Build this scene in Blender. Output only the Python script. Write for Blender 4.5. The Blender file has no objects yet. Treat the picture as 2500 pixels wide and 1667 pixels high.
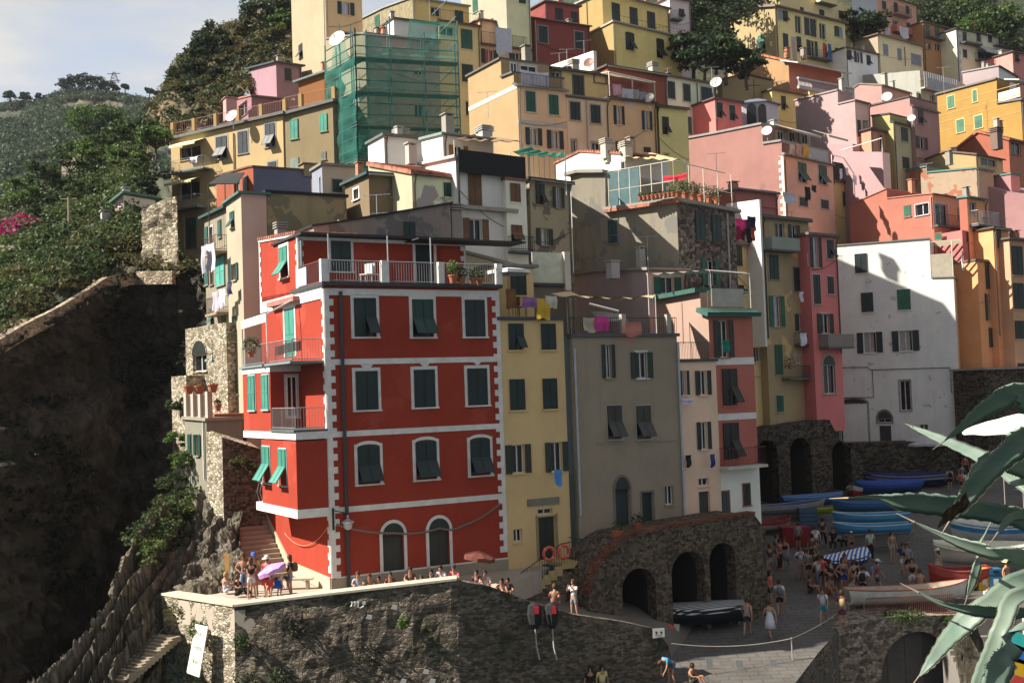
import bpy, bmesh, math, random
from math import sin, cos, tan, pi, radians, sqrt, atan2
from mathutils import Vector, Matrix, noise
from mathutils.geometry import tessellate_polygon
random.seed(7)
SC = bpy.context.scene
COL = SC.collection
# ---------------------------------------------------------------- camera, sky, sun, exposure
FPX, PITCH, ROLL = 2850.0, radians(2.5), radians(-2.0)
CAMP = Vector((0, 0, 8.3))
CM = Matrix.Rotation(pi / 2 + PITCH, 3, 'X') @ Matrix.Rotation(ROLL, 3, 'Z')
cd = bpy.data.cameras.new("camera"); cam = bpy.data.objects.new("camera", cd); COL.objects.link(cam)
cam.matrix_world = Matrix.Translation(CAMP) @ CM.to_4x4()
cd.sensor_fit = 'HORIZONTAL'; cd.sensor_width = 36; cd.lens = FPX / 2500 * 36
cd.clip_start = 0.3; cd.clip_end = 6000
SC.camera = cam
SUN_AZ, SUN_EL = radians(-99), radians(40)
wd = bpy.data.worlds.new("World"); SC.world = wd; wd.use_nodes = True
nt = wd.node_tree; nt.nodes.clear()
def N(t, k, **kw):
    n = t.nodes.new(k)
    for a, b in kw.items(): setattr(n, a, b)
    return n
sky = N(nt, 'ShaderNodeTexSky', sky_type='NISHITA', sun_disc=False, sun_elevation=SUN_EL, sun_rotation=SUN_AZ, altitude=50, air_density=1.0, dust_density=1.5)
tc = N(nt, 'ShaderNodeTexCoord'); mp = N(nt, 'ShaderNodeMapping'); mp.inputs['Scale'].default_value = (1, 1, 3.2)
no = N(nt, 'ShaderNodeTexNoise'); no.inputs['Scale'].default_value = 5.5; no.inputs['Detail'].default_value = 5; no.inputs['Roughness'].default_value = .5
rp = N(nt, 'ShaderNodeValToRGB'); rp.color_ramp.elements[0].position = .30; rp.color_ramp.elements[1].position = .66
no2 = N(nt, 'ShaderNodeTexNoise'); no2.inputs['Scale'].default_value = 11; no2.inputs['Detail'].default_value = 6
cr2 = N(nt, 'ShaderNodeValToRGB'); cr2.color_ramp.elements[0].position = .35; cr2.color_ramp.elements[1].position = .68
cr2.color_ramp.elements[0].color = (2.08, 2.1, 2.16, 1); cr2.color_ramp.elements[1].color = (2.52, 2.48, 2.42, 1)
blue = N(nt, 'ShaderNodeMixRGB'); blue.inputs[0].default_value = .72; blue.inputs[2].default_value = (1.65, 1.75, 1.95, 1)
mx = N(nt, 'ShaderNodeMixRGB'); bg = N(nt, 'ShaderNodeBackground'); bg.inputs[1].default_value = 0.10
wo = N(nt, 'ShaderNodeOutputWorld')
l = nt.links.new
l(tc.outputs['Generated'], mp.inputs[0]); l(mp.outputs[0], no.inputs[0]); l(mp.outputs[0], no2.inputs[0]); l(no.outputs[0], rp.inputs[0]); l(no2.outputs[0], cr2.inputs[0])
l(sky.outputs[0], blue.inputs[1]); l(blue.outputs[0], mx.inputs[1]); l(rp.outputs[0], mx.inputs[0]); l(cr2.outputs[0], mx.inputs[2]); sep = N(nt, 'ShaderNodeSeparateXYZ'); l(tc.outputs['Generated'], sep.inputs[0])
mr = N(nt, 'ShaderNodeMapRange'); mr.inputs[1].default_value = -.2; mr.inputs[2].default_value = .75; mr.inputs[3].default_value = .85; mr.inputs[4].default_value = 1.35; l(sep.outputs[1], mr.inputs[0])
mul = N(nt, 'ShaderNodeMixRGB', blend_type='MULTIPLY'); mul.inputs[0].default_value = 1; l(mx.outputs[0], mul.inputs[1]); l(mr.outputs[0], mul.inputs[2]); l(mul.outputs[0], bg.inputs[0]); l(bg.outputs[0], wo.inputs[0])
sd = bpy.data.lights.new("sun", 'SUN'); sd.energy = 4.6; sd.angle = radians(.5); sd.color = (1, .93, .82)
so = bpy.data.objects.new("sun", sd); COL.objects.link(so)
SUNV = Vector((sin(SUN_AZ) * cos(SUN_EL), cos(SUN_AZ) * cos(SUN_EL), sin(SUN_EL)))
so.rotation_euler = SUNV.to_track_quat('Z', 'Y').to_euler(); so.location = (-40, 20, 60)
SC.view_settings.view_transform = 'Standard'; SC.view_settings.look = 'None'; SC.view_settings.gamma = 1
SC.view_settings.exposure = 1.2
SC.render.engine = 'CYCLES'
SC.cycles.max_bounces = 5; SC.cycles.diffuse_bounces = 3; SC.cycles.glossy_bounces = 2; SC.cycles.transparent_max_bounces = 12; SC.cycles.transmission_bounces = 3
SC.cycles.use_denoising = True; SC.cycles.caustics_reflective = False; SC.cycles.caustics_refractive = False
# ---------------------------------------------------------------- pixel geometry of the photograph
TX = [0, 0, 1.0]
TL_ = dict(S=(0, 0, 1), T1=(0, 0, 3.3571), T2=(600, 0, 3.92), T3=(1100, 0, 3.92), T4=(1600, 0, 4.704), T5=(2000, 0, 4.704), U1=(0, 400, 3.92), U2=(400, 300, 4.704), U3=(800, 300, 4.704), U4=(1200, 300, 4.704), U5=(1650, 200, 5.227), U6=(2050, 200, 5.227), V1=(400, 550, 4.704), V2=(800, 550, 4.704), V3=(1200, 550, 4.704), V4=(1650, 450, 5.227), V5=(2050, 450, 5.227), V6=(400, 850, 4.704), W1=(1200, 850, 4.704), W2=(1650, 700, 5.227), W3=(2050, 700, 5.227), W4=(1700, 1000, 5.227), W5=(2050, 950, 5.227), W6=(2000, 1200, 3.358), X1=(400, 1150, 4.704), X2=(0, 1150, 3.033), X3=(800, 1150, 4.704), X4=(1200, 1150, 4.704), X5=(1600, 1200, 4.704), X6=(500, 1380, 3.36), X7=(1200, 1380, 3.36))
def t_(k): TX[:] = TL_[k]   # measurements below are read off enlargements of the photograph; this names the enlargement
def ray(px, py):
    px = TX[0] + px / TX[2]; py = TX[1] + py / TX[2]
    d = CM @ Vector((px - 1250, 833.5 - py, -FPX)); return d / d.y
def P(px, py, Y): return CAMP + ray(px, py) * Y
def az(a): a = radians(a); return Vector((sin(a), cos(a), 0))
class Wall:
    """vertical plane; u grows to the picture's right, n points outwards"""
    def __init__(s, p, a): s.p = Vector((p[0], p[1], 0)); s.d = az(a); s.n = az(a + 90); s.a = a
    def hit(s, px, py, o=0):
        r = ray(px, py); t = (s.p + s.n * o - CAMP).dot(s.n) / r.dot(s.n); return CAMP + r * t
    def uz(s, px, py, o=0): q = s.hit(px, py, o); return (q - s.p).dot(s.d), q.z
    def w(s, u, z, o=0): q = s.p + s.d * u + s.n * o; return Vector((q.x, q.y, z))
    def off(s, o): return Wall(s.p + s.n * o, s.a)
# ---------------------------------------------------------------- materials
def s2l(c): c = c / 255; return c / 12.92 if c <= .04045 else ((c + .055) / 1.055) ** 2.4
def desat(c, k): g = .3 * c[0] + .6 * c[1] + .1 * c[2]; return tuple(g + (v - g) * k for v in c)
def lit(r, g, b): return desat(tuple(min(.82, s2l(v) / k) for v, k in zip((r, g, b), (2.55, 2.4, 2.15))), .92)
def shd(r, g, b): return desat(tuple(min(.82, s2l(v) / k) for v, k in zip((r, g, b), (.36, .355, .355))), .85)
_M = {}
def mnew(name):
    m = bpy.data.materials.new(name); m.use_nodes = True; t = m.node_tree; b = t.nodes['Principled BSDF']; return m, t, b
def key(*a): return tuple(round(x, 3) if isinstance(x, float) else x for x in a)
def ramp(t, src, stops, interp='LINEAR'):
    r = N(t, 'ShaderNodeValToRGB'); e = r.color_ramp; e.interpolation = interp
    while len(e.elements) < len(stops): e.elements.new(.5)
    for el, (p, c) in zip(e.elements, stops): el.position = p; el.color = (*c, 1) if len(c) == 3 else c
    t.links.new(src, r.inputs[0]); return r.outputs[0]
def tex(t, kind, scale, co=None, sc=None, **kw):
    n = N(t, kind)
    if 'Scale' in n.inputs: n.inputs['Scale'].default_value = scale
    for a, b in kw.items(): n.inputs[a].default_value = b
    if co is not None:
        if sc:
            m = N(t, 'ShaderNodeMapping'); m.inputs['Scale'].default_value = sc; t.links.new(co, m.inputs[0]); co = m.outputs[0]
        t.links.new(co, n.inputs['Vector'])
    return n
def mixc(t, f, a, b, mode='MIX'):
    m = N(t, 'ShaderNodeMixRGB', blend_type=mode)
    for i, v in ((0, f), (1, a), (2, b)):
        if hasattr(v, 'is_linked') or hasattr(v, 'links'): t.links.new(v, m.inputs[i])
        elif isinstance(v, (int, float)): m.inputs[i].default_value = v
        else: m.inputs[i].default_value = (*v, 1)
    return m.outputs[0]
def bump(t, b, h, s=.4, d=.02):
    n = N(t, 'ShaderNodeBump'); n.inputs['Strength'].default_value = s; n.inputs['Distance'].default_value = d
    t.links.new(h, n.inputs['Height']); t.links.new(n.outputs[0], b.inputs['Normal'])
def sc3(c, k): return tuple(min(.9, v * k) for v in c)
def plaster(c, worn=.25, patch=None):
    k = ('pl',) + key(*c) + (worn, patch)
    if k in _M: return _M[k]
    m, t, b = mnew('plaster'); co = N(t, 'ShaderNodeTexCoord').outputs['Object']
    n1 = tex(t, 'ShaderNodeTexNoise', .45, co, Detail=6, Roughness=.65); n2 = tex(t, 'ShaderNodeTexNoise', 1.0, co, (1.6, 1.6, .22), Detail=5, Roughness=.7)
    n3 = tex(t, 'ShaderNodeTexNoise', 7, co, Detail=4)
    g = sum(c) / 3
    dirt = tuple(v * .62 + g * .1 for v in c)
    f1 = ramp(t, n1.outputs[0], [(.38, (0, 0, 0)), (.72, (1, 1, 1))])
    f2 = ramp(t, n2.outputs[0], [(.5, (0, 0, 0)), (.78, (1, 1, 1))])
    a = mixc(t, f1, sc3(c, 1.06), sc3(c, .90))
    mm = N(t, 'ShaderNodeMath', operation='MULTIPLY'); t.links.new(f2, mm.inputs[0]); mm.inputs[1].default_value = worn
    a = mixc(t, mm.outputs[0], a, dirt)
    if patch:
        n4 = tex(t, 'ShaderNodeTexNoise', patch[3], co, Detail=8, Roughness=.6)
        f4 = ramp(t, n4.outputs[0], [(patch[4], (0, 0, 0)), (patch[4] + .02, (1, 1, 1))])
        a = mixc(t, f4, a, patch[:3])
    a = mixc(t, .06, a, n3.outputs['Color'], 'OVERLAY')
    t.links.new(a, b.inputs['Base Color']); b.inputs['Roughness'].default_value = .92; b.inputs['Specular IOR Level'].default_value = .15
    bump(t, b, n3.outputs[0], .25, .02); _M[k] = m; return m
def stone(c1, c2, mortar, scale=2.2, flat=1.7, bs=.9, moss=None, dist=.07):
    k = ('st',) + key(*c1, *c2, *mortar) + (scale, flat, bs, moss)
    if k in _M: return _M[k]
    m, t, b = mnew('stonework'); co = N(t, 'ShaderNodeTexCoord').outputs['Object']
    w = tex(t, 'ShaderNodeTexNoise', 3, co, Detail=3); wc = mixc(t, .10, co, w.outputs['Color'], 'ADD')
    v = tex(t, 'ShaderNodeTexVoronoi', scale, wc, (1, 1, flat)); v2 = tex(t, 'ShaderNodeTexVoronoi', scale, wc, (1, 1, flat)); v2.feature = 'DISTANCE_TO_EDGE'
    n = tex(t, 'ShaderNodeTexNoise', .5, co, Detail=6, Roughness=.65); n3 = tex(t, 'ShaderNodeTexNoise', 9, co, Detail=5)
    sx = N(t, 'ShaderNodeSeparateColor'); t.links.new(v.outputs['Color'], sx.inputs[0])
    a = ramp(t, sx.outputs[0], [(0, sc3(c1, .55)), (.3, c1), (.65, c2), (1, sc3(c2, 1.35))])
    f = ramp(t, v2.outputs['Distance'], [(.015, (1, 1, 1)), (.07, (0, 0, 0))])
    a = mixc(t, f, a, mortar)
    a = mixc(t, ramp(t, n.outputs[0], [(.35, (0, 0, 0)), (.7, (.5, .5, .5))]), a, sc3(c1, .6))
    if moss: a = mixc(t, ramp(t, tex(t, 'ShaderNodeTexNoise', .8, co, Detail=7).outputs[0], [(.55, (0, 0, 0)), (.7, (.8, .8, .8))]), a, moss)
    a = mixc(t, .18, a, n3.outputs['Color'], 'OVERLAY')
    t.links.new(a, b.inputs['Base Color']); b.inputs['Roughness'].default_value = .95; b.inputs['Specular IOR Level'].default_value = .1
    h = mixc(t, .3, ramp(t, v2.outputs['Distance'], [(0, (0, 0, 0)), (.16, (1, 1, 1))]), n3.outputs[0])
    bump(t, b, h, bs, dist); _M[k] = m; return m
def flat(c, rough=.7, metal=0, spec=.3, name='paint', var=.12, em=0):
    k = (name,) + key(*c) + (rough, metal, spec, var)
    if k in _M: return _M[k]
    m, t, b = mnew(name); co = N(t, 'ShaderNodeTexCoord').outputs['Object']
    n1 = tex(t, 'ShaderNodeTexNoise', 2.3, co, Detail=5, Roughness=.6)
    a = mixc(t, ramp(t, n1.outputs[0], [(.3, (0, 0, 0)), (.75, (1, 1, 1))]), sc3(c, 1 + var), sc3(c, 1 - var * 1.6))
    t.links.new(a, b.inputs['Base Color']); b.inputs['Roughness'].default_value = rough; b.inputs['Metallic'].default_value = metal; b.inputs['Specular IOR Level'].default_value = spec
    _M[k] = m; return m
def louver(c):
    k = ('lv',) + key(*c)
    if k in _M: return _M[k]
    m, t, b = mnew('louvred_wood'); co = N(t, 'ShaderNodeTexCoord').outputs['Object']
    w = N(t, 'ShaderNodeTexWave', wave_type='BANDS', bands_direction='Z', wave_profile='SAW'); w.inputs['Scale'].default_value = 3.2; t.links.new(co, w.inputs['Vector'])
    n1 = tex(t, 'ShaderNodeTexNoise', 1.2, co, Detail=4)
    a = mixc(t, ramp(t, n1.outputs[0], [(.3, (0, 0, 0)), (.7, (1, 1, 1))]), sc3(c, 1.2), sc3(c, .75))
    a = mixc(t, ramp(t, w.outputs[0], [(.0, (.35, .35, .35)), (.25, (0, 0, 0))]), a, sc3(c, .4))
    t.links.new(a, b.inputs['Base Color']); b.inputs['Roughness'].default_value = .55
    bump(t, b, w.outputs[0], .6, .02); _M[k] = m; return m
def leafm(cols, rough=.55, name='foliage', tr=.0):
    k = (name, tuple(cols))
    if k in _M: return _M[k]
    m, t, b = mnew(name); g = N(t, 'ShaderNodeNewGeometry')
    co = N(t, 'ShaderNodeTexCoord').outputs['Object']; n = tex(t, 'ShaderNodeTexNoise', .22, co, Detail=3)
    ad = N(t, 'ShaderNodeMath', operation='ADD'); ad.use_clamp = True
    mu = N(t, 'ShaderNodeMath', operation='MULTIPLY_ADD'); mu.inputs[1].default_value = 1.6; mu.inputs[2].default_value = -.8; t.links.new(n.outputs[0], mu.inputs[0])
    t.links.new(g.outputs['Random Per Island'], ad.inputs[0]); t.links.new(mu.outputs[0], ad.inputs[1])
    st = [(i / max(1, len(cols) - 1), c) for i, c in enumerate(cols)]
    rr = ramp(t, ad.outputs[0], st); t.links.new(rr, b.inputs['Base Color']); tl = N(t, 'ShaderNodeBsdfTranslucent'); t.links.new(rr, tl.inputs[0]); ms = N(t, 'ShaderNodeMixShader'); ms.inputs[0].default_value = .35; t.links.new(b.outputs[0], ms.inputs[1]); t.links.new(tl.outputs[0], ms.inputs[2]); t.links.new(ms.outputs[0], t.nodes['Material Output'].inputs['Surface']); b.inputs['Roughness'].default_value = rough; b.inputs['Specular IOR Level'].default_value = .2
    _M[k] = m; return m
def tilem(c):
    k = ('tl',) + key(*c)
    if k in _M: return _M[k]
    m, t, b = mnew('roof_tiles'); co = N(t, 'ShaderNodeTexCoord').outputs['Object']
    v = tex(t, 'ShaderNodeTexVoronoi', 3.0, co, (1, 1, .4)); sx = N(t, 'ShaderNodeSeparateColor'); t.links.new(v.outputs['Color'], sx.inputs[0])
    n1 = tex(t, 'ShaderNodeTexNoise', .6, co, Detail=6)
    a = ramp(t, sx.outputs[0], [(0, sc3(c, .6)), (.5, c), (1, sc3(c, 1.35))])
    a = mixc(t, ramp(t, n1.outputs[0], [(.45, (0, 0, 0)), (.75, (.7, .7, .7))]), a, (.13, .11, .085))
    t.links.new(a, b.inputs['Base Color']); b.inputs['Roughness'].default_value = .9
    bump(t, b, v.outputs['Distance'], .5, .03); _M[k] = m; return m
def glassm():
    if 'gl' in _M: return _M['gl']
    m, t, b = mnew('window_glass'); b.inputs['Base Color'].default_value = (.012, .014, .016, 1); b.inputs['Roughness'].default_value = .08; b.inputs['Specular IOR Level'].default_value = .35
    _M['gl'] = m; return m
GREEN = (.012, .05, .04); TEAL = (.06, .26, .2); DKG = (.012, .028, .028); BROWNW = (.13, .06, .03); BLK = (.012, .012, .013)
WHITE = (.72, .70, .66); IRON = (.03, .032, .035); SLATE = (.12, .125, .13); GALV = (.3, .33, .36); GREENEDGE = (.09, .2, .19)
# ---------------------------------------------------------------- mesh builder
class MB:
    def __init__(s): s.v = []; s.f = []
    def face(s, pts):
        i = len(s.v); s.v += [Vector(p) for p in pts]; s.f.append(tuple(range(i, i + len(pts))))
    def prism(s, poly, vec):
        vec = Vector(vec); a = [Vector(p) for p in poly]; i = len(s.v); n = len(a)
        s.v += a + [p + vec for p in a]
        s.f.append(tuple(range(i + n - 1, i - 1, -1))); s.f.append(tuple(range(i + n, i + 2 * n)))
        for k in range(n): j = (k + 1) % n; s.f.append((i + k, i + j, i + n + j, i + n + k))
    def wbox(s, W, u0, u1, z0, z1, o0, o1):
        if u1 < u0: u0, u1 = u1, u0
        if z1 < z0: z0, z1 = z1, z0
        if o1 < o0: o0, o1 = o1, o0
        s.prism([W.w(u0, z0, o0), W.w(u1, z0, o0), W.w(u1, z1, o0), W.w(u0, z1, o0)], W.n * (o1 - o0))
    def box(s, c, dx, dy, dz, a=0):
        c = Vector(c); x = az(a + 90) * dx / 2; y = az(a) * dy / 2; z = Vector((0, 0, dz))
        s.prism([c - x - y, c + x - y, c + x + y, c - x + y], z)
    def tube(s, pts, r, n=6, r2=None, cap=True):
        pts = [Vector(p) for p in pts]; m = len(pts); i0 = len(s.v); up = None
        for k, p in enumerate(pts):
            d = (pts[min(k + 1, m - 1)] - pts[max(k - 1, 0)])
            d = d.normalized() if d.length > 1e-9 else Vector((0, 0, 1))
            a = d.cross(Vector((0, 0, 1)) if abs(d.z) < .95 else Vector((1, 0, 0))).normalized()
            if up is not None and a.dot(up) < 0: a = -a
            up = a; b = d.cross(a); rr = r + ((r2 if r2 is not None else r) - r) * k / max(1, m - 1)
            for j in range(n):
                t = 2 * pi * j / n; s.v.append(p + a * cos(t) * rr + b * sin(t) * rr)
        for k in range(m - 1):
            for j in range(n):
                q = (j + 1) % n; s.f.append((i0 + k * n + j, i0 + k * n + q, i0 + (k + 1) * n + q, i0 + (k + 1) * n + j))
        if cap: s.f.append(tuple(range(i0 + n - 1, i0 - 1, -1))); s.f.append(tuple(range(i0 + (m - 1) * n, i0 + m * n)))
    def lathe(s, c, prof, n=12, ax=None):
        c = Vector(c); i0 = len(s.v); ax = Vector(ax or (0, 0, 1)).normalized()
        a = ax.orthogonal().normalized(); b = ax.cross(a)
        for r, h in prof:
            for j in range(n): t = 2 * pi * j / n; s.v.append(c + ax * h + (a * cos(t) + b * sin(t)) * r)
        for k in range(len(prof) - 1):
            for j in range(n): q = (j + 1) % n; s.f.append((i0 + k * n + j, i0 + k * n + q, i0 + (k + 1) * n + q, i0 + (k + 1) * n + j))
        s.f.append(tuple(range(i0 + n - 1, i0 - 1, -1))); k = len(prof) - 1; s.f.append(tuple(range(i0 + k * n, i0 + k * n + n)))
    def grid(s, fn, nu, nv):
        i0 = len(s.v)
        for j in range(nv + 1):
            for i in range(nu + 1): s.v.append(Vector(fn(i / nu, j / nv)))
        for j in range(nv):
            for i in range(nu):
                a = i0 + j * (nu + 1) + i; s.f.append((a, a + 1, a + nu + 2, a + nu + 1))
    def build(s, name, mat, parent=None, smooth=False, origin=None):
        org = Vector((0, 0, 0))
        if parent is not None:
            q = parent
            while q.parent: q = q.parent
            org = q.location
        elif origin is not None: org = Vector(origin)
        elif s.v:
            xs = [v.x for v in s.v]; ys = [v.y for v in s.v]; org = Vector(((min(xs) + max(xs)) / 2, (min(ys) + max(ys)) / 2, min(v.z for v in s.v)))
        me = bpy.data.meshes.new(name); me.from_pydata([v - org for v in s.v], [], s.f); me.materials.append(mat)
        if smooth: me.shade_smooth()
        o = bpy.data.objects.new(name, me); COL.objects.link(o)
        if parent is not None: o.parent = parent
        else: o.location = org
        return o
def tag(o, label=None, cat=None, group=None, kind=None):
    if label: o['label'] = label
    if cat: o['category'] = cat
    if group: o['group'] = group
    if kind: o['kind'] = kind
    return o
def thing(name, label, cat, loc, group=None):
    o = bpy.data.objects.new(name, None); COL.objects.link(o); o.location = loc; o.empty_display_size = .3
    return tag(o, label, cat, group)
def fixn(o):
    bm = bmesh.new(); bm.from_mesh(o.data); bmesh.ops.recalc_face_normals(bm, faces=bm.faces); bm.to_mesh(o.data); bm.free()
# ---------------------------------------------------------------- buildings
ALLB = []
class Bld:
    def __init__(s, name, label, L, R, Y, z0, col, aL=150, aR=60, roof=SLATE, ov=.22, th=.16, tile=False, cat='house', group=None, worn=.25, mat=None, trim=None, shut=DKG, dz=0, matR=None, root=None):
        if z0 is None: z0 = max(-4, (Y - 62) * .42 - 4)
        cx, cy = L[-1]; c = P(cx, cy, Y); s.C = Vector((c.x, c.y, 0))
        s.L = Wall(s.C, aL); s.R = Wall(s.C, aR); s.z0 = z0; s.mat = mat or plaster(col, worn); s.matR = matR
        s.out = [(-L[0], c.z)] if isinstance(L[0], (int, float)) else [s.L.uz(*p) for p in L[:-1]]
        s.out.append((0, c.z)); s.ru = R if isinstance(R, (int, float)) else s.R.uz(*R)[0]; dz = s.R.uz(*R)[1] - c.z if dz == 'auto' else dz; s.rz = c.z + dz; s.holes = {'L': [], 'R': []}
        s.root = root or thing(name, label, cat, (s.C.x, s.C.y, z0), group)
        s.roof, s.ov, s.th, s.tile, s.trim, s.shut, s.dz = roof, ov, th, tile, trim, shut, dz
        s.pend = []
    def W(s, f):
        if isinstance(f, int): return Wall(s.L.w(s.out[f][0], 0), s.R.a)
        return getattr(s, f) if isinstance(f, str) else f
    def fin(s):
        ALLB.append(s); V = s.R.d * s.ru + Vector((0, 0, s.dz)); mb = MB(); mr = MB() if s.matR else mb
        o = s.out; pl = [(o[0][0], s.z0)] + o + [(0, s.z0)]
        def face(mbx, W, poly, holes):
            poly = [Vector((a, b, 0)) for a, b in poly]
            u0, u1 = min(p.x for p in poly), max(p.x for p in poly); z1 = max(p.y for p in poly)
            hs = []
            for h in holes:
                if h[0] > u0 + .02 and h[1] < u1 - .02 and h[2] > s.z0 and h[3] < z1 - .02: hs.append(h)
            loops = [poly] + [[Vector((h[0], h[2], 0)), Vector((h[0], h[3], 0)), Vector((h[1], h[3], 0)), Vector((h[1], h[2], 0))] for h in hs]
            fl = [p for lp in loops for p in lp]; i0 = len(mbx.v)
            mbx.v += [W.w(p.x, p.y) for p in fl]
            for t in tessellate_polygon(loops): mbx.f.append(tuple(i0 + k for k in t))
            for h in hs:
                q = [(h[0], h[2]), (h[0], h[3]), (h[1], h[3]), (h[1], h[2])]
                for k in range(4):
                    a, b = q[k], q[(k + 1) % 4]; mbx.face([W.w(*a), W.w(*b), W.w(*b, -.3), W.w(*a, -.3)])
        face(mb, s.L, pl, s.holes['L'])
        face(mr, s.R, [(0, s.z0), (s.ru, s.z0), (s.ru, s.rz), (0, o[-1][1])], s.holes['R'])
        Lw = [s.L.w(*p) for p in pl]
        for k in range(len(o) - 1):
            a, b = s.L.w(*o[k]), s.L.w(*o[k + 1]); mb.face([a, b, b + V, a + V])
        mb.face([p + V for p in Lw]); a, b = Lw[0], Lw[1]; mb.face([a, b, b + V, a + V])
        w = mb.build('wall', s.mat, s.root); fixn(w)
        if s.matR: w2 = mr.build('wall', s.matR, s.root); fixn(w2)
        if s.roof:
            segs = [(o[k], o[k + 1]) for k in range(len(o) - 1) if abs(o[k + 1][1] - o[k][1]) < 1.1 * abs(o[k + 1][0] - o[k][0])]
            rb = MB(); Vn = V.normalized()
            for (a, b) in segs:
                A, B = s.L.w(*a), s.L.w(*b); d = (B - A).normalized(); first = a == o[0]; last = b == o[-1]
                A2 = A - d * (s.ov if first else 0) - Vn * s.ov; B2 = B + d * (s.ov if last else 0) - Vn * s.ov
                nn = d.cross(Vn).normalized(); nn = nn if nn.z > 0 else -nn
                base = [A2 + nn * .004, B2 + nn * .004, B2 + nn * s.th, A2 + nn * s.th]
                rb.prism(base, V + Vn * 2 * s.ov)
                if s.tile:
                    ln = (B2 - A2).length; nrow = max(2, int(ln / .24))
                    for q in range(nrow):
                        c0 = A2 + d * (ln * (q + .5) / nrow) + nn * (s.th + .02); rb.tube([c0, c0 + V + Vn * 2 * s.ov], .085, 6)
            mt = tilem(s.roof) if s.tile else flat(s.roof, .8, name='roofing')
            ro = rb.build('roof', mt, s.root); fixn(ro); s.roofo = ro
        return s
    # windows: cx, cy, w, h in picture pixels
    def win(s, f, st, cx, cy, w, h, shut=None, trim='d', o=0, flap=None, arch=0, cur=None, tw=None):
        W = s.W(f); W = W.off(o) if o else W; shut = shut or s.shut; trim = s.trim if trim == 'd' else trim
        u0 = W.uz(cx - w / 2, cy)[0]; u1 = W.uz(cx + w / 2, cy)[0]; z1 = W.uz(cx, cy - h / 2)[1]; z0 = W.uz(cx, cy + h / 2)[1]
        if u1 < u0: u0, u1 = u1, u0
        wd_, ht = u1 - u0, z1 - z0; mb = MB(); big = h / TX[2] > 40
        tw = tw or min(.16, wd_ * .14) if trim else .05
        tmat = flat(trim, .85) if trim else (s.matR if (s.matR and f == 'R') else s.mat)
        e = .03 if trim else .02
        mb.wbox(W, u0 - tw, u0, z0 - .0, z1 + tw, 0, e); mb.wbox(W, u1, u1 + tw, z0 - .0, z1 + tw, 0, e); mb.wbox(W, u0, u1, z1, z1 + tw, 0, e)
        if st != 'd': mb.wbox(W, u0 - tw - .02, u1 + tw + .02, z0 - .07, z0, 0, .1)
        wo_ = mb.build('door' if st == 'd' else 'window', tmat, s.root)
        sm = louver(shut)
        def leaf(a, b, za, zb, o0=.035, hinge=None, ang=0, name='shutter'):
            m2 = MB(); t = .035; g = .045
            def bx(ua, ub, zc, zd, oa, ob):
                if ang:
                    # flap: hinged along its top edge zb, swings out by ang
                    def pt(u, z, oo): r = zb - z; return W.w(u, zb - r * cos(ang) + (oo - o0) * sin(ang), o0 + r * sin(ang) + (oo - o0) * cos(ang))
                    pts = [pt(ua, zc, oa), pt(ub, zc, oa), pt(ub, zd, oa), pt(ua, zd, oa)]; q = pt(ua, zc, ob) - pt(ua, zc, oa); m2.prism(pts, q)
                else: m2.wbox(W, ua, ub, zc, zd, oa, ob)
            bx(a + .01, b - .01, za, zb, o0, o0 + t)
            if big:
                bx(a + .01, a + .01 + g, za, zb, o0 + t, o0 + t + .014); bx(b - .01 - g, b - .01, za, zb, o0 + t, o0 + t + .014)
                zs = (za, zb - .06) if zb - za < 1 else (za, (za + zb) / 2 - .03, zb - .06)
                for zc in zs: bx(a + .01 + g, b - .01 - g, zc, zc + .06, o0 + t, o0 + t + .014)
            return m2.build(name, sm, wo_)
        um = (u0 + u1) / 2
        if st == 'c': leaf(u0, um, z0, z1); leaf(um, u1, z0, z1)
        elif st == 'f':
            fl = flap or 'lr'; zm = z0 + ht * .5; an = radians(33)
            for (a, b, ch) in ((u0, um, 'l'), (um, u1, 'r')):
                if ch in fl: leaf(a, b, zm, z1); leaf(a, b, z0, zm, .05, ang=an)
                else: leaf(a, b, z0, z1)
            s.holes.get(f if f in ('L', 'R') and not o else '', []).append((u0 + .02, u1 - .02, z0 + .02, zm - .02))
            p = MB(); p.wbox(W, u0 + .03, u1 - .03, z0 + .03, zm, -.2, -.17) if not o else p.wbox(W, u0 + .03, u1 - .03, z0 + .03, zm, .004, .012); p.build('pane', glassm(), wo_)
        else:
            cut = not o and f in ('L', 'R')
            if cut: s.holes[f].append((u0, u1, z0, z1))
            d0 = -.16 if cut else .01
            if st == 'd':
                m2 = MB(); m2.wbox(W, u0, u1, z0, z1, d0 - .04, d0)
                if big:
                    for (a, b) in ((u0 + .08, um - .05), (um + .05, u1 - .08)):
                        for (zc, zd) in ((z0 + .12, z0 + ht * .4), (z0 + ht * .46, z1 - .12)): m2.wbox(W, a, b, zc, zd, d0, d0 + .02)
                m2.build('door_leaf', flat(shut, .6, name='door_paint'), wo_)
            else:
                m2 = MB(); m2.wbox(W, u0, u1, z0, z1, d0 - .03, d0 - .01); m2.build('pane', glassm(), wo_)
                m2 = MB(); g = .05
                fr = [(u0, u0 + g, z0, z1), (u1 - g, u1, z0, z1), (u0 + g, u1 - g, z0, z0 + g), (u0 + g, u1 - g, z1 - g, z1), (um - .03, um + .03, z0 + g, z1 - g)]
                for q in fr: m2.wbox(W, *q, d0 - .01, d0 + .03)
                m2.build('sash', flat(WHITE if st != 'b' else BROWNW, .6), wo_)
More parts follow.
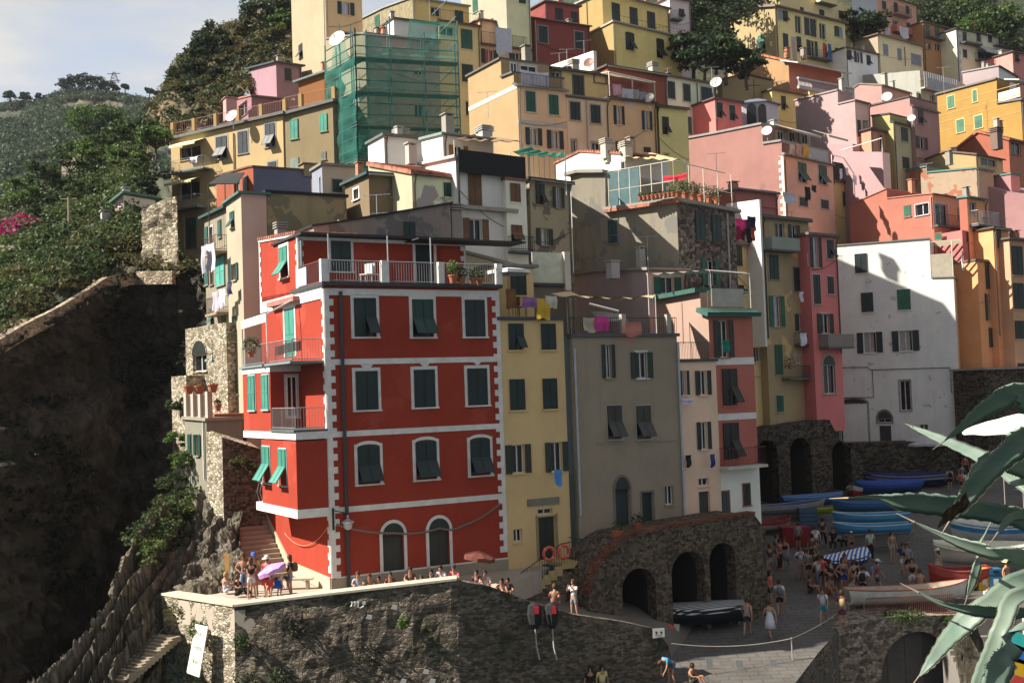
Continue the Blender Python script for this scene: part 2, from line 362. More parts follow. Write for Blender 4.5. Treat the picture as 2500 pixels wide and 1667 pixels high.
                if cur:
                    m2 = MB(); k = 9
                    m2.grid(lambda a, b: W.w(u0 + g + (um - u0 - g) * (.0 + 1.7 * a), z0 + g + (ht - 2 * g) * b, d0 + .002 + .006 * sin(a * 40)), k * 3, 1); m2.build('curtain', flat(cur, .9, name='cloth'), wo_)
            if st == 'o': leaf(u0 - wd_ * .5 - .03, u0 - .02, z0, z1, .03); leaf(u1 + .02, u1 + wd_ * .5 + .03, z0, z1, .03)
            if st == 'p':  # shutters ajar, leaves standing out from the wall
                for ue, sg in ((u0, -1), (u1, 1)):
                    m2 = MB(); dd = (W.d * sg * .35 + W.n).normalized() * wd_ * .5; a = W.w(ue, z0, .02); hh = Vector((0, 0, ht)); m2.prism([a, a + dd, a + dd + hh, a + hh], W.d * .035 * sg); m2.build('shutter', sm, wo_)
        if arch:
            m2 = MB(); r = wd_ / 2; n = 14
            ring = [(um + (r + tw) * cos(pi * k / n), z1 + (r * arch + tw) * sin(pi * k / n)) for k in range(n + 1)]
            m2.prism([W.w(a, b, .032) for a, b in ring], W.n * .02); m2.build('arch_surround', tmat, wo_)
            m2 = MB(); ring = [(um + r * cos(pi * k / n), z1 + r * arch * sin(pi * k / n)) for k in range(n + 1)]
            m2.prism([W.w(a, b, .053) for a, b in ring], W.n * .012); m2.build('fanlight', flat((.03, .035, .03), .4), wo_)
        return wo_
    def wins(s, f, st, lst, **kw):
        for q in lst: s.win(f, st, *q, **kw)
    def band(s, f, px, py, h, u0=None, u1=None, col=WHITE, o=.03, name='string_course', px1=None):
        W = s.W(f); z = W.uz(px, py)[1]
        if u0 is None: u0 = s.out[0][0] if f == 'L' else 0
        if u1 is None: u1 = 0 if f == 'L' else s.ru
        mb = MB(); mb.wbox(W, u0, u1, z - h / 2, z + h / 2, 0, o); return mb.build(name, flat(col, .85), s.root)
    def rail(s, f, x0, x1, y, h=1.0, o=-.08, sp=.12, col=IRON, posts=0, r=.011, z=None, y1=None):
        W = s.W(f); u0, z_ = W.uz(x0, y); u1 = W.uz(x1, y1 if y1 else y)[0]; z_ = z if z is not None else z_
        return railing(W, u0, u1, z_, h, o, sp, col, s.root, r)
    def balc(s, f, x0, x1, y, dep=1.0, h=1.0, col=SLATE, rc=IRON, sp=.12, solid=None, edge=None, o=0):
        W = s.W(f); W = W.off(o) if o else W; u0, z = W.uz(x0, y); u1 = W.uz(x1, y)[0]; z = W.uz((x0 + x1) / 2, y)[1]
        mb = MB(); mb.wbox(W, u0, u1, z - .14, z, .005, dep); b = mb.build('balcony', flat(col, .8), s.root)
        if solid:
            mb = MB(); mb.wbox(W, u0, u1, z, z + h, dep - .1, dep - .002); mb.wbox(W, u0, u0 + .1, z, z + h, .01, dep - .1); mb.wbox(W, u1 - .1, u1, z, z + h, .01, dep - .1); mb.build('parapet', plaster(solid), b)
        else:
            mb = MB(); D = dep - .05; path = [(u0 + .04, 0.02), (u0 + .04, D), (u1 - .04, D), (u1 - .04, .02)]
            for zz in (z + h, z + .08): mb.tube([W.w(a, zz, q) for a, q in path], .018, 4)
            for k in range(3):
                (a, p), (c, q) = path[k], path[k + 1]; n = max(1, int(max(abs(c - a), abs(q - p)) / sp))
                for i in range(n + 1): t = i / n; uu, oo = a + (c - a) * t, p + (q - p) * t; mb.tube([W.w(uu, z, oo), W.w(uu, z + h, oo)], .010, 3, cap=False)
            mb.build('railing', flat(rc, .5, name='iron'), b)
        if edge: mb = MB(); mb.wbox(W, u0 - .02, u1 + .02, z - .17, z - .02, dep, dep + .03); mb.build('edge_strip', flat(edge, .6), b)
        return b
    def pipe(s, f, x, y0, y1, col=IRON, r=.05, o=.08):
        W = s.W(f); u, z1 = W.uz(x, y0); z0 = W.uz(x, y1)[1]; mb = MB(); mb.tube([W.w(u, z1, o), W.w(u, z0, o)], r, 6); return mb.build('downpipe', flat(col, .5, name='metal'), s.root)
    def awn(s, f, x0, x1, y, dep=1.4, drop=.6, col=(.75, .7, .5), o=0, val=.2):
        W = s.W(f); u0, z = W.uz(x0, y); u1 = W.uz(x1, y)[0]; z = W.uz((x0 + x1) / 2, y)[1]; mb = MB()
        mb.prism([W.w(u0, z, .03 + o), W.w(u0, z + .03, .03 + o), W.w(u0, z - drop + .03, dep + o), W.w(u0, z - drop, dep + o)], W.d * (u1 - u0))
        n = max(4, int((u1 - u0) / .25))
        mb.grid(lambda a, b: W.w(u0 + (u1 - u0) * a, z - drop - b * val * (1 if int(a * 2 * n) % 2 else .75), dep + o + .01), 2 * n, 1)
        return mb.build('awning', flat(col, .9, name='canvas'), s.root)
    def quoin(s, f, u, z0, z1, sg=1, base=.2, tooth=.2, per=.56, col=WHITE, o=.035, ph=0):
        W = s.W(f); mb = MB(); mb.wbox(W, u, u + sg * base, z0, z1, 0, o); z = z0 + ph
        while z < z1: mb.wbox(W, u + sg * base, u + sg * (base + tooth), z, min(z1, z + per / 2), 0, o); z += per
        return mb.build('quoin', flat(col, .85), s.root)
    def chim(s, px, py, Y, w=.45, h=1.2, col=(.4, .37, .33), d=None, name='chimney', caps=3):
        p = P(px, py, Y); mb = MB(); mb.box((p.x, p.y, p.z - h), w, d or w, h * .7, 60 - 90)
        zt = p.z - h * .3
        for k in range(caps): mb.box((p.x, p.y, zt + .06 + k * .13), w * 1.25, (d or w) * 1.25, .06, -30)
        mb.box((p.x, p.y, zt), w * .8, (d or w) * .8, .13 * caps, -30)
        return mb.build(name, plaster(col), s.root)
    def vol(s, name, L, R, o=0, col=None, mat=None, roof=None, z0=None, Y=None, uC=0, aL=None, aR=None, dz=0, fin=True, **kw):
        b = Bld.__new__(Bld); b.__dict__.update(s.__dict__)
        if Y is not None: c = P(*L[-1], Y); b.C = Vector((c.x, c.y, 0))
        else:
            W = s.L if o == 0 and uC == 0 else None
            b.C = s.C - s.R.n * 0 + s.L.n * o - s.L.d * uC
        b.L = Wall(b.C, aL if aL is not None else s.L.a); b.R = Wall(b.C, aR if aR is not None else s.R.a)
        b.out = [b.L.uz(*p) for p in L]; cz = b.L.uz(*L[-1])[1]; b.out[-1] = (0, cz); b.ru, _ = b.R.uz(*R); b.rz = cz + dz; b.dz = dz
        b.holes = {'L': [], 'R': []}; b.mat = mat or (plaster(col) if col else s.mat); b.matR = kw.get('matR'); b.roof = roof; b.z0 = z0 if z0 is not None else s.z0
        for k_, v_ in kw.items(): setattr(b, k_, v_)
        return b.fin() if fin else b
def railing(W, u0, u1, z, h, o, sp, col, parent, r=.011):
    mb = MB()
    for zz in (z + h, z + .08): mb.tube([W.w(u0, zz, o), W.w(u1, zz, o)], r * 1.8, 4)
    n = max(1, int(abs(u1 - u0) / sp))
    for i in range(n + 1): t = u0 + (u1 - u0) * i / n; mb.tube([W.w(t, z, o), W.w(t, z + h, o)], r * (2 if i % 10 == 0 else 1), 3, cap=False)
    return mb.build('railing', flat(col, .5, name='iron'), parent)
# ---------------------------------------------------------------- the red house
REDC = (.33, .046, .026)
red = Bld('red_house', 'tall red house with white quoins at the front above the terrace wall', [(637, 727), (790, 696)], (1217, 703), 51, -.35, REDC, roof=None, mat=plaster(REDC, .45, (.37, .062, .038, .32, .56)), shut=DKG, trim=WHITE)
red.win('R', 'f', 891, 775, 54, 95, flap='r'); red.win('R', 'f', 1032, 777, 51, 92, shut=(.012, .055, .045)); red.win('R', 'c', 1159, 777, 48, 90)
red.win('R', 'c', 895, 953, 54, 95); red.win('R', 'c', 1036, 948, 51, 92); red.win('R', 'c', 1165, 944, 48, 90)
red.win('R', 'f', 900, 1136, 54, 90, arch=.25); red.win('R', 'f', 1040, 1125, 51, 90, arch=.25); red.win('R', 'f', 1172, 1117, 48, 86, arch=.25)
DOORG = (.05, .05, .042)
red.win('R', 'd', 961, 1362, 52, 116, shut=DOORG, arch=1); red.win('R', 'd', 1073, 1348, 50, 112, shut=DOORG, arch=1)
W = red.R; zt = W.uz(790, 697)[1]
red.fin(); R_ = red.root
for y in (884, 1061, 1247): red.band('R', 803, y, .25, u0=.2, u1=red.ru - .2)
red.band('R', 795, 712, .3, u0=0)
for (px, py) in ((1037, 892), (895, 899), (1165, 886)):
    u, z = W.uz(px, py); mb = MB(); mb.prism([W.w(u - .3, z + .16, .002), W.w(u + .3, z + .16, .002), W.w(u, z - .16, .002)], W.n * .035); mb.build('keystone', flat(WHITE, .85), R_)
red.band('R', 808, 1412, .07, u0=.2, name='plinth_trim')
zpl = W.uz(808, 1412)[1]
mb = MB(); mb.wbox(W, -.04, red.ru, -.36, zpl - .03, 0, .05); mb.build('plinth', plaster((.32, .27, .2)), R_)
red.quoin('R', 0, zpl, zt - .15, 1, .22, .2, .565); red.quoin('R', red.ru, zpl + .3, zt - .1, -1, .2, .2, .565)
red.quoin('L', 0, .75, zt - .15, -1, .12, .16, .565)
u = W.uz(829, 900)[0]; red.pipe('R', 829, 712, 1436, col=(.05, .055, .06), r=.085, o=.13)
# terrace slab and cornice
mb = MB(); mb.wbox(W, -.15, red.ru + .12, zt, zt + .16, -3.9, .22); mb.build('terrace_slab', flat((.06, .06, .06), .7), R_)
zs = zt + .16
for px in (793, 941, 1078, 1219):
    u, _ = W.uz(px, 670); mb = MB(); w_ = .36 if px < 1000 else .30; mb.wbox(W, max(-.1, u - w_ / 2), u + w_ / 2, zs, zs + 1.02, -.22, .02); mb.build('terrace_pillar', flat(WHITE, .8), R_)
us = [W.uz(p, 670)[0] for p in (793, 941, 1078, 1219)]
for k in range(3): railing(W, us[k] + .2, us[k + 1] - .2, zs, .98, -.1, .125, (.25, .25, .26), R_, .014)
# side railing on the left return with frosted panel
WL = red.L; mb = MB()
for zz in (zs + .98, zs + .05): mb.tube([WL.w(-.2, zz, -.02), WL.w(-3.6, zz, -.02)], .03, 4)
for k in range(26): mb.tube([WL.w(-.3 - k * .07, zs, -.02), WL.w(-.3 - k * .07, zs + .98, -.02)], .012, 3, cap=False)
mb.build('railing', flat((.25, .08, .07), .5), R_)
mb = MB(); mb.wbox(WL, -3.5, -2.1, zs + .08, zs + .9, .0, .02); mb.build('frosted_panel', flat((.42, .55, .68), .2, name='glass_panel'), R_)
mb = MB(); mb.wbox(WL, -3.9, .05, zt - .03, zt + .14, 0, .12); mb.build('edge_strip', flat((.3, .45, .48), .6), R_)
mb = MB(); z7 = WL.uz(640, 737)[1]; mb.wbox(WL, WL.uz(637, 735)[0], -.12, zt - .55, zt - .03, .0, .05); mb.build('string_course', flat(WHITE, .85), R_)
# top storey (set back)
u7 = WL.uz(728, 640)[0]
top = red.vol('wall', [(633, 593), (728, 577)], (1145, 600), uC=-u7, z0=zt - .05, fin=False)
top.C = red.L.w(u7, 0); top.L = Wall(top.C, 150); top.R = Wall(top.C, 60)
top.out = [top.L.uz(633, 594), (0, top.L.uz(728, 577)[1])]; top.ru = top.R.uz(1137, 640)[0]; top.rz = top.out[-1][1]
top.roof = None
top.win('L', 'f', 694, 640, 19, 76, shut=TEAL, flap='lr')
top.win('R', 'c', 832, 626, 48, 74, shut=DKG); top.win('R', 'd', 1037, 645, 45, 96, shut=DKG)
top.fin()
zt2 = top.out[-1][1]
mb = MB(); mb.wbox(top.R, -.12, top.ru + .2, zt2, zt2 + .12, -3.5, .75); mb.wbox(top.R, top.ru * .62, top.ru + 2.6, zt2 - .12, zt2 - .05, .0, 1.6); mb.build('canopy_roof', flat((.035, .037, .035), .7), R_)
mb = MB()
for k in range(20):
    t = top.out[0][0] * (k + .5) / 20; c = top.L.w(t, zt2 + .2 + (top.out[0][1] - zt2) * t / top.out[0][0], .12); mb.tube([c, c - top.L.n * 3.2], .09, 6)
mb.build('roof', tilem((.42, .14, .08)), R_)
mb = MB(); mb.prism([top.L.w(0, zt2 + .03, .06), top.L.w(top.out[0][0], top.out[0][1] + .03, .06), top.L.w(top.out[0][0], top.out[0][1] + .12, .06), top.L.w(0, zt2 + .14, .06)], -top.L.n * 3.1); mb.build('eaves', flat(WHITE, .8), R_)
mb = MB(); mb.wbox(top.R, 0, top.ru, zt2 - .16, zt2 - .002, 0, .04); mb.build('string_course', flat(WHITE, .85), R_)
for (u, sg, f, a, b) in ((0, 1, 'R', zs, zt2 - .2), (0, -1, 'L', zt + .0, zt2), (top.out[0][0], 1, 'L', zt, top.out[0][1])): top.quoin(f, u, a, b, sg, .1, .16, .5)
top.quoin('R', top.ru, zs, zt2 - .2, -1, .1, .18, .5)
top.pipe('R', 733, 583, 648, (.25, .27, .29), .05, .1)
for px in (803, 948, 1053): # canopy poles
    u, _ = W.uz(px, 640); mb = MB(); mb.tube([W.w(u, zs, -.04), W.w(u, zs + 2.15, -.04)], .03, 5); mb.build('canopy_pole', flat((.5, .52, .55), .4), R_)
# bays on the lit side
PB = Wall(red.C + red.L.n * 1.45, 150)
def bay(uF, pxE, yT, yB, name='bay'):
    c = red.L.w(uF, 0) + red.L.n * 1.45; Lw = Wall(c, 150); Rw = Wall(c, 60); uE = Lw.uz(pxE, (yT + yB) / 2)[0]
    pxc = 800; zT = Lw.uz(*yT_pt)[1] if False else None
    return c, Lw, Rw, uE
c1 = red.L.w(-.02, 0) + red.L.n * 1.45; L1 = Wall(c1, 150); R1 = Wall(c1, 60)
zB1, zT1 = L1.uz(723, 1265)[1], L1.uz(719, 1077)[1]
uE1 = L1.uz(640, 1160)[0]
mb = MB(); mb.wbox(L1, uE1, 0, zB1 + .38, zT1, -1.46, 0); b1 = mb.build('bay', red.mat, R_)
mb = MB(); mb.wbox(L1, uE1 - .9, .03, zB1, zB1 + .38, -1.46, .03); mb.build('string_course', flat(WHITE, .85), b1)
c2 = red.L.w(-3.25, 0) + red.L.n * 1.45; L2 = Wall(c2, 150); R2 = Wall(c2, 60)
zB2, zT2 = L2.uz(674, 1070)[1], L2.uz(669, 893)[1]; uE2 = L2.uz(594, 980)[0]
mb = MB(); mb.wbox(L2, uE2, 0, zB2 + .3, zT2 - .25, -1.46, 0); b2 = mb.build('bay', red.mat, R_)
mb = MB(); mb.wbox(L2, uE2 - .02, 3.3, zB2 - .02, zB2 + .3, -1.47, .03); mb.wbox(L2, uE2 - .02, .03, zT2 - .25, zT2 + .02, -1.46, .03); mb.build('string_course', flat(WHITE, .85), b2)
mb = MB(); mb.wbox(L2, uE2 - .2, 3.1, zT2 + .02, zT2 + .12, -1.44, .12); mb.build('balcony', flat((.18, .24, .25), .7), R_)
mb = MB(); mb.wbox(L2, .02, 3.28, zB2 + .3, zB2 + .4, -1.44, .1); mb.build('balcony', flat((.1, .12, .12), .7), R_)
class F: pass
fb = F(); fb.__dict__.update(red.__dict__)
def bwin(Lw, par, *a, **k):
    b = Bld.__new__(Bld); b.__dict__.update(red.__dict__); b.root = par; b.L = Lw; b.R = Wall(Lw.p, 60); b.holes = {'L': [], 'R': []}; return b.win(*a, **k)
for px, py in ((616, 959), (649, 957)): bwin(L2, b2, L2, 'c', px, py, 16, 84, shut=TEAL, trim=(.3, .42, .4), tw=.06)
for px, py in ((651, 1134), (691, 1140)): bwin(L1, b1, L1, 'f', px, py, 18, 88, shut=TEAL, trim=(.3, .42, .4), tw=.06)
bwin(L2, b2, R2, 'g', 712, 968, 25, 100, trim=(.55, .53, .55), tw=.1)
red2 = Bld.__new__(Bld); red2.__dict__.update(red.__dict__)
red2.win(red.L, 'd', 708, 812, 24, 118, shut=TEAL, trim=WHITE)
for Lq, zz, ua, ub in ((L2, zT2 + .12, uE2 - .1, 3.1), (L2, zB2 + .4, .1, 3.2)):
    railing(Lq, ua, ub, zz, .95, -.02, .13, (.28, .26, .25), R_); railing(Wall(Lq.w(ub, 0), 60), 0, 1.35, zz, .95, -.02, .13, (.28, .26, .25), R_)
# rolled awning with its frame above the balcony
u1, z1 = red.L.uz(728, 730); u0, _ = red.L.uz(672, 745)
mb = MB(); mb.wbox(red.L, u0 - .3, u1 + .3, z1 - .12, z1 + .12, .05, .35); mb.build('awning', flat((.35, .16, .13), .8), R_)
mb = MB(); a = red.L.w(u0 - .3, z1 - .1, .2); q = L2.w(uE2 + .1, zT2 + 2.3, .0); q2 = L2.w(uE2 + .1, zT2 + .1, 0); w2 = L2.w(-.3, zT2 + 2.4, 0)
mb.tube([red.L.w(u1, z1, .2), w2, L2.w(-.3, zT2 + .1, 0)], .04, 5); mb.tube([w2, q, q2], .045, 5); mb.build('awning_frame', flat(WHITE, .5), R_)
mb = MB(); mb.prism([w2 + Vector((0, 0, .05)), q + Vector((0, 0, .05)), q - Vector((0, 0, .35)), w2 - Vector((0, 0, .35))], red.L.n * .05); mb.build('rolled_canvas', flat((.72, .66, .55), .9), R_)
# small wrought balcony by the lane
mb = MB(); q = L1.w(uE1, zB1 + .4, -.6)
for k in range(9):
    a = L1.w(uE1 - .75, zB1 + .38, -.1 - k * .14); mb.tube([a, a + Vector((-.12, -.05, .45)), a + Vector((0, 0, .95))], .012, 3)
mb.tube([L1.w(uE1 - .75, zB1 + 1.33, .0), L1.w(uE1 - .75, zB1 + 1.33, -1.3)], .02, 4); mb.build('railing', flat((.45, .43, .4), .5), b1)
# street lamp on the corner, cable tray and hanging cables
lp = thing('wall_lantern', 'black bracket wall lantern with glass bell on the front corner of the red house', 'lantern', W.w(.1, 1.3, .1))
u, z = W.uz(812, 1265); mb = MB(); mb.wbox(W, .08, .16, z - .5, z + .45, .04, .09); mb.tube([W.w(.12, z + .35, .08), W.w(.5, z + .25, .45), W.w(.62, z + .1, .5)], .022, 5); mb.build('bracket', flat(BLK, .4), lp)
mb = MB(); mb.lathe(W.w(.62, z - .35, .5), [(.02, .5), (.06, .42), (.03, .36), (.1, .3), (.27, .2), (.28, .16), (.05, .17)][::-1], 12); mb.build('hood', flat((.5, .5, .5), .4, .6), lp)
mb = MB(); mb.lathe(W.w(.62, z - .5, .5), [(.05, 0), (.15, .06), (.2, .2), (.2, .32)], 12); mb.build('glass_bell', flat((.5, .5, .48), .1), lp)
def cable(pts, sag, r=.025, col=(.2, .16, .14), label='', n=14, name='cable'):
    mb = MB()
    for a, b in zip(pts[:-1], pts[1:]):
        a, b = Vector(a), Vector(b); mb.tube([a + (b - a) * (k / n) - Vector((0, 0, sag * 4 * (k / n) * (1 - k / n))) for k in range(n + 1)], r, 4)
    return tag(mb.build(name, flat(col, .7)), label, 'cable')
c = [W.w(*W.uz(815, 1278), .3), W.w(*W.uz(960, 1300), .15), W.w(*W.uz(1070, 1288), .15), W.w(*W.uz(1125, 1283), .15), W.w(*W.uz(1218, 1228), .15)]
cable(c, .12, .045, label='bundle of grey cables looping across the red front above the two arched doors')
c = [red.L.w(-.02, 2.95, .1), red.L.w(-3.6, 2.2, .1)]; c = [W.w(0, *[W.uz(812, 1280)[1]], .08) - W.d * .1, red.L.w(red.L.uz(699, 1300)[0], red.L.uz(699, 1300)[1], .08)]
cable(c, .75, .025, (.5, .2, .12), label='thin cable sagging under the bay of the red house towards the steps')
# ---------------------------------------------------------------- the houses
PATCH = (.2, .19, .18, 1.1, .56)
BW = (.16, .07, .03); GR2 = (.02, .12, .075); TR = (.55, .52, .46); BGS = (.22, .25, .3)
def H(t, name, label, L, R, Y, col, **k): t_(t); return Bld(name, label, L, R, Y, k.pop('z0', None), col, **k)
# front row
b = H('V3', 'yellow_house', 'narrow ochre yellow house joined to the red one with two life rings on its steps', [5, (80, 1090)], (822, 1098), 55.4, shd(140, 116, 74), z0=-4, roof=(.07, .08, .09), ov=.12, trim=None)
b.wins('R', 'f', [(278, 1280, 175, 305)], flap='r'); b.wins('R', 'c', [(650, 1280, 168, 300)])
t_('W1'); b.wins('R', 'c', [(293, 532, 175, 355), (668, 522, 165, 350)]); b.wins('R', 'o', [(305, 1270, 140, 330), (745, 1245, 125, 340)], shut=(.03, .045, .035))
t_('X4'); b.win('R', 'g', 302, 735, 100, 150); b.win('R', 'd', 640, 770, 195, 490, shut=(.03, .035, .03), trim=(.3, .24, .13)); b.win('R', 'g', 615, 460, 170, 66)
mb = MB(); u0, z0 = b.R.uz(410, 400); u1, _ = b.R.uz(775, 395); mb.wbox(b.R, u0, u1, z0 - .02, z0 + .32, 0, .06); mb.build('lintel', flat((.22, .2, .16), .9), b.root)
t_('X4'); b.pipe('R', 905, 40, 1050, (.05, .07, .055), .05); yA = b.fin()
mb = MB(); t_('X4'); WF = b.R.off(1.3)  # outside steps with landing, arch and railing
ul0, zl = b.R.uz(640, 1035); ul1, _ = b.R.uz(890, 1035); zl = b.R.off(1.3).uz(760, 1060)[1]
mb.wbox(b.R, ul0, ul1, zl - .3, zl, 0, 1.3); sp = MB(); n = 7; ua, zb_ = WF.uz(335, 1400); du = (ul0 - ua) / n; dzs = (zl - zb_) / n
for k in range(n): sp.wbox(b.R, ul0 - du * (k + 1), ul0 - du * k, zl - dzs * (k + 2), zl - dzs * (k + 1), .06, 1.24); mb.wbox(b.R, ul0 - du * (k + 1) - .08, ul0 - du * k, zl - dzs * (k + 2) - .25, zl - dzs * (k + 1) + .03, 1.24, 1.36)
st = mb.build('steps', plaster((.5, .38, .18)), b.root); sp.build('tread', flat((.05, .07, .08), .6), st)
mb = MB(); mb.prism([WF.w(ua - .1, zb_ - 1.3), WF.w(ul0 + 1.3, zb_ - 1.3), WF.w(ul0 + 1.3, zb_ - .2), WF.w(ul0 + .9, zl - .6), WF.w(ul0, zl - .32), WF.w(ua, zb_ - .3)], -b.R.n * 1.2); mb.build('stone_base', stone((.16, .12, .09), (.28, .22, .16), (.2, .16, .12), 4), st)
mb = MB(); mb.tube([WF.w(ua, zb_ + .9), WF.w(ul0, zl + .9), WF.w(ul1, zl + 1.0)], .025, 4); mb.tube([WF.w(ul1, zl + 1), WF.w(ul1, zl + 1, -1.2)], .025, 4)
for k in range(18): t = k / 17; mb.tube([WF.w(ua + (ul0 - ua) * t, zb_ + (zl - zb_) * t - .05), WF.w(ua + (ul0 - ua) * t, zb_ + .9 + (zl - zb_) * t)], .012, 3)
for k in range(8): mb.tube([WF.w(ul0 + (ul1 - ul0) * k / 8, zl), WF.w(ul0 + (ul1 - ul0) * k / 8, zl + .95)], .012, 3)
mb.build('railing', flat((.03, .05, .045), .5), st)
def ringbuoy(c, nrm, lab):
    mb = MB(); c = Vector(c); nrm = Vector(nrm); x = nrm.cross(Vector((0, 0, 1))).normalized(); z = Vector((0, 0, 1)); nu, nv = 26, 8
    mb.grid(lambda a, q: c + (x * cos(a * 2 * pi) + z * sin(a * 2 * pi)) * (.29 + .075 * cos(q * 2 * pi)) + nrm * .075 * sin(q * 2 * pi), nu, nv)
    o = mb.build('life_ring', flat((.65, .1, .05), .5), smooth=True); tag(o, lab, 'life ring', 'life rings on the railing of the steps')
    m2 = MB()
    for k in range(4):
        a = pi / 4 + k * pi / 2; m2 = MB(); m2.lathe(c + (x * cos(a) + z * sin(a)) * .29 - (x * sin(a) - z * cos(a)) * -.0 - nrm * .0, [(.083, -.03), (.083, .03)], 8, -x * sin(a) + z * cos(a)); m2.build('band', flat((.6, .3, .25), .6), o)
ringbuoy(WF.hit(660, 945, .1), b.R.n, 'orange life ring hanging before the dark door of the yellow house'); ringbuoy(WF.hit(830, 925, .1), b.R.n, 'orange life ring at the outer end of the yellow house railing')
# upper storey of the yellow house
b = H('V3', 'yellow_terrace_house', 'yellow storey with a dark green door set back behind the cluttered terrace', [4, (20, 480)], (475, 500), 57.6, shd(150, 122, 74), z0=7, roof=(.2, .19, .17)); b.win('R', 'c', 305, 690, 180, 230); b.fin()
b = H('V3', 'low_cream_house', 'low cream house under a pale sloping slab beside the red roof terrace', [5, (-320, 330)], (470, 385), 58.6, shd(140, 130, 105), z0=6, roof=(.33, .3, .25), dz=-.8); b.fin()
t_('V3'); b = H('V3', 'white_panel_terrace', 'small terrace block with ribbed white parapet panels behind the yellow house', [4, (470, 700)], (885, 700), 59.5, shd(80, 70, 58), z0=4, roof=(.06, .06, .06))
mb = MB(); u1 = b.ru; z = b.rz; n = 18
for k in range(n): mb.wbox(b.R, u1 * k / n, u1 * (k + .9) / n, z + .16, z + 1.75, .02, .06)
mb.build('panel', flat((.62, .62, .5), .6), b.root); mb = MB(); mb.wbox(b.R, u1 - .35, u1, z - .2, z + 1.8, .0, .25); mb.build('pillar', plaster((.5, .46, .42)), b.root); b.fin()
# grey house
b = H('V3', 'grey_house', 'wide dark grey house with two arched doors and a crowded roof terrace', [6, (925, 1285)], (2128, 1308), 57.3, shd(97, 86, 72), z0=-4, roof=(.1, .1, .095), ov=.12, worn=.5, trim=None)
t_('W1'); b.win('R', 'o', 1340, 150, 70, 385, shut=(.03, .038, .035)); b.win('R', 'o', 1722, 195, 120, 300, shut=(.02, .035, .032), trim=(.6, .6, .52))
b.wins('R', 'f', [(1412, 850, 165, 390), (1745, 850, 165, 385)], shut=(.05, .05, .045), trim=(.42, .38, .32), tw=.04)
t_('X4'); b.win('R', 'd', 1508, 450, 165, 490, shut=(.03, .045, .05), arch=1.4, trim=(.2, .17, .14)); b.win('R', 'd', 1795, 455, 130, 430, shut=(.02, .035, .032), trim=(.2, .17, .14)); b.win('R', 'g', 2040, 275, 95, 220)
t_('S'); W = b.R; u, z1 = W.uz(1400, 852)
for x, ya, yb in ((1400, 852, 1258), (1652, 835, 1284)):
    u, za = W.uz(x, ya); zb_ = W.uz(x + 15, yb)[1]; mb = MB(); mb.tube([W.w(u, za, .1), W.w(u, zb_, .1)], .06, 6); mb.build('downpipe', flat((.42, .47, .52), .4), b.root)
for (a, c, d) in ((1580, 1078, 1655), (1455, 1082, 1535)): b_ = b.band('R', a, c, .06, *sorted((W.uz(a, c)[0], W.uz(d, c)[0])), col=(.3, .27, .22), o=.04, name='ledge')
b.rail('R', 1395, 1655, 822, .95); greyA = b.fin()
t_('S')
for x in (1522, 1632): u = W.uz(x, 790)[0]; mb = MB(); mb.wbox(W, u - .12, u + .14, b.rz + .1, b.rz + 1.15, -.2, .04); mb.build('terrace_pillar', plaster((.38, .34, .3)), b.root)
b = H('S', 'slot_house', 'thin blue grey strip of house squeezed between the yellow and the grey one', [5, (1376, 818)], (1397, 818), 57.4, shd(62, 68, 70), z0=-4, roof=None, worn=.6); b.fin()
# pink and red-brown pair
b = H('W2', 'pink_house', 'pale pink house with two long doors between the grey house and the terracotta one', [5, (28, 962)], (508, 955), 60.6, shd(165, 122, 102), z0=-4, roof=(.09, .09, .08), ov=.1, trim=None)
b.wins('R', 'o', [(105, 1225, 55, 310), (345, 1225, 95, 310)], shut=(.018, .03, .03)); t_('W4'); b.win('R', 'o', 95, 330, 85, 350); b.win('R', 'g', 92, 920, 130, 100); b.wins('R', 'd', [(105, 1235, 140, 390)], shut=(.06, .06, .06))
t_('W2'); b.rail('R', 25, 420, 955, 1.0, sp=.1, col=(.12, .1, .09)); pinkA = b.fin()
b = H('S', 'terracotta_house', 'slim terracotta red house with white bands and a green edged roof slab', [(1535, 746), (1709, 714), (1711, 762), (1729, 769)], (1836, 778), 61.9, lit(252, 205, 175), z0=-4, roof=(.04, .11, .09), ov=.35, th=.25, matR=plaster(shd(118, 62, 52)), trim=None)
t_('W2'); b.win('R', 'o', 608, 665, 120, 475, shut=(.03, .035, .032)); b.win('R', 'f', 685, 1280, 190, 470, flap='r', shut=(.015, .015, .015)); b.band('R', 740, 948, .38)
b.rail('R', 420, 950, 300, 1.0, sp=.2, col=(.3, .26, .2)); t_('W4'); b.band('R', 600, 80, .34); b.win('R', 'f', 440, 400, 200, 470, flap='r', shut=(.015, .015, .015)); b.balc('R', 270, 770, 705, .9, .95, col=(.55, .52, .45), rc=(.1, .03, .025))
b.win('R', 'c', 640, 1080, 88, 275, o=.05, shut=(.03, .03, .03)); b.win('R', 'd', 372, 1212, 105, 350, shut=(.06, .07, .08), o=.05)
u = b.R.uz(600, 740); mb = MB(); mb.wbox(b.R, .0, b.ru, -4, u[1], .0, .045); mb.build('base_plaster', plaster(shd(185, 165, 138)), b.root); terra = b.fin()
t_('W2'); mb = MB(); u0, z0 = b.R.uz(425, 290); u1 = b.R.uz(830, 200)[0]; mb.wbox(b.R, u0, u1, z0 + .15, z0 + 1.1, .22, .25); mb.build('parapet_panel', flat((.42, .4, .35), .9), b.root)
b = H('V3', 'faded_pink_house', 'faded pink house with green open shutters under a white pipe pergola', [(890, 585), (1190, 535), (1790, 515)], (2235, 560), 65.5, lit(252, 215, 205), z0=4, roof=(.26, .24, .21), ov=.18, matR=plaster(shd(150, 110, 100)))
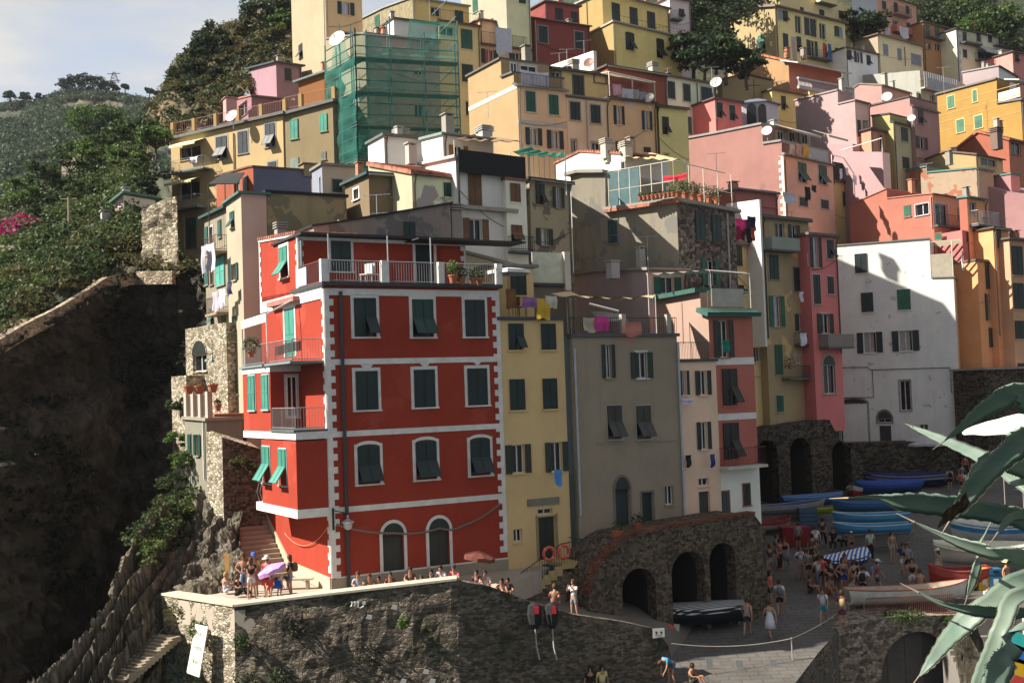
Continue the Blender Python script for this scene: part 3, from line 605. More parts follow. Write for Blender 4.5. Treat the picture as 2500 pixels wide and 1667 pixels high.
b.win('R', 'o', 2017, 690, 150, 190, shut=GR2); b.fin(); t_('S'); b.chim(1495, 625, 66.5, .55, 1.3, (.42, .4, .4), caps=1)
# stone house with roof garden
b = H('U4', 'stone_house', 'big grey house with rough stone flank and a glazed potted roof terrace', [(905, 605), (1000, 580), (1305, 577), (1310, 1012), (2125, 905)], (2795, 1030), 68, lit(205, 190, 160), z0=1, aL=128, aR=40, roof=(.3, .28, .25), ov=.3, th=.2, worn=.9, trim=None, mat=plaster(lit(212, 196, 165), 1.0, (.19, .18, .16, .5, .53)), matR=stone((.12, .09, .075), (.26, .21, .18), (.17, .135, .11), 3.2, 1.4, .9), shut=(.03, .07, .075))
b.win('L', 'c', 1395, 1250, 100, 270); b.win('L', 'g', 978, 1480, 115, 540); t_('V4'); b.wins('R', 'c', [(305, 535, 125, 370), (512, 572, 115, 360)], shut=(.02, .035, .038)); b.win('R', 'o', 440, 1130, 110, 320, shut=GR2); b.pipe('R', 640, 370, 1420, (.42, .42, .42), .06)
stoneH = b.fin(); t_('U4')
W = b.L; u0, u1 = b.out[3][0] + .25, -.15; zt = b.out[4][1] + .2; mb = MB()
for zz in (zt + .05, zt + 1.05, zt + 2.25): mb.tube([W.w(u0, zz, -.05), W.w(u1, zz, -.05)], .035, 4)
for k in range(7): t = u0 + (u1 - u0) * k / 6; mb.tube([W.w(t, zt, -.05), W.w(t, zt + 2.25, -.05)], .03, 4)
mb.tube([W.w(u1, zt + 2.25, -.05), W.w(u1, zt + 2.25, -.05) + b.R.d * 6], .035, 4)
for k in range(5): mb.tube([W.w(u1, zt, -.05) + b.R.d * k * 1.7, W.w(u1, zt + 2.25, -.05) + b.R.d * k * 1.7], .03, 4)
mb.tube([W.w(u1, zt + 1.05, -.05), W.w(u1, zt + 1.05, -.05) + b.R.d * 7], .03, 4); mb.build('terrace_frame', flat((.55, .5, .4), .5), b.root)
mb = MB(); mb.wbox(W, u0 + .05, u0 + (u1 - u0) * .48, zt + .1, zt + 2.2, -.06, -.04); gl = mb.build('glass_screen', flat((.1, .16, .17), .08, name='tinted_glass'), b.root)
mb = MB(); mb.wbox(W, u0 - .2, .3, zt - .28, zt - .1, .0, .35)
mb.build('tile_edge', tilem((.42, .15, .09)), b.root)
b = H('U4', 'shadowed_house', 'dingy olive house in shadow with peeling patches under a net terrace', [6, (435, 655)], (905, 718), 66.3, shd(95, 85, 68), z0=1, aR=50, roof=(.06, .055, .05), worn=.8, shut=(.03, .035, .03), trim=None)
b.win('R', 'f', 555, 825, 100, 235, flap='r'); b.win('R', 'o', 765, 860, 60, 235, cur=(.4, .38, .33)); b.win('R', 'o', 605, 1310, 90, 190, cur=(.4, .38, .33)); b.mat = plaster(shd(105, 95, 75), .8, (*shd(72, 66, 56), .7, .55)); b.fin(); b.rail('R', 440, 860, 650, 1.6, sp=.4, col=(.06, .09, .08))
# white houses
b = H('U3', 'white_shutter_house', 'white house with tall brown shutters and a brown window below its slab', [(1075, 490), (1468, 405)], (2030, 500), 63, WHITE, z0=2, aR=52, roof=(.5, .48, .44), ov=.2, shut=BW, worn=.4, trim=None)
b.win('R', 'c', 1685, 757, 152, 405); b.win('R', 'o', 1700, 1225, 140, 245); z = b.R.uz(1750, 985)[1]; mb = MB(); mb.wbox(b.R, -.1, b.ru + .5, z - .15, z + .05, 0, .5); mb.build('ledge', flat((.33, .3, .26), .9), b.root)
b.pipe('R', 2020, 520, 980); b.fin()
b = H('U3', 'narrow_white_house', 'narrow white house with two brown shuttered windows and a black netted roof', [5, (2042, 655)], (2275, 680), 64.6, shd(150, 145, 132), z0=1, aR=52, roof=(.25, .1, .06), ov=.08, shut=BW, trim=None)
b.win('R', 'c', 2150, 805, 115, 215); b.win('R', 'f', 2168, 1270, 125, 190); b.balc('R', 2070, 2310, 1480, .6, .8); b.fin()
t_('U3'); mb = MB(); W = b.R; mb.wbox(W, -3.2, b.ru, b.rz + .15, b.rz + 1.4, .0, .03); mb.build('net_screen', flat((.02, .02, .022), .9), b.root)
b = H('U3', 'cream_house', 'pale cream house with peeling grey plaster and a tiled eave', [(475, 497), (965, 590)], (1490, 640), 62, lit(252, 245, 195), z0=3, aR=52, roof=(.42, .15, .09), tile=True, ov=.15, trim=None, worn=.35, matR=plaster(shd(165, 150, 118), .4, (*shd(110, 102, 98), .55, .555)))
b.win('L', 'f', 705, 745, 85, 250, shut=(.05, .13, .13)); b.win('R', 'c', 1370, 770, 82, 165, shut=(.012, .05, .045)); b.fin()
b = H('U3', 'grey_gable_house', 'flat grey gabled house with a green shutter just behind the red roof terrace', [(-160, 1190), (30, 1165), (1408, 935)], 6, 59.5, shd(82, 74, 68), z0=4, aL=62, aR=330, roof=(.03, .03, .032), ov=.12, th=.1, mat=plaster(shd(92, 82, 76), .6, (*shd(70, 66, 64), .5, .52)), trim=None, shut=(.012, .035, .038))
b.win('L', 'c', 938, 1235, 130, 190); b.fin(); t_('U3'); b.chim(1445, 812, 60.2, .6, 3.2, (.3, .27, .24)); b.chim(145, 1085, 57, .2, .9, (.45, .43, .4), caps=1)
b = H('U3', 'white_block_house', 'plain white block with a grey slab roof below the scaffold', [(462, 250), (645, 150)], (1085, 205), 70, WHITE, z0=2, roof=(.13, .15, .14), ov=.15); b.pipe('R', 665, 170, 490); b.fin(); t_('U3'); b.chim(840, 88, 73, .7, 1, (.45, .42, .36))
b = H('U3', 'white_straw_house', 'white house with orange shutters under a straw sun roof', [(1078, 200), (1320, 140)], (1900, 255), 68, WHITE, z0=2, roof=(.2, .27, .25), ov=.15, aR=55, matR=plaster(shd(150, 135, 120)), shut=(.3, .12, .03))
b.win('R', 'o', 1500, 335, 105, 140); b.fin(); t_('U3'); b.chim(1797, 40, 76, .6, 1.2, (.4, .4, .38))
# left group
b = H('U2', 'cream_tower_house', 'tall narrow cream house sunlit on one side behind the red one', [(715, 935), (885, 815)], (1175, 818), 61.5, lit(253, 232, 190), z0=-2, roof=(.08, .18, .16), ov=.2, th=.12, matR=plaster(shd(132, 108, 96), .3), trim=(.4, .5, .45), shut=(.03, .09, .09))
b.win('L', 'f', 790, 1115, 42, 190, trim=None); t_('V1'); b.win('L', 'o', 815, 535, 40, 190, trim=None); b.win('L', 'f', 815, 1140, 34, 200, trim=None); t_('V6'); b.win('L', 'c', 832, 410, 46, 230, trim=None, shut=(.02, .1, .07)); b.fin()
t_('V1'); b.balc('L', 640, 740, 1530, .9, .95, col=(.2, .35, .32))
b = H('U2', 'mossy_wall_house', 'long drab olive wall with a black roof edge behind the red roof', [5, (1178, 806)], (2095, 840), 62.3, shd(92, 82, 60), z0=3, roof=(.02, .02, .022), ov=.1, mat=plaster(shd(100, 88, 62), 1.0, (*shd(78, 72, 52), .6, .5))); b.fin(); t_('U2'); b.chim(1335, 1110, 60.5, .5, 1.8, (.33, .31, .28))
b = H('U2', 'balcony_house', 'shabby cliff edge house with green shutters and washing on its balconies', [(465, 1105), (722, 985)], 3, 65.6, lit(215, 195, 160), z0=-6, roof=(.03, .07, .06), ov=.3, worn=.8, trim=None, shut=(.04, .12, .1))
t_('V1')
b.wins('L', 'c', [(495, 120, 36, 200), (648, 40, 34, 200), (497, 570, 42, 230), (690, 1070, 40, 110)]); b.win('L', 'g', 545, 120, 40, 200, trim=(.5, .5, .5)); b.win('L', 'f', 555, 1045, 40, 180); b.win('L', 'c', 655, 530, 100, 320, shut=(.1, .4, .33)); b.win('L', 'g', 552, 570, 40, 230)
b.balc('L', 590, 728, 320, .7, .9, col=(.3, .22, .15), rc=(.2, .15, .12)); b.balc('L', 610, 745, 1010, .7, .9, col=(.3, .22, .15), rc=(.2, .15, .12)); b.fin()
b = H('U2', 'slate_wall_house', 'orange trimmed house with a blank slate blue flank and a black tarp porch', [(600, 620), (975, 515), (1025, 508)], (1690, 548), 68, lit(232, 120, 80), z0=3, roof=(.14, .07, .05), ov=.08, th=.1, matR=plaster(shd(64, 64, 78), .15))
b.win('L', 'c', 945, 710, 50, 170, shut=(.01, .03, .03)); b.win('L', 'g', 840, 750, 60, 140); b.fin(); t_('U2')
mb = MB(); a_, c_, d_, e_ = (P(510, 712, 66), P(690, 585, 69.5), P(930, 580, 69), P(840, 705, 66)); mb.prism([a_, e_, d_, c_], (0, 0, .05)); mb.tube([a_, a_ - Vector((0, 0, 3))], .03, 4); mb.tube([P(700, 700, 66), P(700, 700, 66) - Vector((0, 0, 4.5))], .03, 4); mb.build('tarp_roof', flat((.03, .032, .028), .8, name='canvas'), b.root)
b = H('U2', 'small_grey_house', 'small grey house with one green shutter and a tiny tiled eave', [(1700, 560), (1815, 490)], (2250, 550), 66.5, lit(215, 215, 225), z0=3, roof=(.22, .2, .17), ov=.12, matR=plaster(shd(125, 112, 95), .5), trim=(.4, .37, .33))
b.win('R', 'c', 1990, 727, 112, 150, shut=(.012, .05, .04)); b.win('L', 'g', 1795, 715, 14, 180, trim=None); b.fin(); t_('U2'); b.chim(1650, 440, 70, .8, 1, (.25, .2, .12), caps=1)
b = H('U3', 'porch_house', 'little porch house with white posts under a dark lean to roof', [(200, 722), (470, 598)], 3, 63.5, lit(190, 160, 120), z0=5, roof=(.05, .08, .08), ov=.25); b.win('L', 'g', 330, 820, 60, 120, trim=(.7, .7, .7)); b.fin()
# yellow house on the cliff
YL = sc3(lit(247, 208, 142), 1.45)
bb = H('S', 'beige_house', 'beige house with bright green shutters beside the scaffold', [(690, 284), (812, 251)], 6, 93, sc3(lit(182, 158, 112), 1.4), z0=4, aL=121, aR=31, roof=(.14, .14, .13), ov=.3, th=.25, trim=None, worn=.6, shut=(.07, .33, .24))
t_('U2'); bb.wins('L', 'c', [(1500, 75, 88, 225), (1838, 0, 80, 200)]); bb.win('L', 'c', 1505, 465, 95, 120, shut=(.22, .28, .24)); bb.win('L', 'c', 1838, 380, 55, 90, shut=(.2, .2, .18)); bb.fin()
b = H('S', 'yellow_cliff_house', 'sunlit yellow house with striped awnings over two balconies above the cliff', [(417, 343), (690, 281)], 6, 95.6, YL, z0=4, aL=121, aR=31, roof=(.14, .14, .13), ov=.35, th=.25, trim=(.3, .3, .3), shut=(.05, .06, .065))
t_('U2'); b.win('L', 'f', 665, 285, 120, 250); b.win('L', 'c', 908, 228, 105, 255); b.win('L', 'f', 1222, 145, 108, 270); b.win('L', 'c', 1245, 500, 95, 100)
b.win('L', 'g', 305, 345, 240, 150, trim=None); b.win('L', 'g', 300, 780, 230, 200, trim=None); b.win('L', 'c', 318, 1265, 112, 345, shut=(.05, .09, .075)); b.awn('L', 185, 480, 205, 1.3, .5, (.78, .74, .45)); b.awn('L', 130, 440, 640, 1.3, .5, (.78, .74, .45))
b.balc('L', 160, 560, 560, 1.1, 1, col=(.14, .18, .18), rc=(.45, .42, .38)); b.balc('L', 170, 490, 985, 1.1, 1, col=(.2, .26, .27), rc=(.45, .42, .38)); b.pipe('L', 805, 120, 570, (.06, .06, .05)); b.pipe('L', 235, 1050, 1900, (.5, .38, .2))
t_('V1'); b.win('L', 'g', 328, 465, 50, 145); z = b.L.uz(330, 492)[1]; mb = MB(); mb.wbox(b.L, b.out[0][0], 0, b.z0, z, 0, .03); mb.build('base_plaster', plaster((.25, .22, .2)), b.root); yl = b.fin()
for bx, us in ((yl, [b.out[0][0] * k / 5 for k in range(6)]), (bb, [-.4 * 9, -.1])):
    zt = bx.out[-1][1] + .25; W = bx.L; railing(W, bx.out[0][0] + .1, -.1, zt, 1.0, -.1, .25, (.45, .25, .2), bx.root, .012)
    for u in us: mb = MB(); mb.wbox(W, u, u + .35, zt - .05, zt + 1.05, -.3, .02); mb.build('terrace_pillar', plaster(lit(245, 195, 120)), bx.root)
PK = lit(240, 185, 190)
b = H('T1', 'pink_upper_house', 'candy pink house with sloping dark roof above the yellow cliff terrace', [(2042, 572), (2262, 515)], (2470, 512), 108, PK, roof=(.05, .07, .07), ov=.3, aR=55, z0=8); t_('T2'); b.win('R', 'c', 405, 718, 62, 118, shut=(.02, .03, .02)); b.win('R', 'c', 648, 622, 62, 80, shut=(.06, .1, .06)); b.fin()
b = H('T1', 'pink_lean_to', 'low pink wing with barred window stepping down to the yellow terrace', [(1640, 900), (1850, 840), (2060, 790)], 3, 106, lit(232, 165, 165), roof=(.35, .16, .12), ov=.1, z0=8); b.win('L', 'g', 1992, 900, 70, 110); b.fin(); t_('T1'); b.chim(1882, 745, 106, 1.0, 2.8, (.5, .28, .28), caps=1)
b = H('T2', 'orange_shed', 'orange rooftop shed under a slanting grey slab', [(505, 790), (752, 705)], 4, 98, lit(215, 140, 75), aL=121, aR=31, roof=(.2, .22, .22), ov=.35, z0=12); b.win('L', 'g', 450, 950, 10, 10); b.fin()
# scaffolded house
b = H('T2', 'scaffolded_house', 'house wrapped in green scaffold netting', [(770, 380), (1000, 350), (1140, 325)], (1850, 440), 94, lit(225, 205, 160), z0=2, roof=(.2, .18, .15), ov=.1, aR=62, matR=plaster(shd(112, 100, 88), .5), trim=None, shut=(.04, .2, .14))
b.win('L', 'c', 985, 1060, 60, 150); b.win('L', 'c', 1010, 1360, 70, 160); b.win('R', 'g', 1655, 1055, 75, 110); b.win('R', 'g', 1660, 700, 100, 40); b.fin(); scafB = b
b = H('T2', 'white_rooftop_house', 'white rooftop house with dark tiled verge poking above the netting', [(1240, 310), (1415, 185)], (1840, 200), 97, WHITE, z0=14, roof=(.05, .04, .04), ov=.12, aR=62); b.win('L', 'g', 1350, 335, 18, 30, trim=None); b.fin()
# top of the town
SH = shd(155, 128, 85)
b = H('T2', 'tall_yellow_house', 'tall pale yellow house cut by the top of the picture with a plain sunny flank', [(432, -80), (757, -110)], (1110, -60), 106, lit(253, 225, 175), matR=plaster(shd(150, 122, 88), .4), trim=None, z0=10); b.win('R', 'o', 958, 85, 78, 120, cur=(.5, .5, .6)); b.win('R', 'g', 950, 345, 130, 90); b.win('L', 'f', 527, 490, 34, 130); b.pipe('L', 750, 0, 495, (.5, .48, .42)); b.fin()
b = H('T2', 'mottled_house', 'mottled stone coloured house with a green door and satellite clutter', [(1055, 215), (1330, 80), (1595, -15)], (2135, 60), 109, lit(225, 205, 150), roof=(.3, .3, .28), ov=.15, matR=plaster(shd(150, 125, 70), .5), z0=10, mat=plaster(lit(228, 205, 150), .5, (*lit(200, 180, 140), 2.2, .5))); b.win('L', 'c', 1260, 210, 46, 120, shut=GR2); b.win('R', 'c', 2040, 160, 80, 110, shut=GREEN); b.win('R', 'g', 1815, 115, 90, 90); b.fin()
b = H('T2', 'ochre_house', 'shaded ochre house with two green shutters at the scaffold edge', [7, (1842, 205)], (2238, 268), 104, shd(152, 128, 82), roof=(.07, .05, .04), ov=.15, trim=None, worn=.5, z0=4); b.win('R', 'c', 2112, 380, 108, 188, shut=(.02, .11, .075)); b.win('R', 'c', 2120, 705, 105, 170, shut=(.02, .035, .03)); b.win('R', 'g', 1925, 300, 130, 90); b.win('R', 'g', 2140, 1040, 70, 140)
b.rail('R', 1845, 2225, 200, 1.1, sp=.25); b.fin()
b = H('T3', 'pale_top_house', 'pale cream house at the top edge above the dark red one', [(95, -80), (530, -60)], (760, -25), 110, lit(252, 235, 195), matR=plaster(shd(165, 145, 110)), trim=None); b.win('R', 'c', 685, 10, 66, 60, shut=GREEN); b.win('L', 'c', 238, 40, 44, 160, shut=GR2); b.fin()
b = H('T3', 'small_crimson_house', 'small crimson house with slate roof tucked behind the brick red one', [(712, 125), (905, 18)], (1230, 72), 118, lit(215, 110, 100), matR=plaster(shd(108, 48, 44)), roof=(.17, .15, .13), ov=.25, trim=None, shut=(.02, .03, .03)); b.wins('R', 'c', [(1038, 140, 72, 112), (1185, 168, 64, 100)]); b.fin()
b = H('T3', 'brick_red_house', 'brick red house with bright orange side and two grey framed shutters', [(450, 200), (500, 160), (795, 178)], (1330, 268), 113, lit(238, 135, 85), matR=plaster(shd(92, 42, 36)), roof=(.2, .18, .16), ov=.2, trim=(.33, .28, .25), shut=(.02, .03, .028)); b.wins('R', 'c', [(885, 335, 82, 160), (1230, 390, 78, 160)]); b.pipe('R', 808, 200, 600, (.5, .46, .42)); b.fin()
b = H('T3', 'washing_terrace_house', 'brownish house with dark shutters under a terrace hung with a white sheet', [5, (262, 425)], (765, 478), 108, shd(140, 112, 88), roof=(.08, .05, .04), trim=None, shut=(.02, .025, .022)); b.win('R', 'o', 372, 545, 78, 135, cur=(.45, .12, .1)); b.win('R', 'o', 628, 565, 65, 115); b.rail('R', 275, 735, 415, 1.2); b.fin()
b = H('T3', 'terrace_back_house', 'low tan wall with brown tiles behind the sheet hung terrace', [4, (275, 195)], (605, 245), 111, shd(150, 118, 92), roof=(.25, .18, .13), z0=16); b.fin()
b = H('T3', 'upper_yellow_house', 'upper yellow house with three dark shutters under a long balcony slab', [(1215, 45), (1450, -65)], (2085, 95), 123, lit(250, 208, 125), aR=52, matR=plaster(shd(158, 128, 72), .4), roof=(.42, .42, .4), ov=.3, trim=None, shut=(.02, .024, .025), z0=12); b.wins('R', 'c', [(1580, 118, 76, 165), (1750, 162, 74, 170), (1918, 205, 74, 172)]); b.rail('R', 1600, 2090, -10, 1.1); b.pipe('L', 1305, 0, 240, (.2, .15, .08)); b.fin()
b = H('T3', 'lower_yellow_house', 'lower yellow house with two arched half open shutters over a white band', [(1325, 335), (1555, 215)], (2205, 375), 118, lit(250, 212, 132), aR=52, matR=plaster(shd(165, 130, 72), .4), roof=(.42, .36, .28), ov=.15, th=.2, trim=None, shut=(.015, .02, .02), z0=10); b.win('R', 'f', 1715, 405, 82, 165, flap='r', arch=.2); b.win('R', 'f', 2005, 472, 70, 178, flap='lr', arch=.2); b.rail('R', 1560, 2200, 225, 1.0, sp=.5); b.fin()
b = H('T3', 'rose_gate_house', 'small rose house with one dark shutter at the end of the yellow balcony', [5, (2093, -15)], (2292, 40), 130, shd(172, 132, 132), roof=(.1, .08, .07)); b.win('R', 'f', 2210, 130, 52, 80, flap='r'); b.balc('R', 2095, 2180, 200, .8, .9); b.fin()
b = H('T3', 'apricot_gable_house', 'apricot house with a tall sunny gable and green shutters on its shaded front', [(165, 738), (480, 568), (487, 748), (603, 702), (607, 812), (637, 822)], (1108, 898), 82, lit(250, 205, 142), matR=plaster(shd(160, 120, 88), .3), roof=(.12, .12, .11), ov=.15, th=.15, trim=(.55, .5, .42), shut=(.015, .09, .055), z0=3)
b.wins('R', 'c', [(765, 977, 88, 195), (985, 1008, 88, 190)]); b.wins('R', 'o', [(795, 1310, 75, 165), (1000, 1340, 75, 175)], shut=(.02, .025, .03), cur=(.4, .38, .36)); b.band('R', 850, 1185, .3, col=(.5, .47, .43)); b.band('L', 410, 935, .3, col=(.8, .75, .6), u1=-.05); b.rail('R', 650, 1100, 825, 1.0); b.fin(); b.win(2, 'g', 740, 690, 150, 110); b.win(2, 'g', 600, 650, 60, 90)
t_('S'); b.chim(1182, 308, 78, .8, 1.6, (.4, .4, .38))
b = H('T3', 'buff_house', 'buff house with four dark windows between apricot and orange ones', [6, (1110, 925)], (1508, 985), 84, shd(148, 126, 98), roof=(.2, .19, .17), ov=.06, trim=(.42, .38, .32), shut=(.02, .028, .027), z0=3); b.wins('R', 'c', [(1190, 1067, 92, 172), (1385, 1097, 88, 172)]); b.wins('R', 'g', [(1182, 1400, 52, 130), (1392, 1402, 78, 75)]); b.pipe('R', 1295, 970, 1450, (.35, .36, .38), .06); b.fin()
b = H('T3', 'buff_upper_house', 'yellow top storey with a dark balcony door above the buff house', [5, (960, 662)], (1500, 745), 86.5, shd(148, 124, 78), roof=(.06, .055, .05), z0=14, trim=(.2, .18, .14)); b.win('R', 'c', 1222, 822, 92, 180, shut=(.03, .035, .03)); b.win('R', 'g', 1012, 725, 78, 70); b.win('R', 'g', 1430, 750, 100, 90); b.fin()
b = H('T3', 'orange_house', 'orange house with open shutters below the laundry pergola', [6, (1508, 945)], (1962, 1012), 86, shd(162, 116, 80), roof=(.1, .06, .05), ov=.15, trim=None, shut=(.025, .03, .03), z0=3); b.win('R', 'o', 1610, 1105, 48, 178, cur=(.45, .47, .5)); b.win('R', 'o', 1878, 1157, 46, 180, cur=(.45, .47, .5)); b.win('R', 'c', 1600, 1405, 42, 100); b.win('R', 'c', 1880, 1437, 66, 52); b.rail('R', 1515, 1960, 940, 1.0, col=(.1, .08, .07)); b.fin()
b = H('T3', 'mustard_house', 'mustard house with a single half open shutter at the end of its row', [6, (1964, 1018)], (2268, 1092), 88.5, shd(165, 134, 80), roof=(.1, .07, .055), ov=.15, trim=None, z0=3); b.win('R', 'f', 2055, 1207, 62, 172, flap='r', shut=(.02, .025, .025)); b.win('R', 'g', 2066, 1482, 55, 34); b.pipe('R', 1972, 1030, 1480, (.08, .05, .04), .07); b.fin()
b = H('T3', 'maroon_penthouse', 'maroon top storey hidden behind a white slatted pergola and washing', [5, (1500, 640)], (2070, 770), 89.5, shd(105, 52, 38), roof=(.1, .085, .075), z0=14, aR=56); b.win('R', 'g', 1420, 760, 90, 90); b.fin()
b = H('T3', 'white_parapet_house', 'bright white parapet wall with a satellite dish among the roofs', [(950, 630), (1365, 488)], (1400, 610), 93, WHITE, roof=None, z0=18); b.fin()
t_('S')
for p in ((1400, 146, 90), (1594, 152, 95), (1480, 338, 78), (1528, 345, 77)): b.chim(*p, .6, 1.4, (.45, .42, .36))
b = H('T4', 'pistachio_house', 'pale green house with white framed dark shutters and a slate roof', [8, (-20, 850)], (685, 990), 112, shd(150, 150, 122), roof=(.12, .11, .1), trim=(.5, .5, .42), shut=(.02, .026, .026), z0=6, aR=54); b.wins('R', 'c', [(180, 1040, 80, 195), (358, 1070, 78, 195), (590, 1105, 128, 190)]); b.wins('R', 'c', [(388, 1445, 48, 190), (575, 1458, 74, 160)], shut=(.09, .16, .14)); b.pipe('R', 472, 960, 1550, (.1, .1, .09)); b.fin()
b = H('T4', 'little_red_house', 'little red house with two half open shutters beside the chapel turret', [6, (682, 1135)], (990, 1202), 112, shd(150, 68, 62), roof=(.09, .08, .08), trim=(.45, .36, .33), shut=(.018, .022, .022), aR=54, z0=6); b.wins('R', 'f', [(738, 1270, 66, 175), (882, 1302, 66, 175)], flap='r'); b.fin()
b = H('T4', 'khaki_house', 'plain khaki wall with a shallow gable behind the chapel turret', [(765, 925), (1005, 858), (1330, 930)], 8, 129, shd(98, 84, 58), aL=58, aR=328, roof=(.05, .045, .045), ov=.15, z0=6); b.fin()
b = H('T4', 'saffron_house', 'saffron house with one tilted dark shutter by the chapel turret', [5, (1335, 1035)], (1740, 1125), 127, shd(160, 130, 76), roof=(.12, .1, .08), aR=54, z0=6, trim=None); b.win('R', 'f', 1470, 1187, 52, 160, flap='r', shut=(.02, .025, .03)); b.rail('R', 1340, 1730, 1030, 1.0, sp=.4, col=(.2, .17, .12)); b.fin()
b = H('T4', 'orange_gable_house', 'sunlit orange house with red tiled gable and a balustrade terrace', [(908, 850), (1195, 640), (1528, 712)], (2130, 872), 133, lit(252, 195, 130), matR=plaster(shd(130, 75, 60)), roof=(.45, .17, .09), tile=True, ov=.2, aR=54); b.fin()
t_('T4'); W = b.R.off(1.2); u0, z0 = W.uz(1735, 1000); u1 = W.uz(2290, 1110)[0]; mb = MB()
W2 = Wall(W.w(u0, 0), 54)
mb.wbox(W, u0 - 1.5, u1, z0 + .75, z0 + .95, -.1, .2); mb.wbox(W, u0 - 1.5, u1, z0 - .4, z0, -.1, .2)
for k in range(44): u = u0 - 1.4 + (u1 - u0 + 1.4) * k / 44; mb.tube([W.w(u, z0, .05), W.w(u, z0 + .3, .05), W.w(u, z0 + .75, .05)], .05, 4)
mb.build('balustrade', flat((.45, .45, .47), .8), b.root); mb = MB(); mb.prism([W.w(u0 - 2, z0 + 3.4, -2), W.w(u0 - 2, z0 + 2.5, .6), W.w(u0 - 2, z0 + 2.35, .6), W.w(u0 - 2, z0 + 3.25, -2)], W.d * (u1 - u0 + 1)); mb.build('awning', flat((.55, .52, .52), .9), b.root)
mb = MB(); mb.wbox(b.R, 2, b.ru + 3, z0 - 6, z0 - .4, 0, 1.2); mb.build('terrace_base', plaster(shd(150, 120, 60)), b.root)
b = H('T4', 'loggia_house', 'large butter yellow house with blue shutters a loggia and a sunny gable', [(808, 262), (1075, 98), (1372, 82)], (2178, 312), 144, lit(252, 220, 155), matR=plaster(shd(165, 138, 92), .3), roof=(.2, .17, .14), ov=.35, th=.3, aR=54, trim=None, shut=(.02, .028, .028))
b.win('L', 'f', 1222, 500, 76, 195, shut=(.05, .16, .11)); b.win('L', 'g', 965, 555, 68, 140); b.wins('R', 'f', [(1490, 190, 58, 125), (2092, 640, 55, 165), (1648, 515, 52, 178)], flap='r'); b.wins('R', 'g', [(1640, 285, 72, 200), (1783, 315, 148, 215), (1920, 365, 75, 180)]); b.wins('R', 'c', [(1495, 478, 58, 175), (2080, 365, 52, 120)]); b.win('R', 'o', 1800, 560, 60, 180); b.win('R', 'c', 1945, 590, 42, 150)
b.win('R', 'c', 1430, 175, 48, 122, shut=(.22, .32, .4), trim=None); b.win('R', 'c', 2130, 380, 36, 120, shut=(.22, .32, .4), trim=None); b.balc('R', 1735, 1965, 690, 1, 1); b.pipe('R', 1385, 100, 650, (.3, .22, .12)); b.fin()
b = H('T4', 'top_beige_house', 'broad beige house at the top edge behind the loggia house', [(1300, -110), (1425, -130)], (2230, -60), 150, lit(250, 225, 150), matR=plaster(shd(158, 132, 90)), roof=None, aR=54, trim=None, shut=(.02, .024, .025)); b.wins('R', 'c', [(1908, 155, 55, 75), (2132, 175, 54, 92), (1680, 108, 40, 40), (1905, 12, 60, 44)]); b.balc('R', 1830, 2020, 60, 1, .9, solid=shd(155, 130, 90)); b.fin()
b = H('T5', 'small_white_house', 'small white house with black shutters below the loggia house', [5, (302, 552)], (670, 642), 147, shd(152, 150, 152), roof=(.07, .065, .06), aR=54, trim=None, shut=(.02, .022, .022)); b.wins('R', 'f', [(345, 637, 50, 118), (565, 697, 46, 114)], flap='r'); b.win('R', 'o', 447, 662, 46, 125); b.fin()
b = H('T5', 'salmon_balcony_house', 'tall salmon house with white framed windows and washing on its balcony', [(368, -60), (655, -75)], (1118, 20), 159, lit(105, 110, 118), matR=plaster(shd(150, 104, 84)), roof=(.3, .24, .18), aR=52, trim=(.5, .46, .42), shut=(.02, .022, .025)); b.wins('R', 'c', [(743, 65, 44, 92), (878, 100, 42, 128), (1012, 120, 38, 90), (752, 260, 46, 105), (1022, 300, 40, 64)]); b.win('R', 'g', 875, 285, 58, 85); b.balc('R', 820, 1000, 188, 1, 1, col=(.4, .28, .22)); b.balc('R', 830, 1040, 400, .9, .9, solid=shd(130, 75, 50)); b.fin()  # grey left wall: its cast shadow is painted as the base colour
b = H('T5', 'peach_house', 'low peach house with pale blue shutters and brown eaves', [(405, 480), (670, 400)], (1185, 580), 151, lit(253, 222, 180), matR=plaster(shd(168, 135, 105)), roof=(.15, .09, .06), ov=.3, aR=52, trim=None, shut=BGS); b.wins('R', 'c', [(762, 580, 54, 135), (920, 630, 44, 135), (1112, 692, 115, 130)]); b.pipe('R', 975, 540, 760, (.15, .1, .07)); b.fin()
b = H('T5', 'brown_ochre_house', 'brown ochre house with green shutters below the wooded slope', [6, (1188, 258)], (1558, 305), 161, shd(118, 82, 50), roof=(.15, .1, .07), aR=54, trim=None, shut=(.05, .1, .07)); b.wins('R', 'c', [(1245, 365, 48, 135), (1352, 380, 48, 130), (1462, 380, 44, 92)]); b.wins('R', 'g', [(1255, 530, 60, 80), (1360, 545, 60, 80), (1470, 560, 44, 80)]); b.balc('R', 1205, 1465, 462, 1, .9); b.fin()
b = H('T5', 'villa', 'cream villa with white trim grey awning and iron balconies', [7, (1568, 335)], (2208, 378), 161, shd(165, 142, 116), roof=(.06, .05, .05), aR=58, trim=(.55, .52, .5), shut=(.02, .024, .024)); b.wins('R', 'c', [(1668, 440, 42, 130), (1828, 435, 42, 88), (1958, 445, 42, 90), (1672, 620, 42, 90), (2107, 655, 38, 85)]); b.win('R', 'o', 2103, 465, 44, 115); b.win('R', 'g', 1910, 662, 170, 110)
b.balc('R', 1612, 1810, 515, 1, 1); b.balc('R', 1995, 2190, 545, 1, 1); b.balc('R', 1790, 2080, 722, 1, 1); b.awn('R', 1800, 2070, 548, 1.6, 1.2, (.45, .48, .48)); b.quoin('R', 0, -30 if 0 else b.z0, b.rz, 1, .5, .3, 1.2, (.5, .52, .56)); b.fin()
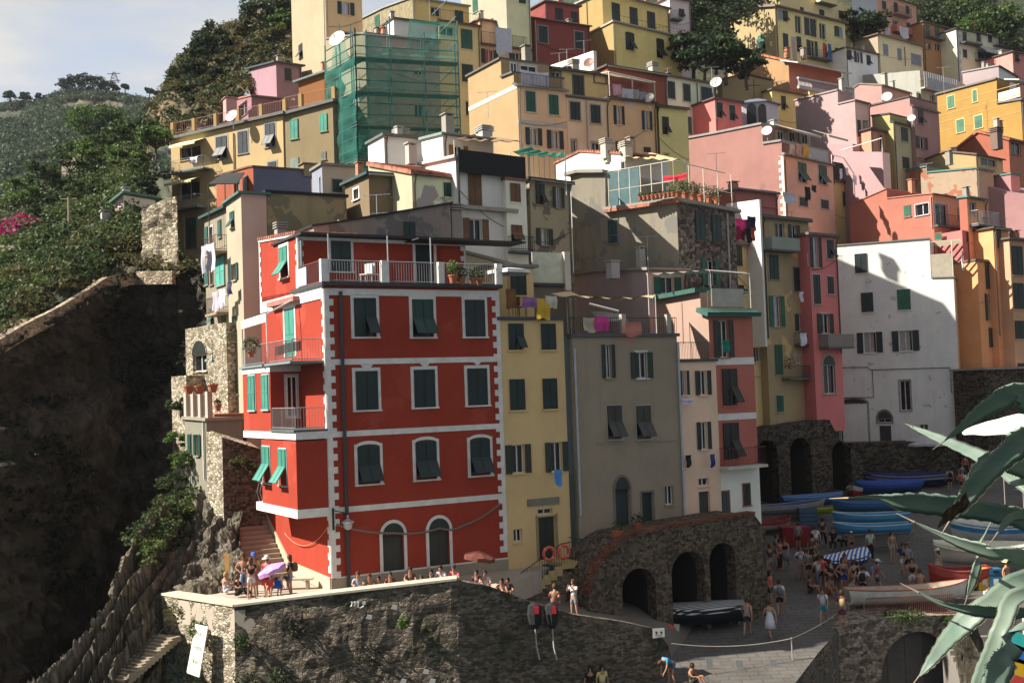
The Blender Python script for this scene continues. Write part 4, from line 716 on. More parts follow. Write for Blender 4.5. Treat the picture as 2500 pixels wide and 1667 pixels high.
b = H('T5', 'dusky_pink_house', 'dusky pink house cut by the edge of the picture beside the villa', [5, (2218, 600)], (2420, 625), 159, shd(138, 85, 78), roof=(.1, .07, .06), trim=None); b.win('R', 'f', 2268, 670, 44, 90, flap='r'); b.fin()
b = H('T5', 'hilltop_house', 'pale yellow sunlit house high among the trees at the top corner', [(1995, 45), (2240, -25), (2480, -30)], 8, 195, lit(253, 238, 175), roof=(.5, .46, .36), z0=20, aL=130, aR=40); b.fin()
b = H('T5', 'patio_house', 'whitewashed terrace house with a ribbed metal parapet', [(415, 872), (1095, 815), (1155, 812)], (1640, 905), 141, lit(238, 232, 208), matR=plaster(shd(120, 106, 86), .6), roof=None, worn=.6, aR=50, trim=None); b.wins('R', 'g', [(1155, 1100, 60, 74), (1300, 1130, 56, 70), (1190, 900, 60, 50), (1330, 925, 50, 70)])
W = b.R; u0, z0 = W.uz(1160, 1005); u1 = W.uz(1560, 1045)[0]; mb = MB()
for k in range(16): mb.wbox(W, (u1) * k / 16, u1 * (k + .85) / 16, z0, z0 + 1.9, .5, .56)
mb.wbox(W, 0, u1, z0 - .2, z0, 0, .56); mb.build('parapet_panel', flat((.4, .4, .4), .5), b.root); b.fin()
b = H('T5', 'pale_rose_house', 'pale rose wall with fluted white end above the amber house', [(1645, 838), (2058, 762)], (2265, 925), 143, lit(238, 210, 202), matR=plaster(shd(165, 160, 155)), roof=(.28, .27, .26), ov=.15, aR=40); b.fin()
b = H('T5', 'amber_house', 'amber house with green shutters and a scalloped sunny wall', [(1352, 1092), (2038, 912), (2042, 1195), (2315, 1152)], (2460, 1215), 127, lit(250, 192, 92), matR=plaster(shd(115, 82, 68)), roof=(.17, .16, .15), ov=.2, th=.2, trim=(.7, .55, .25), shut=(.08, .2, .13), aR=48, z0=8); b.wins('L', 'c', [(1515, 1175, 80, 145), (1788, 1105, 48, 140), (1622, 1447, 88, 150), (1830, 1402, 90, 150)], tw=.1); b.fin()
for y in (1135, 1250, 1330, 1440):
    t_('T5'); z = b.L.uz(1700, y)[1]; mb = MB(); mb.wbox(b.L, b.out[0][0] + .05, -.05, z, z + .05, 0, .03); mb.build('ledge', flat((.6, .4, .15), .9), b.root)
b.win(2, 'g', 2155, 1040, 50, 60); mb = MB(); W = b.L; u0, z0 = W.uz(2060, 1195); mb.wbox(W, u0, -.05, z0 + .2, z0 + 1.2, -.1, -.02); mb.build('parapet', plaster(shd(170, 140, 120)), b.root)
mb = MB(); W = b.L; u0, z0 = W.uz(2130, 920); mb.prism([W.w(u0, z0, .1), W.w(0, z0 - .5, .1), W.w(0, z0 - .35, .1), W.w(u0, z0 + .15, .1)], b.R.d * 4); mb.build('awning', flat((.5, .5, .46), .9), b.root)
# pinks
b = H('U5', 'shell_pink_house', 'large shell pink house with a blank sunny wall and stepped top', [(1522, 245), (2066, 112), (2068, 292), (2283, 242)], (2480, 520), 117, lit(255, 212, 200), matR=plaster(shd(168, 118, 108)), roof=(.33, .26, .25), ov=.12, aR=48, trim=None, shut=(.05, .06, .05), z0=4); t_('U6'); b.win('R', 'c', 245, 600, 38, 215); b.win('R', 'c', 355, 670, 32, 195); b.fin()
b = H('U6', 'pink_terrace_block', 'pink terrace block with a white pipe frame on top', [(-160, 800), (165, 790), (168, 890), (545, 895)], (645, 1060), 113, lit(255, 205, 198), roof=None, aR=48, z0=3, matR=plaster(shd(150, 125, 120))); mb = MB()
z0 = b.rz; mb.tube([b.L.w(-5.5, z0 + 1.2), b.L.w(0, z0 + 1.35), b.L.w(0, z0)], .05, 5); mb.build('pipe_frame', flat(WHITE, .5), b.root); b.fin()
b = H('U6', 'rose_gable_house', 'rose pink house with a clipped sunny gable and a satellite dish', [(187, 80), (250, 35), (533, 48)], (900, 110), 124, lit(252, 195, 178), matR=plaster(shd(135, 98, 80)), roof=(.2, .17, .13), ov=.1, aR=48, z0=8); b.fin()
b = H('U6', 'mauve_front_house', 'house with a blush sunny side and a mauve brown shaded front', [(300, 335), (893, 197), (896, 300), (925, 312)], (1262, 350), 119, lit(252, 190, 172), matR=plaster(shd(112, 84, 80), .3), roof=(.09, .075, .07), ov=.12, aR=48, trim=None, shut=(.02, .03, .028), z0=4); b.win('R', 'f', 1032, 450, 66, 170, flap='r'); b.win('R', 'o', 1045, 780, 72, 150); b.win('R', 'g', 1020, 980, 60, 30); b.fin()
b = H('U6', 'lemon_corner_house', 'house with a lemon yellow sunny corner and olive front', [(410, 445), (640, 415), (643, 520), (682, 520)], (925, 548), 117, lit(252, 235, 150), matR=plaster(shd(118, 108, 84), .4), roof=(.07, .06, .055), ov=.1, aR=48, trim=None, shut=(.018, .035, .03), z0=2); b.wins('R', 'c', [(825, 675, 80, 175), (842, 1037, 84, 145)]); b.fin()
b = H('U6', 'rust_column_house', 'narrow rust brown house front squeezed beside the lemon corner one', [4, (395, 605)], (712, 668), 116, shd(128, 85, 66), roof=(.06, .055, .05), aR=48, z0=2); b.win('R', 'g', 525, 765, 60, 200); b.fin()
b = H('U5', 'salmon_house', 'large salmon house with white quoins awnings and towels on its terrace', [(150, 728), (480, 668), (1098, 545), (1112, 798), (1348, 762), (1352, 925), (1372, 932)], (2000, 1015), 104, lit(250, 178, 158), matR=plaster(shd(170, 105, 88), .25), roof=(.3, .28, .27), ov=.12, th=.2, aL=130, aR=45, trim=(.5, .42, .36), shut=(.03, .07, .045), z0=2)
b.wins('R', 'f', [(1612, 1160, 98, 250), (1872, 1190, 96, 240)]); t_('V4'); b.wins('R', 'c', [(1628, 228, 100, 112), (1898, 258, 92, 112)], shut=(.02, .025, .025)); b.fin(); t_('U5')
b.quoin('L', 0, 2, b.out[-1][1] - .1, -1, .25, .25, .7, (.75, .68, .58), .03); b.wins(3, 'o', [(1330, 700, 70, 130), (1480, 710, 70, 130), (1640, 730, 70, 130)], shut=(.4, .36, .28)); b.awn(3, 1260, 1640, 590, 1.8, .8, (.45, .42, .36)); b.awn(3, 1740, 1980, 650, 1.8, .8, (.45, .42, .36))
W = b.R; z0 = b.rz; mb = MB(); u1 = b.ru
for k in range(12): mb.wbox(W, u1 * (.52 + .4 * k / 12), u1 * (.52 + .4 * (k + .85) / 12), z0 + .25, z0 + 1.25, -.1, -.06)
mb.build('parapet_panel', flat((.45, .45, .45), .6), b.root); b.rail('R', 1380, 1700, 925, 1.0)
b = H('U5', 'ochre_net_house', 'ochre house under a black netted terrace full of washing', [5, (1990, 1262)], (2300, 1350), 116, shd(122, 102, 64), roof=(.04, .04, .035), aR=48, trim=None, shut=(.04, .04, .04), z0=2); b.wins('R', 'c', [(2165, 1500, 75, 180), (2312, 1520, 60, 160)])
mb = MB(); mb.wbox(b.R, .05, b.ru, b.rz + .1, b.rz + 2.0, -.1, -.06); mb.build('net_screen', flat((.025, .028, .032), .9), b.root); mb = MB(); mb.tube([b.R.w(0, b.rz, .1), b.R.w(0, b.rz + 2.6, .1), b.R.w(b.ru * .75, b.rz + 2.5, .1), b.R.w(b.ru * .75, b.rz + .2, .1)], .05, 5); mb.build('pipe_frame', flat(WHITE, .5), b.root); b.fin()
b = H('U6', 'coral_gable_house', 'coral house with a brown edged gable and red tiled roof', [(1482, 875), (1768, 648), (2155, 745)], (2540, 770), 120, lit(240, 140, 105), roof=(.45, .14, .09), tile=True, ov=.2, matR=plaster(shd(120, 75, 55)), aR=50, z0=3); b.win('R', 'g', 2250, 850, 120, 160); b.fin(); t_('U6'); b.chim(1992, 560, 86, .6, 1.8, (.2, .14, .12))
b = H('U6', 'honey_house', 'honey yellow house with a shallow brown verge and a shaded porch', [(960, 1052), (1350, 895), (1738, 932)], (2078, 965), 115, lit(248, 208, 140), roof=(.16, .1, .08), ov=.2, matR=plaster(shd(140, 112, 75)), aR=50, z0=3); b.win('R', 'g', 1900, 1030, 200, 100); b.fin()
b = H('U6', 'peeling_house', 'peeling salmon and cream house with a green roof edge', [(795, 1145), (1105, 1088), (1108, 1165), (1745, 1108)], (1965, 1250), 111, lit(240, 205, 165), mat=plaster(lit(240, 205, 165), .3, (*lit(235, 150, 110), .5, .5)), roof=(.1, .2, .18), ov=.12, matR=plaster(shd(135, 105, 82), .6), aR=50, z0=3); b.fin()
b = H('U6', 'raspberry_house', 'raspberry pink house with a walled up window beside the peeling one', [(1965, 1215), (2180, 1180)], (2300, 1295), 112, lit(250, 180, 172), roof=(.1, .2, .18), ov=.1, matR=plaster(shd(150, 90, 85)), aR=50, z0=3); b.fin()
b = H('U6', 'far_pink_house', 'wide pink house crossed by a diagonal shadow at the picture edge', [(1755, 1300), (2240, 1432), (2620, 1395)], 8, 109, lit(250, 185, 175), roof=None, z0=0, aL=130); b.fin()
b = H('V5', 'coral_house', 'bright coral house with a green shutter and long horizontal window', [(122, 268), (600, 60), (603, 185), (1182, 122)], (1640, 265), 100, lit(250, 155, 125), roof=(.45, .2, .15), ov=.1, th=.08, matR=plaster(shd(185, 98, 72)), aR=50, z0=1, trim=(.5, .5, .55)); b.win('L', 'g', 1052, 322, 170, 145, tw=.08); b.win('L', 'c', 868, 342, 88, 145, shut=(.03, .12, .08), trim=None); b.win('R', 'g', 1300, 400, 160, 290); b.win('R', 'g', 1540, 390, 70, 170, trim=None)
b.balc('R', 1200, 1590, 545, .4, 1.0, sp=.2); b.pipe('L', 1165, 160, 560, (.7, .3, .22), .07); b.win('L', 'c', 1262, 665, 80, 85, shut=(.03, .12, .08), trim=None); b.fin()
b = H('V5', 'coral_annex', 'small coral annex with a green slab and white balcony rail', [(1520, 180), (1622, 168)], (1862, 215), 98.5, lit(245, 145, 115), roof=(.1, .24, .22), ov=.15, matR=plaster(shd(175, 95, 62)), aR=50, z0=1); b.win('R', 'g', 1700, 310, 88, 160); b.balc('R', 1660, 1945, 540, .8, 1.2, rc=(.6, .6, .6)); b.fin()
b = H('V5', 'plum_wall_house', 'plum coloured shaded wall with a dark opening above the orange house', [4, (1560, 585)], (1965, 605), 98, shd(118, 66, 64), roof=None, aR=50, z0=0); b.win('R', 'g', 1690, 685, 150, 130); b.fin()
b = H('V5', 'deep_orange_house', 'deep orange narrow house with long shutters beside the white one', [4, (1752, 975)], (2160, 985), 96.8, shd(178, 98, 58), roof=(.15, .13, .1), ov=.1, aR=50, trim=None, shut=(.04, .045, .045), z0=-2, dz=0); b.win('R', 'c', 1910, 1170, 105, 340); b.win('R', 'f', 2048, 1115, 46, 190, flap='r'); t_('W3'); b.win('R', 'o', 1912, 262, 55, 340, cur=(.4, .38, .33)); b.win('R', 'o', 2092, 222, 50, 245); b.wins('R', 'c', [(1925, 650, 48, 250), (2090, 690, 42, 265)]); b.fin()
b = H('V5', 'orange_upper_house', 'upper orange storey with narrow dark shutters above the deep orange house', [4, (1955, 565)], (2155, 590), 97.4, shd(178, 98, 58), roof=(.1, .08, .06), aR=50, z0=0, trim=None); b.win('R', 'f', 2030, 700, 52, 235, flap='r', shut=(.05, .05, .05)); b.fin()
b = H('V5', 'edge_brown_house', 'brown house with big dark shutters cut by the picture edge', [4, (2162, 700)], (2600, 690), 97, shd(128, 95, 70), roof=(.12, .11, .09), aR=55, trim=None, shut=(.018, .025, .023), z0=-2); b.win('R', 'c', 2262, 975, 135, 370); t_('W3'); b.wins('R', 'c', [(2280, 120, 130, 330), (2298, 550, 130, 230), (2320, 1050, 100, 150)]); b.fin()
# white house by the harbour
b = H('V5', 'big_white_house', 'big whitewashed house with a large dark archway by the boats', [(-70, 790), (1145, 697), (1167, 1198), (1452, 1190)], (1790, 1265), 96, lit(252, 250, 240), mat=plaster((.74, .74, .7), .6, (.5, .49, .46, 1.3, .64)), matR=plaster(shd(140, 122, 102), .8, (*shd(168, 132, 88), .7, .58)), roof=(.2, .2, .19), ov=.1, th=.1, aL=115, aR=25, trim=None, shut=(.018, .032, .034), z0=-3)
b.win('L', 'c', 270, 1010, 155, 250); t_('W3'); b.win('L', 'c', 352, 200, 155, 250); b.win('L', 'c', 820, 165, 170, 262, shut=(.02, .14, .08)); b.win('L', 'o', 385, 712, 160, 262, cur=(.35, .33, .3)); b.win('L', 'o', 842, 690, 170, 262, cur=(.35, .33, .3))
t_('W5'); b.win('L', 'g', 838, 80, 130, 380, trim=(.3, .28, .26)); b.win('L', 'd', 585, 585, 150, 240, shut=(.05, .05, .05)); b.win('L', 'g', 575, 400, 170, 50, arch=1.2, trim=(.2, .18, .16)); b.win('L', 'g', 1075, 495, 110, 95); b.win('L', 'g', 185, 440, 350, 520, arch=.35, trim=(.3, .3, .3))
t_('W3'); b.win('R', 'c', 1667, 140, 55, 250, shut=(.08, .07, .05)); b.win('R', 'o', 1695, 660, 40, 240); b.win('R', 'g', 1735, 1370, 110, 400, trim=(.08, .08, .07)); b.fin()
t_('V5'); b.win(2, 'o', 1350, 920, 90, 190, shut=(.3, .28, .25)); W = b.L; u0, z0 = W.uz(1175, 1195); u1 = W.uz(1450, 1195)[0]; mb = MB(); mb.wbox(W, u0, u1, z0, z0 + 1.95, -.06, .03); mb.build('parapet_panel', flat((.4, .36, .28), .9), b.root)
mb = MB(); zt = b.out[1][1]; W2 = Wall(W.w(u0, 0), 25)
for k in range(9): a = W.w(u0 + .1, zt - .3, 0) + W2.d * k * .45; mb.prism([a, a + W.d * (u1 - u0 + .6), a + W.d * (u1 - u0 + .6) + Vector((0, 0, .08)), a + Vector((0, 0, .08))], W2.d * .12)
mb.tube([W.w(u1, z0, 0), W.w(u1, zt - .3, 0)], .05, 4); mb.tube([W.w(u1, z0, 0) + W2.d * 3.6, W.w(u1, zt - .3, 0) + W2.d * 3.6], .05, 4); mb.build('pergola', flat((.55, .5, .36), .8), b.root)
whiteB = b
for pts in (((-10, 1030), (360, 1025), (400, 1060), (1410, 1030), (1425, 1350), (1650, 1345)), ((415, 1060), (435, 1410), (20, 1415))):
    t_('W3'); W = b.L; mb = MB(); mb.tube([W.hit(x, y, .06) for x, y in pts], .035, 4); mb.build('pipe_run', flat((.08, .09, .11), .6), b.root)
# tall harbour row
b = H('V4', 'tall_ochre_house', 'tall ochre strip of house with rust stained shutters beside the stone one', [4, (702, 765)], (1088, 800), 85.5, shd(150, 124, 80), roof=(.12, .1, .085), ov=.3, th=.25, aR=52, trim=None, shut=(.035, .045, .04), z0=4.5, worn=.9); b.wins('R', 'c', [(800, 915, 80, 262), (980, 942, 78, 250), (820, 1345, 90, 120)]); b.win('R', 'f', 1003, 1425, 84, 250); t_('W2'); b.win('R', 'o', 1040, 815, 62, 280); b.band('R', 1070, 1148, .12, col=(.45, .42, .38)); b.fin()
b = H('V4', 'tall_olive_house', 'tall olive brown tenement with bright green shutters and tiny balconies', [5, (1090, 425)], (1692, 510), 86.5, shd(104, 88, 62), roof=(.13, .12, .1), ov=.25, th=.25, aR=52, trim=None, shut=(.03, .05, .045), z0=4.5, worn=.9, mat=plaster(shd(110, 94, 66), .9, (*shd(135, 110, 66), .5, .57)))
b.win('R', 'g', 1325, 590, 118, 200); b.win('R', 'o', 1507, 655, 70, 270); b.win('R', 'c', 1247, 1060, 112, 310, trim=(.3, .27, .2)); b.win('R', 'c', 1555, 1215, 105, 300, shut=(.02, .025, .03), trim=(.3, .27, .2)); b.balc('R', 1110, 1465, 850, .9, .9, solid=(.3, .33, .28))
t_('W2'); b.win('R', 'o', 1287, 315, 95, 390, shut=(.02, .14, .08), cur=(.35, .32, .36)); b.win('R', 'o', 1600, 455, 78, 215); b.win('R', 'c', 1310, 930, 92, 380, shut=(.015, .11, .06)); b.win('R', 'c', 1325, 1490, 85, 210, shut=(.015, .1, .06), trim=(.4, .38, .35)); b.win('R', 'g', 1548, 920, 36, 95, trim=(.6, .58, .5)); b.balc('R', 1510, 1770, 740, .7, .9, col=(.06, .07, .06)); b.balc('R', 1350, 1620, 1165, .8, .9, rc=(.05, .05, .05)); b.fin()
b = H('V4', 'white_roof_parapet', 'bright white roof wall over the balcony hung with washing', [(640, 250), (1062, 195)], (1095, 400), 85.2, WHITE, roof=None, z0=11, aR=52); b.fin()
b = H('V4', 'roof_shelter_house', 'low maroon roof storey with a corrugated shelter above the olive tenement', [4, (770, 70)], (1290, 75), 90.5, shd(110, 62, 58), roof=(.2, .22, .25), aR=52, z0=8); b.win('R', 'g', 1190, 190, 170, 200); b.fin()
b = H('V4', 'tall_rose_house', 'tall rose red house with pale framed shutters beside the white one', [4, (1692, 645)], (2048, 660), 88, shd(142, 72, 70), roof=(.16, .13, .12), ov=.2, th=.2, aR=52, trim=(.5, .42, .38), shut=(.018, .026, .028), z0=4.5)
b.win('R', 'o', 1782, 870, 70, 385, cur=(.5, .5, .5)); b.win('R', 'f', 1968, 832, 84, 240, flap='r'); b.wins('R', 'c', [(1797, 1342, 84, 375), (1972, 1290, 74, 222)]); t_('W2'); b.win('R', 'o', 1905, 470, 100, 250); b.balc('R', 1825, 2155, 770, .9, .95, solid=(.25, .22, .2)); b.win('R', 'g', 1960, 1180, 150, 370, arch=1, trim=(.4, .33, .27)); b.rail('R', 1700, 2140, -260, 1.0, col=(.6, .58, .55)); b.fin()
t_('S')
# ---------------------------------------------------------------- land, cliffs, terrace, square
t_('S')
def crom(a, b, c, d, t): return .5 * ((2 * b) + (c - a) * t + (2 * a - 5 * b + 4 * c - d) * t * t + (3 * b - a - 3 * c + d) * t ** 3)
class Surf:
    """smooth surface through a net of (px, py, depth) points"""
    def __init__(s, rows): s.g = [[P(*q) for q in r] for r in rows]
    def at(s, u, v):
        g = s.g; nv, nu = len(g) - 1, len(g[0]) - 1; x = min(max(u, 0), .99999) * nu; y = min(max(v, 0), .99999) * nv; i, j = int(x), int(y); fx, fy = x - i, y - j
        cl = lambda k, n: min(max(k, 0), n)
        r = []
        for dj in (-1, 0, 1, 2):
            row = g[cl(j + dj, nv)]; r.append(crom(row[cl(i - 1, nu)], row[i], row[cl(i + 1, nu)], row[cl(i + 2, nu)], fx))
        return crom(*r, fy)
    def nrm(s, u, v): a = s.at(u, v); n = (s.at(u + .01, v) - a).cross(s.at(u, v + .01) - a); n.normalize(); return n if n.z > -.05 or True else -n
def land(name, rows, nu, nv, mat, amp=.5, sc=.15, amp2=0, sc2=1, kind='structure', label=None, smooth=True, fn=None):
    S = Surf(rows); mb = MB()
    def f(u, v):
        p = S.at(u, v); n = S.nrm(u, v)
        if n.dot(CAMP - p) < 0: n = -n
        d = amp * noise.fractal(p * sc, 1.0, 2.0, 4) + (amp2 * noise.fractal(p * sc2, .8, 2.1, 5) if amp2 else 0)
        if fn: d += fn(p)
        return p + n * d
    mb.grid(f, nu, nv); o = mb.build(name, mat, smooth=smooth); tag(o, label, kind=kind); o.location; S.f = f; return S, o
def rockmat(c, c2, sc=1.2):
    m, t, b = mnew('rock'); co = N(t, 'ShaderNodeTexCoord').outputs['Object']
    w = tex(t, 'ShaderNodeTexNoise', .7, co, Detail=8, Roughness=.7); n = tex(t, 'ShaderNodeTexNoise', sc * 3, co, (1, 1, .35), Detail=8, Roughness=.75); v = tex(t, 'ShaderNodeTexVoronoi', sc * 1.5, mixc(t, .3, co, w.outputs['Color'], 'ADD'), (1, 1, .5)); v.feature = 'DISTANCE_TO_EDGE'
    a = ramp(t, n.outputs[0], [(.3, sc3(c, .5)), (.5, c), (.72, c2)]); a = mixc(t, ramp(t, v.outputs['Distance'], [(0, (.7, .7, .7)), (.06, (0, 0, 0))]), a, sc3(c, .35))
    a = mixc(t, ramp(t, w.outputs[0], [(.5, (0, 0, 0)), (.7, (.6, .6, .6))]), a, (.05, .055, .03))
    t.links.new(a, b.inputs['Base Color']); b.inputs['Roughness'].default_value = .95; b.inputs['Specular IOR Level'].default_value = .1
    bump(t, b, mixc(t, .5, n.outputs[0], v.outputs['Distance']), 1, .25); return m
def soil(c, c2, c3, s=.3):
    m, t, b = mnew('earth'); co = N(t, 'ShaderNodeTexCoord').outputs['Object']; n = tex(t, 'ShaderNodeTexNoise', s, co, Detail=9, Roughness=.65); n2 = tex(t, 'ShaderNodeTexNoise', s * 8, co, Detail=5)
    a = ramp(t, n.outputs[0], [(.35, c), (.5, c2), (.68, c3)]); a = mixc(t, .5, a, ramp(t, n2.outputs[0], [(.3, (.4, .4, .4)), (.7, (1, 1, 1))]), 'MULTIPLY')
    t.links.new(a, b.inputs['Base Color']); b.inputs['Roughness'].default_value = 1; bump(t, b, n2.outputs[0], .8, .3); return m
mEarth = soil((.018, .028, .012), (.035, .045, .02), (.10, .075, .04)); mDry = soil((.05, .055, .02), (.14, .11, .055), (.22, .15, .09), .25)
mShadeRock = rockmat((.05, .043, .036), (.11, .09, .07), .5); mRock = rockmat((.13, .115, .09), (.33, .29, .225), 1.0)
G1 = ((.02, .035, .014), (.04, .07, .024), (.075, .11, .035), (.14, .17, .055)); G2 = ((.012, .024, .012), (.026, .045, .02), (.045, .068, .03), (.07, .09, .04)); G3 = ((.03, .04, .012), (.08, .085, .03), (.17, .15, .06), (.10, .065, .03)); GL = ((.035, .07, .018), (.07, .13, .03), (.13, .19, .045), (.2, .25, .07))
def clump(mb, c, r, n, leaf, rnd, flat_=.7, asp=2.2):
    for _ in range(n):
        d = Vector((rnd.gauss(0, 1), rnd.gauss(0, 1), rnd.gauss(0, 1) * flat_)); d.normalize(); p = c + Vector((d.x * r, d.y * r, abs(d.z) * r * flat_ if flat_ < 1 else d.z * r)) * rnd.uniform(.55, 1.05)
        a = Vector((rnd.gauss(0, 1), rnd.gauss(0, 1), rnd.gauss(0, .7))).normalized(); nn = (d + Vector((rnd.gauss(0, .6), rnd.gauss(0, .6), rnd.gauss(0, .6)))).normalized(); b_ = nn.cross(a)
        if b_.length < .1: continue
        b_.normalize(); L = leaf * rnd.uniform(.6, 1.4); w = L / asp; mb.face([p - a * L * .5, p + b_ * w * .5, p + a * L * .5, p - b_ * w * .5])
def scatter(name, S, n, rr, nl, leaf, mat, label, seed=1, mask=None, lift=.3, vr=(0, 1), ur=(0, 1)):
    rnd = random.Random(seed); mb = MB(); k = 0
    while k < n:
        u, v = rnd.uniform(*ur), rnd.uniform(*vr); p = S.f(u, v); k += 1
        if mask and not mask(u, v, p): continue
        r = rnd.uniform(*rr); clump(mb, p + Vector((0, 0, r * lift)), r, nl, leaf, rnd)
    return tag(mb.build(name, mat), label, kind='stuff')
# far hill across the valley
far, _ = land('far_hill', [[(-120, 248, 430), (0, 254, 420), (60, 258, 415), (125, 252, 410), (150, 242, 410), (210, 238, 412), (270, 240, 410), (330, 244, 405), (400, 262, 400), (480, 288, 395), (620, 326, 390)],
    [(-120, 346, 340), (0, 346, 335), (60, 346, 330), (125, 336, 330), (150, 326, 330), (210, 316, 330), (270, 316, 330), (330, 316, 325), (400, 326, 320), (480, 346, 310), (620, 376, 300)],
    [(-120, 486, 250), (0, 476, 250), (60, 466, 248), (125, 456, 240), (150, 446, 236), (210, 436, 232), (270, 426, 230), (330, 416, 225), (400, 416, 220), (480, 436, 215), (620, 466, 210)],
    [(-120, 816, 170), (0, 796, 170), (60, 776, 170), (125, 716, 168), (150, 716, 165), (210, 666, 160), (270, 616, 160), (330, 616, 155), (400, 616, 150), (480, 616, 150), (620, 616, 150)]], 130, 80, soil((.04, .05, .03), (.075, .08, .045), (.15, .12, .08), .03), 3, .03, 1.2, .3)
scatter('far_woodland', far, 15000, (1.2, 2.6), 14, 1.0, leafm(((.028, .05, .035), (.045, .072, .042), (.07, .095, .052), (.10, .12, .07)), name='far_foliage'), 'dense dark green wood covering the far hillside', 3, lambda u, v, p: noise.noise(p * .03) > -.2 and not (int(p.z / 7) % 3 == 0 and noise.noise(p * .05) < .1 and u > .4), vr=(0, .8))
def tree(name, px, py, Y, h, cr, label, mat, n=26, nl=34, leaf=.5, trunk=.25, shape=1.0, group=None, lean=0, seed=None, ctr=None, bark=(.08, .06, .045)):
    """px, py is the middle of the crown"""
    rnd = random.Random(seed if seed is not None else int(px * 7 + py)); c = P(px, py, Y); base = c - Vector((lean, 0, h)); r_ = thing(name, label, 'tree' if 'tree' in name or 'pine' in name else 'bush', base, group)
    mb = MB(); tips = []; top = c - Vector((0, 0, cr * .35 * shape))
    mb.tube([base, base.lerp(top, .5) + Vector((rnd.uniform(-.2, .2), 0, 0)) * trunk * 3, top], trunk, 7, trunk * .55)
    for k in range(n):
        th, ph = rnd.uniform(0, 2 * pi), math.acos(rnd.uniform(-.55, 1)); q = c + Vector((cos(th) * sin(ph) * cr, sin(th) * sin(ph) * cr, cos(ph) * cr * shape)) * rnd.uniform(.5, .92); tips.append(q)
        if k < 9: mb.tube([top.lerp(base, rnd.uniform(0, .25)), top.lerp(q, .5) + Vector((0, 0, -.1 * cr)), q], trunk * .4, 5, trunk * .1)
    mb.build('trunk', flat(bark, .95, name='bark'), r_); cb = MB()
    for q in tips: clump(cb, q, cr * rnd.uniform(.26, .42), nl, leaf, rnd, .8)
    cb.build('crown', mat, r_); return r_
mP = leafm(((.012, .035, .01), (.03, .07, .012), (.06, .12, .02), (.12, .19, .03)), name='pine_needles')
G = 'round trees on the far ridge'
for k, (x, y, r) in enumerate(((160, 205, 8), (182, 200, 8.5), (208, 196, 9), (238, 205, 9), (262, 208, 7), (284, 214, 3.2), (305, 210, 3.6), (364, 220, 4), (386, 228, 3.6), (25, 232, 6), (62, 234, 5), (100, 236, 5))):
    tree('ridge_tree', x, y + 4, 405, r * .55, r * .42, 'small dark round tree on the skyline of the far ridge', leafm(((.012, .028, .016), (.02, .04, .022), (.03, .055, .028)), name='far_foliage'), 22, 40, .8, .25, .8, G)
tree('stone_pine_tree', 240, 306, 175, 7, 4.6, 'broad umbrella pine with a flat bright crown below the far hill', mP, 60, 70, .5, .22, .6, seed=4)
# hillside over the cliff path (lit, bushy)
EDGE = [(-90, 900, 58), (60, 808, 64), (150, 762, 67), (215, 722, 70), (262, 690, 73), (330, 676, 74.5), (420, 674, 73.5), (540, 690, 71.5)]
slope, _ = land('near_slope', [[(x, y - 6, Y + 1.2) for x, y, Y in EDGE],
    [(-90, 780, 67), (60, 690, 73), (150, 650, 76), (215, 630, 78), (262, 610, 80), (330, 600, 81), (420, 674, 78), (540, 690, 78)],
    [(-90, 660, 80), (60, 590, 84), (150, 560, 86), (215, 540, 87), (262, 520, 88), (330, 480, 87), (420, 670, 84), (540, 688, 84)],
    [(-90, 560, 98), (60, 500, 102), (150, 470, 102), (215, 430, 102), (262, 400, 101), (330, 370, 98), (420, 660, 92), (540, 684, 92)],
    [(-90, 540, 128), (60, 520, 130), (150, 500, 128), (215, 470, 125), (262, 440, 120), (330, 400, 112), (420, 655, 104), (540, 680, 104)]], 110, 90, mEarth, 1.0, .2, .4, 1.1)
mG1, mG2, mG3, mGL = leafm(G1), leafm(G2), leafm(G3), leafm(GL)
scatter('scrub', slope, 1500, (.5, 1.1), 60, .3, mG1, 'mixed green scrub covering the slope above the path', 5, lambda u, v, p: v > .09 and not (u > .5 and v < .2), vr=(.05, .85))
scatter('dry_grass', slope, 650, (.4, .9), 40, .3, mG3, 'yellowed dry grass and weeds beside the cliff path', 6, lambda u, v, p: noise.noise(p * .2) > -.1, vr=(.03, .38))
rnd = random.Random(11)
for k, (x, y, Y, r, m) in enumerate(((100, 440, 98, 3.2, mG1), (60, 480, 96, 3, mGL), (170, 395, 100, 3.6, mG1), (230, 380, 99, 3.4, mGL), (290, 345, 97, 3.3, mG1), (345, 330, 96, 2.8, mG1), (300, 400, 93, 2.6, mGL), (380, 345, 94, 2.6, mGL), (200, 470, 92, 2.6, mG1), (350, 460, 89, 2.0, mG2), (130, 520, 90, 2.6, mG2), (60, 600, 84, 2.2, mG1), (110, 640, 81, 2.2, mGL), (180, 650, 80, 2.1, mGL), (25, 660, 78, 2.3, mG1), (300, 560, 84, 2.6, leafm(((.03, .04, .018), (.06, .075, .035), (.12, .12, .06)))), (345, 590, 83, 1.7, mG3), (240, 620, 82, 1.5, mG1), (30, 740, 72, 2, mG1))):
    tree('slope_bush', x, y, Y, r * .7, r * .62, 'leafy bush among many on the slope over the path', m, 16, 70, .36, .12, .8, 'bushes on the slope over the path')
t_('S'); br = tree('bougainvillea_bush', 48, 563, 85, 2.4, 1.7, 'magenta flowering bougainvillea spilling over the slope', leafm(((.35, .01, .12), (.5, .03, .2), (.3, .02, .1), (.06, .09, .03)), name='blossom'), 16, 60, .3, .1, .8)
